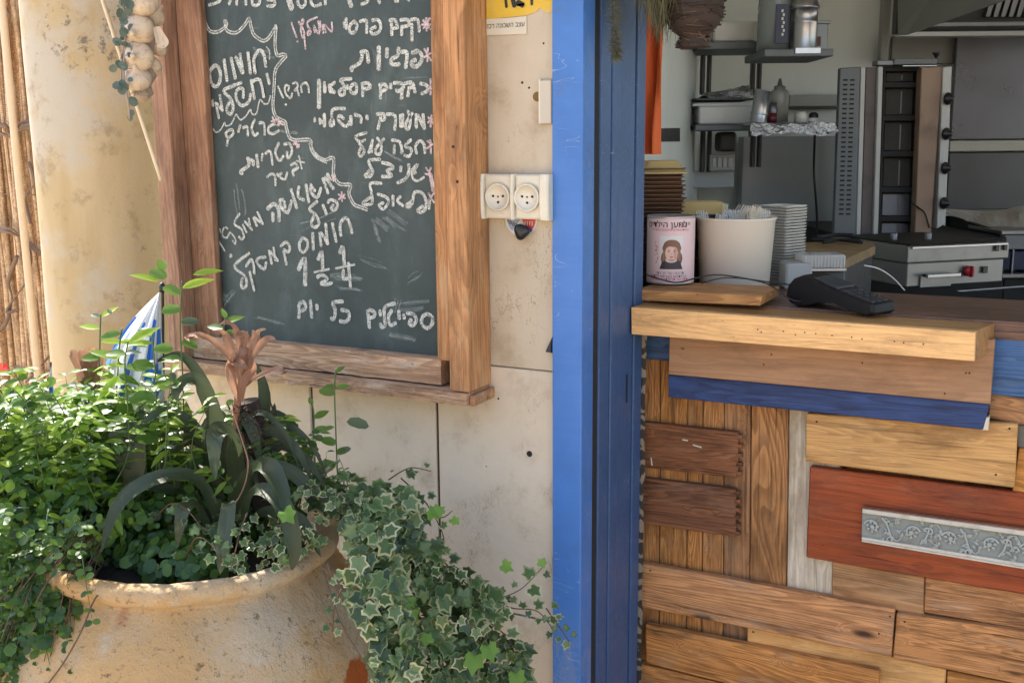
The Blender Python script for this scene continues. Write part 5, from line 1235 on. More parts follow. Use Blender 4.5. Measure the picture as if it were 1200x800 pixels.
vs = [hit(1107, 246, YAW, 4.4), hit(1330, 240, YAW, 4.4), hit(1330, 282, YAW, 4.0), hit(1200, 273, YAW, 4.0), hit(1168, 270, YAW, 4.05), hit(1130, 256, YAW, 4.3)]
nx = 26; vv = []; top = [hit(1107 + i * 8, 246 - i * .2, YAW, 4.45) for i in range(nx)]; bot = [hit(1107 + i * 8, min(277, 247 + i * 3.0), YAW, 4.45 - min(.4, i * .04)) for i in range(nx)]
for i in range(nx):
    for j in range(5): vv.append(top[i].lerp(bot[i], j / 4) + noise.noise_vector((i * .35, j * .5, 3)) * .02)
o = obj('greaseproof_sheet', vv, [(i * 5 + j, i * 5 + j + 1, i * 5 + j + 6, i * 5 + j + 5) for i in range(nx - 1) for j in range(4)], plain('crumpled_pale_sheet', (.40, .37, .31), .5, .0, .1, 8, .3), smooth=False); tagit(o, 'crumpled pale sheet hanging over the hot plate at the right', 'sheet')
rk = kthing('steel_rack', 'steel rack with stacked trays right of the fryer', 'rack', 1190, 300, 3.9)
kbox('tray', 1176, 274, 1330, 292, 4.0, .35, STEELD, rk); kbox('tray_lip', 1174, 270, 1330, 274, 3.98, .3, STEEL, rk, .001)
kbox('navy_crate', 1174, 294, 1330, 316, 4.0, .3, plain('navy_crate', (.02, .025, .06), .5), rk); kbox('steel_bar', 1174, 320.5, 1330, 325.5, 3.9, .03, STEEL, rk); kbox('upright', 1186, 292.2, 1188, 320, 3.96, .02, STEEL, rk, .001)
kbox('base', 1176, 326, 1330, 345, 3.95, .35, BLACKIRON, rk, z0=tz)
o = tube('steel_edging', [hit(1122, 341.5, YAW, 3.40), hit(1160, 338.5, YAW, 3.40), hit(1250, 332, YAW, 3.40)], .004, STEEL); tagit(o, 'thin bright metal edging rod in front of the fryer', 'rod')

# ------------------------------------------------------------ orange cloth and hanging basket
OR = NT('orange_cloth'); v = OR.coords(False); vz = OR.n('ShaderNodeSeparateXYZ'); OR.l(v, vz.inputs[0])
OR.bump(OR.noise(v, 90., 4), .3, .002); OR.set(OR.mix(OR.noise(v, 6., 4), (.62, .13, .03), (.50, .09, .02)), .8); OR = OR.m
vv = []; YO_ = 2.30
nx, nz = 14, 24
for i in range(nx + 1):
    for j in range(nz + 1):
        t = j / nz; xl_, xr_ = 748, 785 - 11 * t
        px = xl_ + (xr_ - xl_) * i / nx; py = -70 + 251 * t
        y = YO_ + .018 * sin(i * .75 + t * 2.5) + .008 * sin(i * 1.9 - t * 4) + .006 * noise.noise((i * .3, t * 5, 2))
        vv.append(P(px, py, YO_) * 1.0 + Vector((0, y - YO_, 0)))
o = obj('orange_cloth', vv, [(i * (nz + 1) + j, i * (nz + 1) + j + 1, (i + 1) * (nz + 1) + j + 1, (i + 1) * (nz + 1) + j) for i in range(nx) for j in range(nz)], OR, smooth=True); tagit(o, 'orange cloth hanging in folds just inside the blue jamb', 'cloth')
WICK = plain('dark_wicker', (.035, .020, .013), .75, 0, .35, 50., .2)
WICKL = plain('light_wicker_stem', (.12, .07, .04), .75, 0, .3, 50., .2)
bk = P(813, 20, 1.95); db = (bk - EYE).dot(VIEW)
Rb = 33 / FPX * db
bkp = Vector((bk.x, bk.y, Z(815, 56, 1.95)))
hb = thing('hanging_wicker_basket', 'dark brown woven twig basket with a small foot hanging in the serving opening', 'basket', bkp + Vector((0, 0, .1)))
def bprof(t):
    H = .19
    pts = [(0, 20), (.012, 20), (.025, 15), (.04, 23), (.06, 32), (.085, 36), (.13, 37), (.18, 38), (.22, 44)]
    return pts
prf = [(r / 35 * Rb, z * (Rb / .075)) for z, r in bprof(0)]
lathe('core', [(.0001, prf[0][1])] + prf, Matrix.Translation(bkp), WICK, hb, 24)
B = MB(); B2 = MB()
def rad_at(z):
    for (r0_, z0_), (r1_, z1_) in zip(prf, prf[1:]):
        if z <= z1_: return r0_ + (r1_ - r0_) * max(0, (z - z0_)) / (z1_ - z0_)
    return prf[-1][0]
for k in range(150):
    a0 = random.uniform(0, 2 * pi); z = random.uniform(0, prf[-1][1]); da = random.uniform(.5, 1.4); dz = random.uniform(-.018, .018) if random.random() < .4 else random.uniform(-.004, .004)
    pts = []
    for j in range(7):
        t = j / 6; zz = min(max(z + dz * t, 0), prf[-1][1]); a = a0 + da * t; r = rad_at(zz) + .002 + .002 * sin(t * 9 + k)
        pts.append(bkp + Vector((r * cos(a), r * sin(a), zz)))
    (B if random.random() < .85 else B2).tube(pts, random.uniform(.0010, .0019), 4, 1)
for k in range(24):
    a = random.uniform(0, 2 * pi); a2 = a + random.uniform(-1, 1); z = random.uniform(.02, prf[-1][1]); r = rad_at(z) + .004
    B2.tube([bkp + Vector((r * cos(a), r * sin(a), z)), bkp + Vector((r * cos(a2) * 1.06, r * sin(a2) * 1.06, z + random.uniform(-.02, .04)))], .001, 4, 1)
B.build('woven_twigs', [WICK], hb, smooth=True); B2.build('pale_twigs', [WICKL], hb, smooth=True)
tube('twig_loop', [bkp + Vector((.05, 0, .18)), bkp + Vector((.03, 0, .5)), bkp + Vector((0, 0, 1.35 if False else 1.2))], .003, WICKL, hb)
# dry grass tuft hanging in front of the jamb
GRS = leafmat('dry_hanging_grass', (.085, .095, .040), (.16, .13, .06), trans=.1); 
hg = thing('hanging_dry_grass', 'dark green and brown dried grass bunch hanging from above in front of the blue jamb', 'dried plant', P(755, -60, 1.85))
B = MB()
def strand(x, y0, y1, Yd, r=.0009, sp=6):
    pts = [P(x + random.gauss(0, sp * t), y0 + (y1 - y0) * t, Yd + random.gauss(0, .02)) for t in (0, .35, .7, 1)]
    B.tube(pts, lambda t: r * (1.1 - t), 3, 2)
for k in range(300): 
    x = random.gauss(768, 14); strand(x, -80, random.uniform(-10, 34) + (10 if 750 < x < 780 else -8), 1.86 + random.random() * .06, .0012)
for k in range(150):
    x = random.gauss(776, 7); strand(x, -20, random.uniform(15, 58), 1.90 + random.random() * .05, .001, 4)
for k in range(90): strand(random.gauss(719, 8), -60, random.uniform(-30, 6), 1.84, .0010)
B.build('strands', [GRS], hg)['kind'] = 'stuff'
B = MB()
main = smoothpts([P(720, -60, 1.82), P(720, 0, 1.82), P(721, 45, 1.82), P(722, 66, 1.82)], 8)
B.tube(main, .001, 4, 1)
for p in main[8:]:
    for k in range(26):
        d = Vector((random.gauss(0, 1), random.gauss(0, 1), random.gauss(-.5, .5))).normalized(); B.tube([p, p + d * random.uniform(.006, .02)], .0005, 3, 1)
B.build('feathery_sprig', [GRS], hg)['kind'] = 'stuff'

# ------------------------------------------------------------ reed fence
REED = wood('pale_reed', (.62, .43, .25), (.50, .32, .17), (.22, .13, .07), .15, .6, None, 0, 6., .3, .3)
REED2 = plain('pale_bamboo', (.66, .50, .32), .5)
VINE = plain('dry_vine_bark', (.20, .13, .085), .8)
YFN = 3.05
rf = thing('reed_fence', 'sunlit fence of upright dry reeds at the far left behind the column', 'fence', (-4.2, YFN, 0))
def reed_mesh(seed, r, H=2.7):
    random.seed(seed); B = MB(); ph_ = random.random() * 9
    pts = [Vector((.012 * sin(z * 1.9 + ph_) + .004 * sin(z * 8 + ph_), .008 * cos(z * 2.3 + ph_), z)) for z in [H * i / 16 for i in range(17)]]
    B.tube(pts, lambda t: r * (1 - .25 * t) * (1 + .12 * (abs(sin(t * 22 + ph_)) > .97)), 6, 1)
    return mesh('reed', B.v, B.f, [REED], None, True)
rms = [reed_mesh(s_, r) for s_, r in ((1, .009), (2, .011), (3, .0075), (4, .012), (5, .0085), (6, .010))]
random.seed(11)
xx = -5.4; k = 0
while xx < -3.2 and k < 298:
    M = Matrix.Translation((xx, YFN + random.choice((0, .022, -.018)) + random.uniform(-.008, .008), 0)) @ Matrix.Rotation(random.gauss(.01, .030), 4, 'Y') @ Matrix.Rotation(random.uniform(0, 6), 4, 'Z')
    inst('reed', random.choice(rms), M, parent=rf); xx += random.uniform(.0045, .0115); k += 1
V_ = []; F_ = []
for k in range(120):
    me = random.choice(rms); M = Matrix.Translation((random.uniform(-5.6, -3.1), YFN + .07 + random.random() * .05, 0)) @ Matrix.Rotation(random.gauss(.0, .03), 4, 'Y') @ Matrix.Rotation(random.uniform(0, 6), 4, 'Z')
    b = len(V_); V_ += [M @ v.co for v in me.vertices]; F_ += [tuple(i + b for i in p.vertices) for p in me.polygons]
o = obj('rear_reeds', V_, F_, [REED], rf, smooth=True); o['kind'] = 'stuff'
for z in (.5, 1.25, 1.62, 2.1):
    box('cross_wire', -6.6, -2.9, YFN - .032, YFN - .028, z, z + .004, VINE, rf, 0)
pb_ = P(21, 200, YFN - .1)
bpole = thing('bamboo_pole', 'smooth pale bamboo pole standing against the reed fence', 'pole', Vector((pb_.x, pb_.y, 0)))
tube('cane', [Vector((pb_.x + .01, pb_.y, 0)), Vector((pb_.x, pb_.y, 1.3)), Vector((pb_.x - .005, pb_.y, 2.7))], .0155, REED2, bpole, 10)
dv = thing('twisted_dry_vine', 'twisted dry vine stems winding across the reed fence', 'vine', P(20, 300, YFN - .1))
for pts, r in (([(-20, 150), (5, 147), (14, 158), (30, 150), (48, 152)], .010), ([(-20, 140), (10, 160), (26, 143), (50, 146)], .007), ([(-20, 268), (10, 272), (26, 280), (48, 297)], .010), ([(-15, 275), (12, 268), (30, 285), (50, 300)], .007),
               ([(28, 285), (36, 300), (30, 330), (15, 352), (8, 366), (22, 362)], .007), ([(-10, 392), (6, 380), (14, 350), (10, 330), (20, 300)], .009), ([(30, 448), (45, 432), (60, 414)], .005), ([(34, 190), (40, 215), (30, 232), (36, 262)], .006), ([(2, 6), (12, 18), (5, 40)], .006), ([(34, 130), (40, 142), (26, 150)], .012)):
    tube('vine_stem', [P(a, b, YFN - .06 - .02 * sin(i * 2.)) for i, (a, b) in enumerate(pts)], lambda t, r=r: r * (.8 + .3 * sin(t * 9)), VINE, dv, 6, 6)
fl = thing('red_flower', 'small bright red flower at the left edge above the greenery', 'flower', P(3, 432, 2.2))
B = MB()
for k in range(9):
    a = k * .7; c = P(3, 432, 2.2); d = Vector((cos(a), .3 * sin(k * 2.), sin(a))).normalized(); q = Vector((-sin(a), 0, cos(a)))
    B.add([c, c + d * .016 + q * .009, c + d * .024, c + d * .016 - q * .009], [(0, 1, 2, 3)])
B.build('petals', [plain('red_petal', (.65, .03, .025), .5, bump=0)], fl)
tube('flower_stem', [P(3, 434, 2.2), P(1, 470, 2.2), P(-4, 520, 2.2)], .0015, plain('flower_stem_green', (.1, .16, .04), .6), fl)

# ------------------------------------------------------------ clay jar
pcx = hit(222, 690, YAW, 1.80); PC = Vector((pcx.x, pcx.y, 0)); RP = .262
zrim = uz(195, 686, YAW, 1.80 - RP)[1]
print('pot', PC, zrim)
s = NT('weathered_clay'); v = s.coords(False)
a = s.noise(v, 4.5, 8, .62); b = s.noise(v, 13., 9, .7); f = s.noise(v, 70., 8, .75)
c = s.mix(s.ramp(a, .38, .62), (.68, .44, .205), (.66, .53, .36))
c = s.mix(s.ramp(s.noise(v, 3.1, 4, .6, .5), .54, .68, 0., .8), c, (.55, .32, .12))
c = s.mix(s.ramp(b, .56, .70, 0., .7), c, (.70, .62, .50))
c = s.mix(s.ramp(f, .56, .66, 0., .6), c, (.26, .17, .10))
pit = s.ramp(s.noise(v, 38., 5, .8), .60, .66, 0., .7); c = s.mix(pit, c, (.15, .09, .05))
ck = s.math('MULTIPLY', s.ramp(s.math('ABSOLUTE', s.math('SUBTRACT', s.noise(v, 7., 5, .6, .6), .5)), .0, .007, 1., 0.), s.ramp(s.noise(v, 3.3, 2), .5, .6)); c = s.mix(s.math('MULTIPLY', ck, .8), c, (.13, .08, .045))
vr = s.voro(s.n('ShaderNodeTexCoord').outputs['Object'], 5.)
c = s.mix(s.ramp(s.noise(s.scale(v, (1, 1, 1)), 2.3, 3, .5, 1.2), .66, .70, 0., .75), c, (.36, .12, .05))
dd = s.n('ShaderNodeVectorMath', operation='DISTANCE'); s.l(v, dd.inputs[0])
pp0 = hit(424, 790, YAW, 1.4)
for k in range(400):
    q_ = hit(424, 790, YAW, 1.3 + k * .001)
    if (Vector((q_.x, q_.y, 0)) - PC).length < .345: pp0 = q_; break
dd.inputs[1].default_value = tuple(pp0 - Vector((PC.x, PC.y, zrim)))
c = s.mix(s.ramp(s.math('ADD', dd.outputs['Value'], s.math('MULTIPLY', s.math('SUBTRACT', f, .5), .03)), .040, .048, 1., 0.), c, (.50, .13, .035))
s.bump(s.math('ADD', s.math('ADD', s.math('MULTIPLY', b, 1.), s.math('MULTIPLY', f, .6)), s.math('MULTIPLY', a, .6)), 1., .018); CLAY = s.set(c, .85, spec=.15)
pot = thing('clay_jar_planter', 'large weathered clay jar planter with a thick uneven rim and orange patch', 'planter', Vector((PC.x, PC.y, zrim)))
def wobp(a, z, r): return .006 * noise.noise((cos(a) * 2.6, sin(a) * 2.6, z * 6)) + .005 * noise.noise((cos(a) * 9, sin(a) * 9, z * 22))
prof_p = [(.20, -zrim), (.23, -zrim + .05), (.30, -.50), (.345, -.36), (.352, -.27), (.342, -.20), (.318, -.135), (.290, -.092), (.268, -.066), (.256, -.052), (.252, -.044), (.258, -.038), (.268, -.030), (.274, -.018), (.272, -.007), (.264, -.001), (.254, .0), (.243, -.006), (.236, -.02), (.233, -.08), (.225, -.12)]
def dense(pr, m=3):
    o = smoothpts([Vector((r, 0, z)) for r, z in pr], m); return [(p.x, p.z) for p in o]
tilt = Matrix.Rotation(radians(3.0), 4, Vector((-sin(YAW), cos(YAW), 0)))
lathe('jar_body', dense(prof_p), WM[pot] @ tilt, CLAY, pot, 120, wob=wobp)
SOIL = plain('dark_soil', (.035, .022, .014), .95, vs=40, bump=.6)
lathe('soil', [(.0001, -.03), (.1, -.035), (.2, -.06), (.236, -.075)], WM[pot] @ tilt, SOIL, pot, 48, wob=lambda a, z, r: .0)

# ------------------------------------------------------------ leaves
def rnd(a=1.): return random.uniform(-a, a)
def leaf_mesh(name, kind, L, Wd, mats, fold=.25, curl=.3):
    vs, fs, fm = [], [], []
    if kind == 'round':
        n = 8; vs = [Vector((0, 0, 0))] + [Vector((Wd / 2 * sin(2 * pi * k / n), L / 2 * (1 - cos(2 * pi * k / n)), 0)) for k in range(n)]
        vs[0] = Vector((0, L * .5, 0)); fs = [(0, 1 + k, 1 + (k + 1) % n) for k in range(n)]; fm = [0] * n
    elif kind == 'lance':
        m = 6; vs = []
        for i in range(m + 1):
            t = i / m; wv_ = Wd / 2 * sin(pi * (t ** .8)) ** .85 if 0 < t < 1 else .0004
            vs += [Vector((-wv_, L * t, 0)), Vector((0, L * t, 0)), Vector((wv_, L * t, 0))]
        for i in range(m):
            for k in (0, 1): fs.append((i * 3 + k, i * 3 + k + 1, i * 3 + k + 4, i * 3 + k + 3)); fm.append(0)
    else:   # ivy: five lobes, paler margin
        jt = [1 + .1 * rnd() for _ in range(12)]; rr = [.22, .56, .68, .55, .82, .62, 1.08, .62, .82, .55, .68, .56]
        ang_ = [-90, -55, -25, 5, 32, 60, 90, 120, 148, 175, 205, 235]
        o = [Vector((cos(radians(a)) * r * j_ * Wd * .62, (sin(radians(a)) * r * j_ + .16) * L * .62, 0)) for a, r, j_ in zip(ang_, rr, jt)]
        n = len(o); ins = random.uniform(.72, .86); inn = [Vector((p.x * ins + .0008 * rnd(), (p.y - .05 * L) * ins + .05 * L, 0)) for p in o]
        c = Vector((0, .16 * L, 0)); vs = o + inn + [c]
        for k in range(n):
            k2 = (k + 1) % n; fs.append((k, k2, n + k2, n + k)); fm.append(1); fs.append((n + k, n + k2, 2 * n)); fm.append(0)
    for v in vs:
        t = v.y / L; v.z = fold * abs(v.x) * 1.0 - curl * L * t * t * .6 + (.06 * L * sin(v.x / Wd * 9) if kind == 'ivy' else 0)
    me = mesh(name, vs, fs, mats, None, True, fm); return me
def lmat(p, nrm, tip, s=1.):
    """leaf frame: z = normal, y = towards the tip"""
    z = nrm.normalized(); y = tip - z * tip.dot(z)
    if y.length < 1e-4: y = z.orthogonal()
    y.normalize(); x = y.cross(z)
    return Matrix.Translation(p) @ Matrix((x, y, z)).transposed().to_4x4() @ Matrix.Scale(s, 4)
def plant_leaves(parent, items, name='leaf', cap=290):
    """items: (mesh, matrix). The nearest become parts of their own, the others one joined part"""
    items = sorted(items, key=lambda it: (it[1].translation - EYE).length)
    for me, M in items[:cap]: link_mesh(name, me, parent, M)
    rest = items[cap:]
    if not rest: return
    mats = []; V = []; F = []; FM = []
    for me, M in rest:
        idx = []
        for m in me.materials:
            if m not in mats: mats.append(m)
            idx.append(mats.index(m))
        b = len(V); V += [M @ v.co for v in me.vertices]
        for p in me.polygons: F.append(tuple(i + b for i in p.vertices)); FM.append(idx[p.material_index])
    o = obj('far_leaves', V, F, mats, parent, WM[parent], smooth=True, fm=FM); o['kind'] = 'stuff'
G_DARK = leafmat('deep_green_leaf', (.038, .088, .024), (.07, .14, .038), trans=.3)
G_MID = leafmat('mid_green_leaf', (.07, .14, .03), (.15, .26, .05), trans=.42, rough=.3)
G_LIME = leafmat('lime_leaf', (.17, .30, .03), (.34, .46, .07), trans=.5, rough=.32)
G_GREY = leafmat('greyish_leaf', (.07, .105, .06), (.11, .15, .085), trans=.2, rough=.35)
IV_G = leafmat('ivy_green', (.050, .105, .026), (.10, .17, .048), trans=.3, rough=.4)
IV_P = leafmat('ivy_pale_green', (.11, .18, .065), (.19, .26, .11), trans=.2)
IV_C = leafmat('ivy_cream_margin', (.34, .36, .16), (.60, .58, .36), trans=.2, tcol=(.6, .6, .4))
IV_D = leafmat('ivy_dark_green', (.035, .065, .022), (.06, .10, .035), trans=.2, rough=.33)
IV_C2 = leafmat('ivy_olive_margin', (.20, .24, .10), (.30, .33, .15), trans=.2)
IV_L = leafmat('ivy_new_leaf', (.14, .28, .04), (.22, .38, .06), trans=.35)
BROM = leafmat('bromeliad_leaf', (.038, .058, .024), (.085, .105, .055), trans=.15, rough=.34, stripe=(.022, .035, .016))
PEACH = leafmat('dried_bract', (.36, .18, .115), (.58, .37, .235), trans=.25, rough=.75, tcol=(.6, .34, .2), stripe=(.16, .08, .055))
STEMG = plain('green_stem', (.07, .12, .035), .6); STEMB = plain('brown_stem', (.10, .055, .03), .7)
rd = [leaf_mesh('leaf', 'round', s_, s_ * .86, [m], .2, .1) for s_ in (.013, .017, .021) for m in (G_MID, G_DARK)]
rl = [leaf_mesh('leaf', 'round', s_, s_ * .7, [m], .25, .2) for s_, m in ((.017, G_LIME), (.024, G_MID), (.020, G_LIME), (.030, G_GREY))]
la = [leaf_mesh('leaf', 'lance', L, Wd, [m], .25, .35) for L, Wd, m in ((.05, .014, G_LIME), (.065, .017, G_MID), (.04, .016, G_MID), (.055, .015, G_LIME), (.045, .012, G_GREY))]
iv = [leaf_mesh('ivy_leaf', 'ivy', s_, s_ * 1.02, m, .22, .25) for s_ in (.024, .034, .044, .038) for m in ([IV_G, IV_C], [IV_P, IV_C], [IV_G, IV_P], [IV_G, IV_C2], [IV_P, IV_G], [IV_D, IV_C2], [IV_D, IV_G])]
ivn = [leaf_mesh('ivy_leaf', 'ivy', s_, s_, [IV_L, IV_L], .22, .2) for s_ in (.034, .042)]
toCam = lambda p: (EYE - p).normalized()
def blob(c, r, n, meshes, outw=1., up=.6, camw=.35, shell=.55, ym=None, flat=False, smin=.7, smax=1.25):
    out = []
    for k in range(n):
        d = Vector((random.gauss(0, 1), random.gauss(0, 1), random.gauss(0, 1))).normalized()
        q = shell + (1 - shell) * random.random() ** .5; p = c + Vector((d.x * r[0], d.y * r[1], d.z * r[2])) * q * (1 + .22 * noise.noise(d * 2.3 + c * 5))
        if p.y > 1.775 or p.z < .02: continue
        nr = d * outw + Vector((0, 0, up)) + toCam(p) * camw + Vector((rnd(.6), rnd(.6), rnd(.6)))
        out.append((random.choice(meshes), lmat(p, nr, Vector((rnd(), rnd(), rnd(.6) - .5)), random.uniform(smin, smax))))
    return out
random.seed(21)
# --- creeping plant with small round leaves that spills over the left of the jar
cp_ = thing('creeping_small_leaf_plant', 'mass of small round green leaves spilling over the left side of the clay jar', 'plant', PC + Vector((-.2, -.1, zrim)))
def at(px, py, D): return hit(px, py, YAW, D)
it = []
sl = [leaf_mesh('leaf', 'lance', L_, W_, [m], .3, .4) for L_, W_, m in ((.026, .010, G_MID), (.032, .012, G_LIME), (.022, .011, G_DARK), (.030, .010, G_LIME), (.028, .013, G_MID))]
mixl = rd + sl; mixu = rl[:3] + sl + rd[:2]
it += blob(at(25, 565, 1.78), (.15, .14, .10), 1500, mixu, camw=.3, up=.9, shell=.3)
G_OLD = leafmat('old_bluish_leaf', (.05, .085, .045), (.09, .13, .07), trans=.2, rough=.28); G_YEL = leafmat('yellowing_leaf', (.30, .30, .06), (.42, .36, .09), trans=.45)
sl2 = [leaf_mesh('leaf', 'lance', .028, .013, [G_OLD], .3, .5), leaf_mesh('leaf', 'round', .020, .015, [G_OLD], .3, .4), leaf_mesh('leaf', 'round', .015, .013, [G_OLD], .1, .2), leaf_mesh('leaf', 'lance', .024, .010, [G_YEL], .3, .5)]
mixl = mixl + sl2 + sl2[:3]
it += blob(at(20, 670, 1.68), (.140, .12, .15), 1700, mixl, camw=.5, shell=.4)
it += blob(at(-60, 640, 1.8), (.22, .2, .25), 1500, mixl, camw=.5)
it += blob(at(10, 770, 1.62), (.095, .10, .12), 1000, rd, camw=.5)
it += blob(at(110, 600, 1.74), (.09, .11, .07), 700, mixu, camw=.4)
it += blob(at(60, 730, 1.58), (.06, .05, .09), 380, rd, camw=.6)
it += blob(at(-40, 860, 1.62), (.16, .14, .22), 800, rd, camw=.5)
BS = MB()
def twig(a, dirv, ln_, nlf, meshes, size, sag=.02):
    b = a + dirv.normalized() * ln_ - Vector((0, 0, sag)); m = a.lerp(b, .5) + Vector((rnd(.012), rnd(.012), .012)); pts = smoothpts([a, m, b], 8); BS.tube([a, m, b], lambda t: .0011 * (1.2 - t), 4, 4); out = []
    for j in range(nlf):
        p = pts[min(int((.15 + .85 * (j + 1) / nlf) * (len(pts) - 1)), len(pts) - 1)]; dd_ = (b - a).normalized()
        for sg in (-1, 1):
            sd = dd_.cross(toCam(p)).normalized() * sg; out.append((random.choice(meshes), lmat(p, toCam(p) * .6 + Vector((rnd(.5), rnd(.5), .8)), sd + dd_ * .5 + Vector((rnd(.4), rnd(.4), rnd(.3))), size * random.uniform(.7, 1.1) * (1.1 - .4 * j / nlf))))
    return out
for k in range(150):
    px_, py_ = random.uniform(-30, 125), random.uniform(480, 620); a = at(px_, py_, 1.68 + random.random() * .12)
    it += twig(a, Vector((rnd(.7), -.3 + rnd(.5), random.uniform(.3, 1.2))), random.uniform(.04, .11), 5, mixu, random.uniform(.8, 1.15), .0)
for k in range(110):
    px_, py_ = random.uniform(-20, 100), random.uniform(590, 790); a = at(px_, py_, 1.56 + random.random() * .06)
    it += twig(a, Vector((rnd(.7) + .2, -.5 + rnd(.3), random.uniform(-1.2, .2))), random.uniform(.04, .10), 5, rd + sl[2:3], random.uniform(.75, 1.05), .02)
o = BS.build('fine_stems', [STEMG], cp_, smooth=True); o['kind'] = 'stuff'
plant_leaves(cp_, it)
B = MB()
for k in range(60):
    a = at(random.uniform(60, 130), random.uniform(600, 690), 1.68); b = at(random.uniform(-10, 95), random.uniform(690, 830), 1.52 + random.random() * .06); m = a.lerp(b, .45) + toCam(a) * random.uniform(.02, .05) + Vector((0, 0, .02))
    B.tube([a, m, b], .0009, 4, 3)
B.tube([at(128, 690, 1.56), at(112, 700, 1.53), at(95, 740, 1.50), at(72, 780, 1.50), at(45, 815, 1.50)], .0014, 5, 4)
o = B.build('trailing_stems', [STEMB], cp_, smooth=True); o['kind'] = 'stuff'
# --- low leaves inside the jar
cj = thing('round_leaf_creeper', 'dark round leaved creeper filling the clay jar under the strap leaves', 'plant', PC + Vector((0, 0, zrim)))
it = blob(PC + Vector((-.06, .04, zrim + .01)), (.20, .17, .10), 1500, rd, camw=.3, up=.9)
it += blob(at(200, 650, 1.68), (.10, .05, .035), 420, rd[2:], camw=.5)
it += blob(at(215, 585, 1.92), (.17, .12, .09), 1000, rd + rl[1:2] + sl, camw=.3)
BS = MB()
for k in range(120):
    a = at(random.uniform(110, 350), random.uniform(520, 640), 1.76 + random.random() * .14); it += twig(a, Vector((rnd(.6), -.2 + rnd(.5), random.uniform(.3, 1.2))), random.uniform(.05, .13), 5, rd[2:] + sl, random.uniform(.8, 1.2), 0)
o = BS.build('fine_stems', [STEMG], cj, smooth=True); o['kind'] = 'stuff'
it += blob(at(130, 520, 1.85), (.10, .10, .10), 600, rd + rl, camw=.3)
plant_leaves(cj, it)
# --- bright lance leaves at the upper left
bl2 = thing('bright_leafy_shrub', 'sunlit lime green pointed leaves at the far left above the creeping plant', 'plant', at(30, 560, 1.85))
it = blob(at(10, 505, 1.86), (.20, .14, .05), 520, la + rl + la, up=1.2, camw=.2, smax=1.1)
it += blob(at(90, 500, 1.84), (.09, .09, .05), 120, la + rl, up=1.2, camw=.2, smin=.5, smax=.9)
it += blob(at(-90, 540, 1.9), (.22, .2, .15), 300, la, up=1., camw=.2)
B = MB()
def sprig(base, top, nlf, meshes, bend=.02, size=1., pairs=True):
    m = base.lerp(top, .55) + Vector((rnd(bend), rnd(bend), 0)); pts = smoothpts([base, m, top], 8); B.tube([base, m, top], lambda t: .0013 * (1.2 - t), 4, 5); out = []
    for j in range(nlf):
        t = .25 + .75 * (j + 1) / nlf; p = pts[min(int(t * (len(pts) - 1)), len(pts) - 1)]
        for sg in ((-1, 1) if pairs else (random.choice((-1, 1)),)):
            az = random.uniform(0, pi) if j % 2 else random.uniform(-.6, .6); d = Vector((cos(az + YAW) * sg, sin(az + YAW) * sg * .6, rnd(.25) + .25))
            out.append((random.choice(meshes), lmat(p, Vector((rnd(.4), -.45 + rnd(.3), 1.)), d, size * random.uniform(.75, 1.15))))
    return out
for k in range(90):
    a = at(random.uniform(-30, 130), random.uniform(540, 600), random.uniform(1.72, 1.95)); b = a + Vector((rnd(.06), rnd(.05), random.uniform(.08, .19)))
    it += sprig(a, b, 5, la[:4] + rl[:1], size=.75)
plant_leaves(bl2, it)
B.build('stems', [STEMG], bl2, smooth=True)
# --- tall thin seedlings
def seedling(label, pts, D, leaves, mat=STEMG):
    global B
    t_ = thing('seedling', label, 'seedling', at(*pts[0], D)); pp = [at(a, b, D - .012 * i) for i, (a, b) in enumerate(pts)]
    tube('stem', pp, .0014, mat, t_, 5)
    for lx, ly, ang_, me, sc_ in leaves:
        p = at(lx, ly, D - .02); d = R0 * cos(radians(ang_)) + Vector((0, 0, sin(radians(ang_))))
        link_mesh('leaf', me, t_, lmat(p, toCam(p) * .8 + Vector((rnd(.3), rnd(.3), .7)), d, sc_))
bigr = leaf_mesh('leaf', 'round', .036, .024, [G_MID], .25, .2); bigd = leaf_mesh('leaf', 'round', .034, .020, [G_GREY], .25, .2)
lnc = la[2]; lnl = la[3]
seedling('thin seedling with paired leaves in front of the chalkboard frame corner', [(396, 572), (394, 520), (392, 460), (393, 436)], 1.86, [(393, 462, 150, bigr, .9), (393, 455, 30, lnc, .7), (406, 494, 5, bigd, 1.25), (392, 500, 215, lnc, .8), (394, 520, 160, bigr, .8), (395, 532, 40, bigd, .8), (394, 452, 200, lnc, .6), (393, 437, 60, lnc, .6), (394, 545, 190, bigr, .9)])
seedling('short dark seedling just left of the tallest one by the tile joint', [(362, 570), (366, 530), (368, 490), (365, 470)], 1.88, [(366, 520, 150, lnc, .8), (367, 505, 30, lnc, .8), (368, 490, 45, lnc, .9), (366, 538, 200, bigd, .9), (366, 475, 100, lnc, .6), (365, 545, 10, lnc, .9)])
seedling('tall seedling with bright leaves rising in front of the flag', [(216, 520), (214, 440), (211, 380), (213, 330)], 1.80, [(213, 338, 40, lnl, 1.1), (211, 345, 150, bigr, .9), (212, 362, 200, bigr, .9), (212, 378, 20, bigd, .9), (213, 400, 340, bigr, .8), (213, 420, 190, lnc, .8), (190, 318, 80, bigr, .8), (186, 330, 175, lnl, .9), (196, 325, 160, bigr, .9), (214, 445, 30, bigr, .9), (226, 322, 20, lnl, .9)])
seedling('slender seedling with small pale leaves left of the flag', [(118, 560), (116, 480), (117, 400), (118, 368)], 1.82, [(118, 372, 60, lnl, .7), (117, 385, 160, lnl, .8), (117, 400, 20, lnl, .9), (116, 420, 200, bigr, .8), (116, 440, 30, lnl, 1.1), (117, 372, 150, bigd, .5), (130, 368, 100, bigd, .4)])
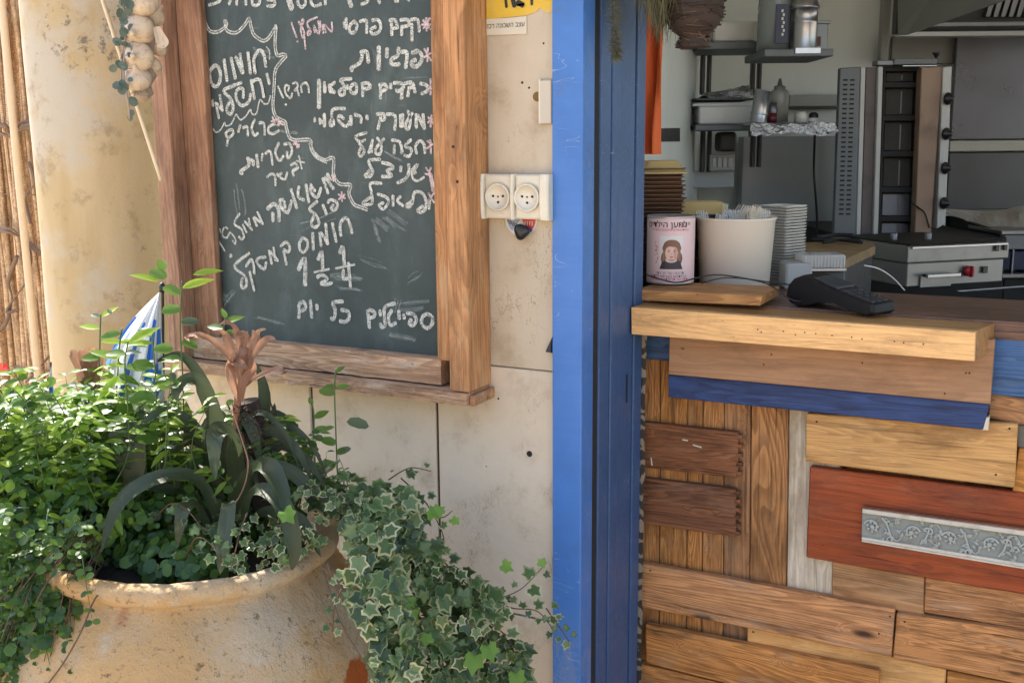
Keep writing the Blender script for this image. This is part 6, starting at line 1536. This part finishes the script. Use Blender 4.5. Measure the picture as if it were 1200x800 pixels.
seedling('seedling with lime leaves in front of the white flag cloth', [(152, 560), (150, 480), (146, 430), (150, 400)], 1.74, [(150, 402, 50, lnl, 1.1), (148, 415, 200, bigr, .9), (147, 430, 10, bigr, 1), (150, 450, 170, lnl, 1.1), (151, 470, 30, bigr, .9), (152, 490, 200, bigr, .9), (140, 440, 240, lnl, 1.), (150, 462, 80, bigr, .7)])
seedling('bushy seedling between the flag and the strap leaves', [(188, 570), (184, 500), (182, 440), (178, 392)], 1.76, [(178, 395, 110, bigr, .9), (180, 410, 20, bigr, .9), (181, 430, 190, bigr, 1), (182, 450, 40, bigr, 1), (183, 470, 160, bigr, 1.1), (184, 492, 20, bigr, 1.1), (186, 515, 200, bigr, 1.1), (180, 402, 200, lnl, .8)])
seedling('seedling with drooping leaves at the upper left of the flag', [(132, 540), (136, 470), (140, 405), (143, 385)], 1.79, [(142, 390, 200, lnc, .9), (141, 400, 20, lnl, .9), (139, 420, 160, lnl, 1.), (138, 440, 340, lnc, 1.), (136, 465, 190, lnl, 1.2), (135, 480, 30, bigr, 1)])
seedling('small sprout with narrow leaves in front of the chalkboard lower left corner', [(262, 400), (262, 388), (264, 372)], 1.80, [(263, 378, 40, lnc, .9), (262, 385, 150, lnc, .9), (264, 374, 80, lnc, .7), (262, 390, 15, lnc, .7)])
seedling('dark fleshy sprout beside the jar right of the strap leaves', [(352, 590), (354, 560), (356, 535)], 1.80, [(356, 540, 70, bigd, .5), (355, 548, 150, bigd, .5), (355, 552, 20, bigd, .5), (354, 560, 160, bigd, .6), (354, 565, 20, bigd, .6), (357, 537, 120, bigd, .4)])

rl = rl + [sl2[3]]; sl = sl + sl2[:2]
th = thing('thin_stemmed_thicket', 'loose thicket of thin green stems with small pointed leaves around the flag', 'plant', at(150, 560, 1.80))
it = []; B = MB()
for k in range(44):
    px_ = random.gauss(140, 40); hh_ = random.uniform(405, 510) + abs(px_ - 165) * .45; D_ = random.uniform(1.68, 1.84)
    it += sprig(at(px_ + rnd(15), random.uniform(560, 600), D_ + .03), at(px_, hh_, D_), random.randint(6, 9), sl + sl[1:2] + la[:1] + rl[:1], .035, .85)
for k in range(26):
    px_ = random.uniform(320, 400); D_ = random.uniform(1.80, 1.9); it += sprig(at(px_ + rnd(8), 600, D_), at(px_, random.uniform(500, 575), D_), random.randint(3, 6), rd[2:] + sl[2:3], .03, .8, False)
plant_leaves(th, it); o = B.build('stems', [STEMG], th, smooth=True); o['kind'] = 'stuff'
# --- strap leaved bromeliads
def strap(name, pts, wd, D, mat, par, dd=None, cup=.28, fl=None):
    n = len(pts); dd = dd or [0] * n
    pp = smoothpts([at(a, b, D + e) for (a, b), e in zip(pts, dd)], 6); L = len(pp); vs = []
    for i, p in enumerate(pp):
        t = i / (L - 1); d = (pp[min(i + 1, L - 1)] - pp[max(i - 1, 0)]).normalized()
        up_ = Vector((0, 0, 1)) * .55 + toCam(p) * .8; sd = d.cross(up_)
        sd = sd.normalized() if sd.length > .05 else RIGHT.copy(); nn = sd.cross(d).normalized()
        w_ = wd / 2 * (.55 + .6 * sin(min(1, t * 1.5) * pi / 2)) * (1 - max(0, (t - .45) / .55) ** 2.2 * .97)
        tw = sin(t * 5 + wd * 99) * .1
        for k, q in enumerate((-1, -.5, 0, .5, 1)): vs.append(p + sd * (q * w_) + nn * (w_ * cup * (q * q) + tw * q * w_))
    fs = [(i * 5 + k, i * 5 + k + 1, i * 5 + k + 6, i * 5 + k + 5) for i in range(L - 1) for k in range(4)]
    o = obj(name, vs, fs, mat, par, Matrix.Translation(pp[0]), smooth=True)
    uv = o.data.uv_layers.new(name='UVMap')
    for lp in o.data.loops: i = lp.vertex_index; uv.data[lp.index].uv = ((i % 5) / 4, i // 5 / (L - 1) + wd * 77)
    return o
br1 = thing('strap_leaf_bromeliad', 'large dark strap leaved bromeliad with a dried peach coloured flower head', 'plant', at(270, 610, 1.78))
for pts, wd, D, ddd in (
    ([(266, 610), (262, 550), (252, 490), (230, 447), (208, 455), (207, 470)], .042, 1.80, (0, 0, -.02, -.05, -.08, -.09)),
    ([(262, 615), (250, 550), (225, 500), (192, 484), (165, 496)], .036, 1.78, (0, 0, -.03, -.06, -.08)),
    ([(275, 615), (276, 550), (266, 508), (252, 512), (252, 562)], .050, 1.76, (0, 0, -.05, -.09, -.11)),
    ([(276, 612), (290, 560), (312, 546), (330, 575), (338, 612)], .046, 1.74, (0, -.02, -.07, -.11, -.13)),
    ([(276, 612), (300, 550), (338, 552), (372, 580), (400, 590)], .034, 1.78, (0, -.02, -.04, -.05, -.04)),
    ([(258, 615), (232, 562), (185, 560), (140, 590), (118, 648)], .038, 1.74, (0, -.03, -.07, -.10, -.13)),
    ([(252, 620), (225, 580), (188, 572), (160, 568), (140, 575)], .030, 1.78, (0, 0, -.03, -.06, -.07)),
    ([(272, 610), (262, 540), (248, 470), (215, 418), (180, 425)], .030, 1.86, (0, 0, 0, 0, -.02)),
    ([(285, 612), (305, 545), (318, 500), (322, 472)], .026, 1.84, (0, 0, 0, 0)),
    ([(280, 615), (300, 575), (330, 590), (345, 640), (342, 668)], .040, 1.66, (.05, 0, -.04, -.06, -.06)),
    ([(262, 620), (268, 590), (262, 640), (258, 672)], .034, 1.62, (.06, .0, -.04, -.05)),
    ([(245, 620), (228, 592), (214, 600), (208, 640)], .034, 1.68, (.05, 0, -.04, -.05)),
    ([(280, 600), (296, 540), (310, 470), (300, 425)], .036, 1.88, (0, 0, .01, .0)),
    ([(240, 600), (205, 520), (165, 470), (130, 470)], .026, 1.84, (0, 0, 0, 0)),
    ([(290, 612), (320, 570), (345, 540), (362, 548)], .022, 1.84, (0, 0, 0, 0)),
    ([(268, 605), (238, 540), (222, 500), (218, 470)], .036, 1.90, (0, 0, 0, 0)),
    ([(290, 620), (310, 600), (352, 610), (376, 652)], .032, 1.70, (.03, 0, -.03, -.04))):
    strap('strap_leaf', pts, wd * .66, D, BROM, br1, ddd)
random.seed(8)
for k in range(22):
    bx = 268 + rnd(22); dx = random.choice((-1, 1)) * random.uniform(20, 120); hgt = random.uniform(60, 130); D_ = 1.84 + rnd(.05)
    strap('strap_leaf', [(bx, 612), (bx + dx * .2, 612 - hgt * .7), (bx + dx * .55, 612 - hgt), (bx + dx * .9, 612 - hgt * .8), (bx + dx * 1.1, 612 - hgt * .45)], random.uniform(.010, .02), D_, BROM, br1, (0, -.01, -.02, -.03, -.03))
HEAD = at(284, 440, 1.76)
tube('flower_stalk', [at(274, 560, 1.80), at(276, 500, 1.78), at(280, 455, 1.76), at(286, 405, 1.75)], lambda t: .004 + .009 * max(0, t - .3), PEACH, br1, 8, 4)
for pts, wd in (([(282, 450), (274, 425), (252, 402), (232, 393), (219, 395), (222, 400)], .018), ([(284, 445), (272, 412), (262, 392), (248, 388)], .020), ([(286, 440), (282, 405), (274, 385), (264, 378), (256, 382)], .018),
                ([(286, 430), (290, 405), (284, 392), (276, 394)], .022), ([(288, 430), (296, 405), (304, 390), (312, 386)], .018), ([(288, 435), (300, 412), (314, 398), (323, 399)], .020), ([(286, 455), (298, 444), (318, 434), (331, 432), (334, 437), (328, 439)], .014),
                ([(282, 462), (278, 440), (272, 424), (284, 428), (294, 432)], .024), ([(284, 425), (286, 400), (290, 388)], .016), ([(282, 470), (286, 448), (296, 432), (290, 418)], .022), ([(280, 468), (272, 448), (270, 430), (276, 410)], .022), ([(290, 420), (298, 398), (296, 386)], .014)):
    strap('dried_bract', pts, wd * .68, 1.755, PEACH, br1, [-.01 * i * (1 if k % 2 else .3) for i, k in zip(range(len(pts)), range(len(pts)))], .4)
# dark spiky old base
B = MB(); DARKB = plain('dead_root_bark', (.035, .022, .016), .9)
for k in range(420):
    t = random.random(); c = at(292 + 14 * t + random.gauss(0, 9), 478 + 62 * t, 1.79 + random.gauss(0, .02)); d = Vector((random.gauss(0, 1), random.gauss(0, 1) - .8, random.gauss(0, .6) + .5)).normalized()
    B.add([c, c + d.orthogonal() * .003, c + d * random.uniform(.008, .02)], [(0, 1, 2)])
B.tube([at(288, 470, 1.81), at(296, 505, 1.81), at(306, 545, 1.80), at(310, 600, 1.8)], .024, 10, 4)
o = B.build('spiky_dead_base', [DARKB], br1); o['kind'] = 'stuff'
th_ = [at(272, 480, 1.70), at(285, 520, 1.69), at(291, 545, 1.69), at(284, 575, 1.69), at(268, 600, 1.69)]
tube('dry_tendril', th_, .0012, PEACH, br1, 5)
br2 = thing('small_bromeliad', 'small bromeliad with an upright dried peach flower left of the flag', 'plant', at(112, 560, 1.86))
for pts, wd, D in (([(114, 580), (113, 530), (112, 480), (108, 445)], .020, 1.86), ([(118, 590), (140, 540), (146, 515), (134, 508), (128, 530)], .034, 1.80), ([(150, 610), (158, 545), (150, 508), (140, 512), (144, 560)], .040, 1.74),
                   ([(112, 590), (95, 540), (80, 520), (65, 530)], .028, 1.84), ([(120, 590), (150, 530), (165, 510), (180, 515)], .026, 1.82)): strap('strap_leaf', pts, wd, D, BROM, br2)
tube('flower_stalk', [at(113, 500, 1.86), at(110, 470, 1.85), at(105, 440, 1.85)], .010, PEACH, br2, 8)
for pts in ([(108, 462), (98, 438), (86, 416), (82, 414)], [(108, 455), (100, 425), (93, 410)], [(107, 450), (104, 420), (102, 406)], [(108, 450), (110, 420), (112, 406)], [(109, 455), (114, 430), (119, 412)], [(110, 462), (117, 445), (121, 430)], [(107, 470), (99, 450), (90, 436)]):
    strap('dried_bract', pts, .018, 1.84, PEACH, br2, None, .4)

# --- variegated ivy
random.seed(33)
ivy = thing('variegated_ivy', 'cream edged variegated ivy cascading over the right side of the clay jar', 'plant', at(420, 640, 1.76))
it = []
def ivyblob(px, py, D, r, n, ms_=iv, cw=1.1): return blob(at(px, py, D), r, n, ms_, outw=.7, up=.45, camw=cw, shell=.6, smin=.6, smax=1.0)
it += ivyblob(450, 600, 1.80, (.080, .07, .050), 150)
it += ivyblob(470, 655, 1.76, (.065, .06, .070), 170)
it += ivyblob(515, 705, 1.76, (.090, .07, .075), 200)
it += ivyblob(512, 770, 1.73, (.080, .06, .08), 190)
it += ivyblob(580, 775, 1.80, (.070, .05, .055), 110)
it += ivyblob(565, 715, 1.80, (.05, .04, .03), 34)
it += ivyblob(540, 860, 1.74, (.14, .09, .14), 180)
it += vine([(425, 600), (418, 640), (422, 680), (436, 720)], (1.66, 1.60, 1.58, 1.58), 16, iv, .9) if False else []
B = MB()
def vine(pts, Ds, n, ms_=iv, size=.8, r=.0013):
    pp = smoothpts([at(a, b, D) for (a, b), D in zip(pts, Ds)], 8); B.tube(pp, lambda t: r * (1.2 - .6 * t), 5, 1); out = []
    for j in range(n):
        t = (j + .6) / n; i = min(int(t * (len(pp) - 1)), len(pp) - 2); p = pp[i]; d = (pp[i + 1] - p).normalized()
        sd = d.cross(toCam(p)).normalized() * (1 if j % 2 else -1); q = p + sd * random.uniform(.004, .014) + toCam(p) * random.uniform(.0, .012)
        out.append((random.choice(ms_), lmat(q, toCam(p) * 1. + Vector((rnd(.5), rnd(.4), .35 + rnd(.4))), sd * .8 + d * .4 + Vector((0, 0, -.35)), size * random.uniform(.7, 1.1))))
    return out
it += vine([(505, 640), (530, 668), (555, 690), (580, 700), (610, 690), (636, 664)], (1.84, 1.86, 1.87, 1.86, 1.85, 1.84), 16)
it += vine([(575, 702), (600, 712), (630, 716), (650, 740)], (1.86, 1.84, 1.81, 1.79), 10, iv[:6], .95)
it += vine([(640, 712), (656, 735), (668, 752)], (1.80, 1.79, 1.78), 8, iv[:6], .8)
it += vine([(470, 560), (500, 590), (520, 630), (512, 655)], (1.84, 1.86, 1.87, 1.86), 8, iv[6:], .6)
it += vine([(455, 562), (480, 548), (505, 552)], (1.84, 1.85, 1.86), 3, iv, .5)
it += vine([(560, 720), (590, 742), (605, 770), (590, 800)], (1.80, 1.78, 1.76, 1.76), 12)
for q_ in ((428, 668, 1.60), (424, 620, 1.66), (440, 715, 1.56), (458, 775, 1.55), (446, 640, 1.62), (452, 690, 1.58), (462, 735, 1.56), (474, 780, 1.55), (440, 600, 1.68)): it += ivyblob(q_[0], q_[1], q_[2], (.028, .03, .042), 34)
it += vine([(400, 690), (392, 710), (390, 740)], (1.56, 1.55, 1.54), 6, iv[:6], .6)
it += vine([(378, 668), (386, 690), (400, 730), (424, 770), (440, 790)], (1.57, 1.55, 1.53, 1.50, 1.50), 3, iv, .5)
it += vine([(384, 660), (394, 690), (402, 705)], (1.57, 1.55, 1.54), 2, iv, .5)
it += vine([(500, 600), (518, 606), (530, 598)], (1.8, 1.8, 1.8), 2, ivn, .8)
for q, D, sc_ in (((480, 700), 1.60, .95), ((482, 716), 1.60, 1.1), ((516, 602), 1.74, .8), ((508, 605), 1.74, .7), ((590, 662), 1.80, .7), ((634, 662), 1.82, .7), ((556, 770), 1.66, 1.0), ((572, 758), 1.66, .9), ((502, 752), 1.6, .8), ((605, 790), 1.72, .9), ((334, 600), 1.60, .8)):
    p = at(*q, D); it.append((random.choice(ivn), lmat(p, toCam(p) + Vector((rnd(.3), 0, .3)), Vector((rnd(.6), 0, -1 if sc_ > .85 else rnd())), sc_)))
plant_leaves(ivy, it, 'ivy_leaf', 295)
o = B.build('ivy_stems', [STEMB], ivy, smooth=True)
ivy2 = thing('young_ivy', 'young pale variegated ivy growing inside the jar below the strap leaves', 'plant', at(300, 650, 1.70))
it = []; B = MB()
it += ivyblob(290, 640, 1.66, (.10, .05, .035), 48, iv[3:6] + iv[:3], 1.4)
it += ivyblob(365, 600, 1.72, (.07, .06, .05), 70, iv[:6], 1.2)
it += ivyblob(345, 632, 1.66, (.06, .04, .025), 34, iv[:6], 1.3)
it += ivyblob(395, 575, 1.80, (.055, .05, .035), 44, iv, 1.2)
it += vine([(215, 660), (230, 630), (250, 640), (262, 660)], (1.64, 1.6, 1.58, 1.57), 7, iv[3:6], .9)
it += vine([(180, 610), (200, 590), (222, 600), (240, 625)], (1.70, 1.66, 1.64, 1.62), 5, iv[3:6], .7)
it += vine([(290, 600), (282, 620), (276, 645), (270, 668)], (1.62, 1.6, 1.58, 1.57), 9, iv[3:6], .9)
plant_leaves(ivy2, it, 'ivy_leaf', 250)
o = B.build('ivy_stems', [STEMB], ivy2, smooth=True)

# ------------------------------------------------------------ furled flag
FW = plain('flag_white_cloth', (.66, .66, .66), .75, var=.05, bump=.05); FB = plain('flag_blue_cloth', (.03, .16, .55), .75, var=.1, bump=.05)
fg = thing('furled_flag', 'white flag with blue stripes and star furled round a black tipped stick by the column', 'flag', at(190, 480, 1.88))
tube('flag_stick', [at(191, 560, 1.87), at(191, 450, 1.88), at(190.5, 350, 1.89), at(190, 334, 1.89)], .0028, BLACKPL, fg, 8)
lathe('black_tip', [(.0001, -.008), (.006, -.006), (.0065, .004), (.003, .010), (.0001, .011)], frame_at(at(190, 338, 1.885)), BLACKPL, fg, 12)
nu, nv = 44, 44; vs = []; fs = []; fm = []
apx = at(187, 342, 1.885)
bases = smoothpts([at(124, 425, 1.84), at(132, 452, 1.80), at(148, 472, 1.80), at(166, 486, 1.78), at(182, 492, 1.80), at(194, 486, 1.85)], 9)
nb_ = len(bases)
for i in range(nu + 1):
    u = i / nu; q = u * (nb_ - 1); j0 = min(int(q), nb_ - 2); bse = bases[j0].lerp(bases[j0 + 1], q - j0)
    for j in range(nv + 1):
        t = j / nv; p = apx.lerp(bse, t); fold = .010 * t * sin(u * 26 + 1.2 * sin(t * 3)) + .005 * t * sin(u * 55 + t * 4)
        bul = toCam(p) * (fold + .02 * sin(pi * min(1, t * 1.1)) * sin(pi * u)) + R0 * (-.012 * sin(pi * t) * (1 - u)); vs.append(p + bul)
def blue(u, t):
    if t < .22: return 0
    if .60 < u < .72 and t < .72: return 1
    if .30 < u < .37 and t > .30: return 1
    if u < .07 and t > .35: return 1
    # star outline of two triangles
    for sg in (1, -1):
        cx_, cy_, s_ = .83, .70, .17
        x = (u - cx_) / s_; y = (t - cy_) / s_ * sg
        d = max(y - .5, .866 * abs(x) * 1.15 - .5 * y - .5)
        if -.22 < d < 0: return 1
    if .80 < u < .95 and .30 < t < .45: return 1
    return 0
for i in range(nu):
    for j in range(nv):
        fs.append((i * (nv + 1) + j, i * (nv + 1) + j + 1, (i + 1) * (nv + 1) + j + 1, (i + 1) * (nv + 1) + j)); fm.append(blue((i + .5) / nu, (j + .5) / nv))
o = obj('flag_cloth', vs, fs, [FW, FB], fg, Matrix.Translation(apx), smooth=True, fm=fm)
fg2 = thing('small_furled_flag', 'small white and blue furled flag at the foot of the column by the reed fence', 'flag', at(59, 480, 2.05))
vs = []; fm = []; fs = []
for i in range(9):
    u = i / 8
    for j in range(9):
        t = j / 8; p = at(60, 426, 2.08).lerp(at(53 + 12 * u, 478 - 3 * u, 2.06), t); vs.append(p + toCam(p) * (.008 * t * sin(u * 9)))
for i in range(8):
    for j in range(8): fs.append((i * 9 + j, i * 9 + j + 1, i * 9 + j + 10, i * 9 + j + 9)); fm.append(1 if (3 <= i <= 6 and 3 <= j <= 7 and i + j < 12) else 0)
obj('flag_cloth', vs, fs, [FW, FB], fg2, smooth=True, fm=fm)
tube('flag_stick', [at(59.5, 424, 2.08), at(60, 480, 2.08), at(60, 540, 2.08)], .002, BLACKPL, fg2)

# ------------------------------------------------------------ garlic, garland, cane
s = NT('garlic_skin'); v = s.coords()
sx = s.n('ShaderNodeSeparateXYZ'); s.l(v, sx.inputs[0])
n = s.noise(v, 30., 5, .6); st_ = s.noise(s.scale(v, (90., 90., 9.)), 1.5, 4, .6)
c = s.mix(n, (.60, .47, .31), (.50, .37, .25)); c = s.mix(s.ramp(st_, .5, .62, 0., .55), c, (.36, .22, .17)); s.bump(st_, .4, .002); GARL = s.set(c, .45)
STRAW = plain('dry_garlic_stalk', (.30, .22, .16), .8)
gb = thing('garlic_braid', 'braid of pale garlic bulbs hanging beside the chalkboard frame', 'garlic braid', at(166, 0, 1.96))
def bulb(px, py, r, rx, ry, D=1.96):
    p = at(px, py, D); R_ = r / FPX * (D + .0)
    pf_ = [(.0001, -.72), (.35, -.78), (.62, -.66), (.88, -.40), (1.0, -.05), (.93, .30), (.68, .58), (.36, .78), (.20, .98), (.14, 1.25), (.0001, 1.3)]
    M = Matrix.Translation(p) @ Matrix.Rotation(YAW, 4, 'Z') @ Matrix.Rotation(ry, 4, 'Y') @ Matrix.Rotation(rx, 4, 'X')
    ph_ = random.random() * 6
    lathe('garlic_bulb', [(a * R_, b * R_) for a, b in dense(pf_, 2)], M, GARL, gb, 40, wob=lambda a, z, r_: r_ * .055 * abs(sin(a * 4 + ph_)) ** .7 - r_ * .03)
for q in ((167, 2, 18, .9, .2), (163.5, 35, 17.2, 1.9, .3), (162.5, 67, 17, 1.6, -.2), (161, 93, 15.5, .7, .1), (180, 18, 13, .3, .9), (178, 78, 12, 2.4, .8), (186, 56, 10, .2, 1.2), (168, -30, 18, .8, -.2), (182, -14, 15, .3, .6)): bulb(*q, D=1.96 + (.05 if q[0] > 172 else 0))
strap('skin_flake', [(183, 32), (188, 45), (190, 52), (184, 55)], .020, 1.94, GARL, gb)
tube('braid_stalk', [at(174, -120, 2.0), at(172, 0, 2.0), at(174, 50, 2.0), at(172, 100, 2.0), at(165, 112, 1.98)], lambda t: .012 + .004 * sin(t * 40), STRAW, gb, 8, 8)
for k in range(9): tube('root_hair', [at(160, 104, 1.96), at(160 + rnd(10), 108 + rnd(4), 1.95 + rnd(.02)), at(160 + rnd(16), 110 + rnd(5), 1.95)], .0008, STRAW, gb, 4, 2)
gl = thing('hanging_leaf_garland', 'thin trailing stem of small blue green leaves hanging beside the garlic', 'garland', at(148, 0, 1.95))
EUC = leafmat('blue_green_leaf', (.075, .11, .085), (.11, .15, .12), trans=.15)
eu = [leaf_mesh('leaf', 'round', s_, s_ * .8, [EUC], .2, .2) for s_ in (.014, .018)] 
tube('stem', [at(147, -80, 1.95), at(148, 0, 1.95), at(147, 50, 1.95), at(145, 90, 1.94), at(150, 118, 1.93), at(152, 140, 1.93)], .0022, STRAW, gl, 5)
tube('stem', [at(152, -80, 1.96), at(151, 20, 1.96), at(144, 60, 1.95), at(142, 98, 1.95)], .002, STRAW, gl, 5)
random.seed(5); it = []
for k in range(64):
    y = random.uniform(-60, 100); p = at(147 + random.gauss(0, 4.5), y, 1.94 + rnd(.015)); it.append((random.choice(eu), lmat(p, toCam(p) + Vector((rnd(.9), rnd(.5), rnd(.6))), Vector((rnd(), rnd(.4), -.6 + rnd(.6))), random.uniform(.6, 1.05))))
for q in ((132, 45), (151, 114), (150, 118), (139, 74), (136, 76), (143, 98), (148, 97), (140, 100)):
    p = at(*q, 1.93); it.append((eu[1], lmat(p, toCam(p) + Vector((rnd(.4), 0, rnd(.4))), Vector((rnd(), 0, -.3)), 1.0)))
for q in ((154, 128), (152, 134)):
    p = at(*q, 1.93); it.append((eu[0], lmat(p, toCam(p), Vector((rnd(.4), 0, -1)), .9)))
plant_leaves(gl, it)
cs = thing('thin_cane', 'thin pale cane slanting across the column behind the garlic', 'cane', at(187, 205, 2.0))
tube('cane_rod', [at(100, -61, 2.02), at(120, 0, 2.02), at(153, 102, 2.02), at(189, 212, 2.02)], .0034, REED2, cs, 8)
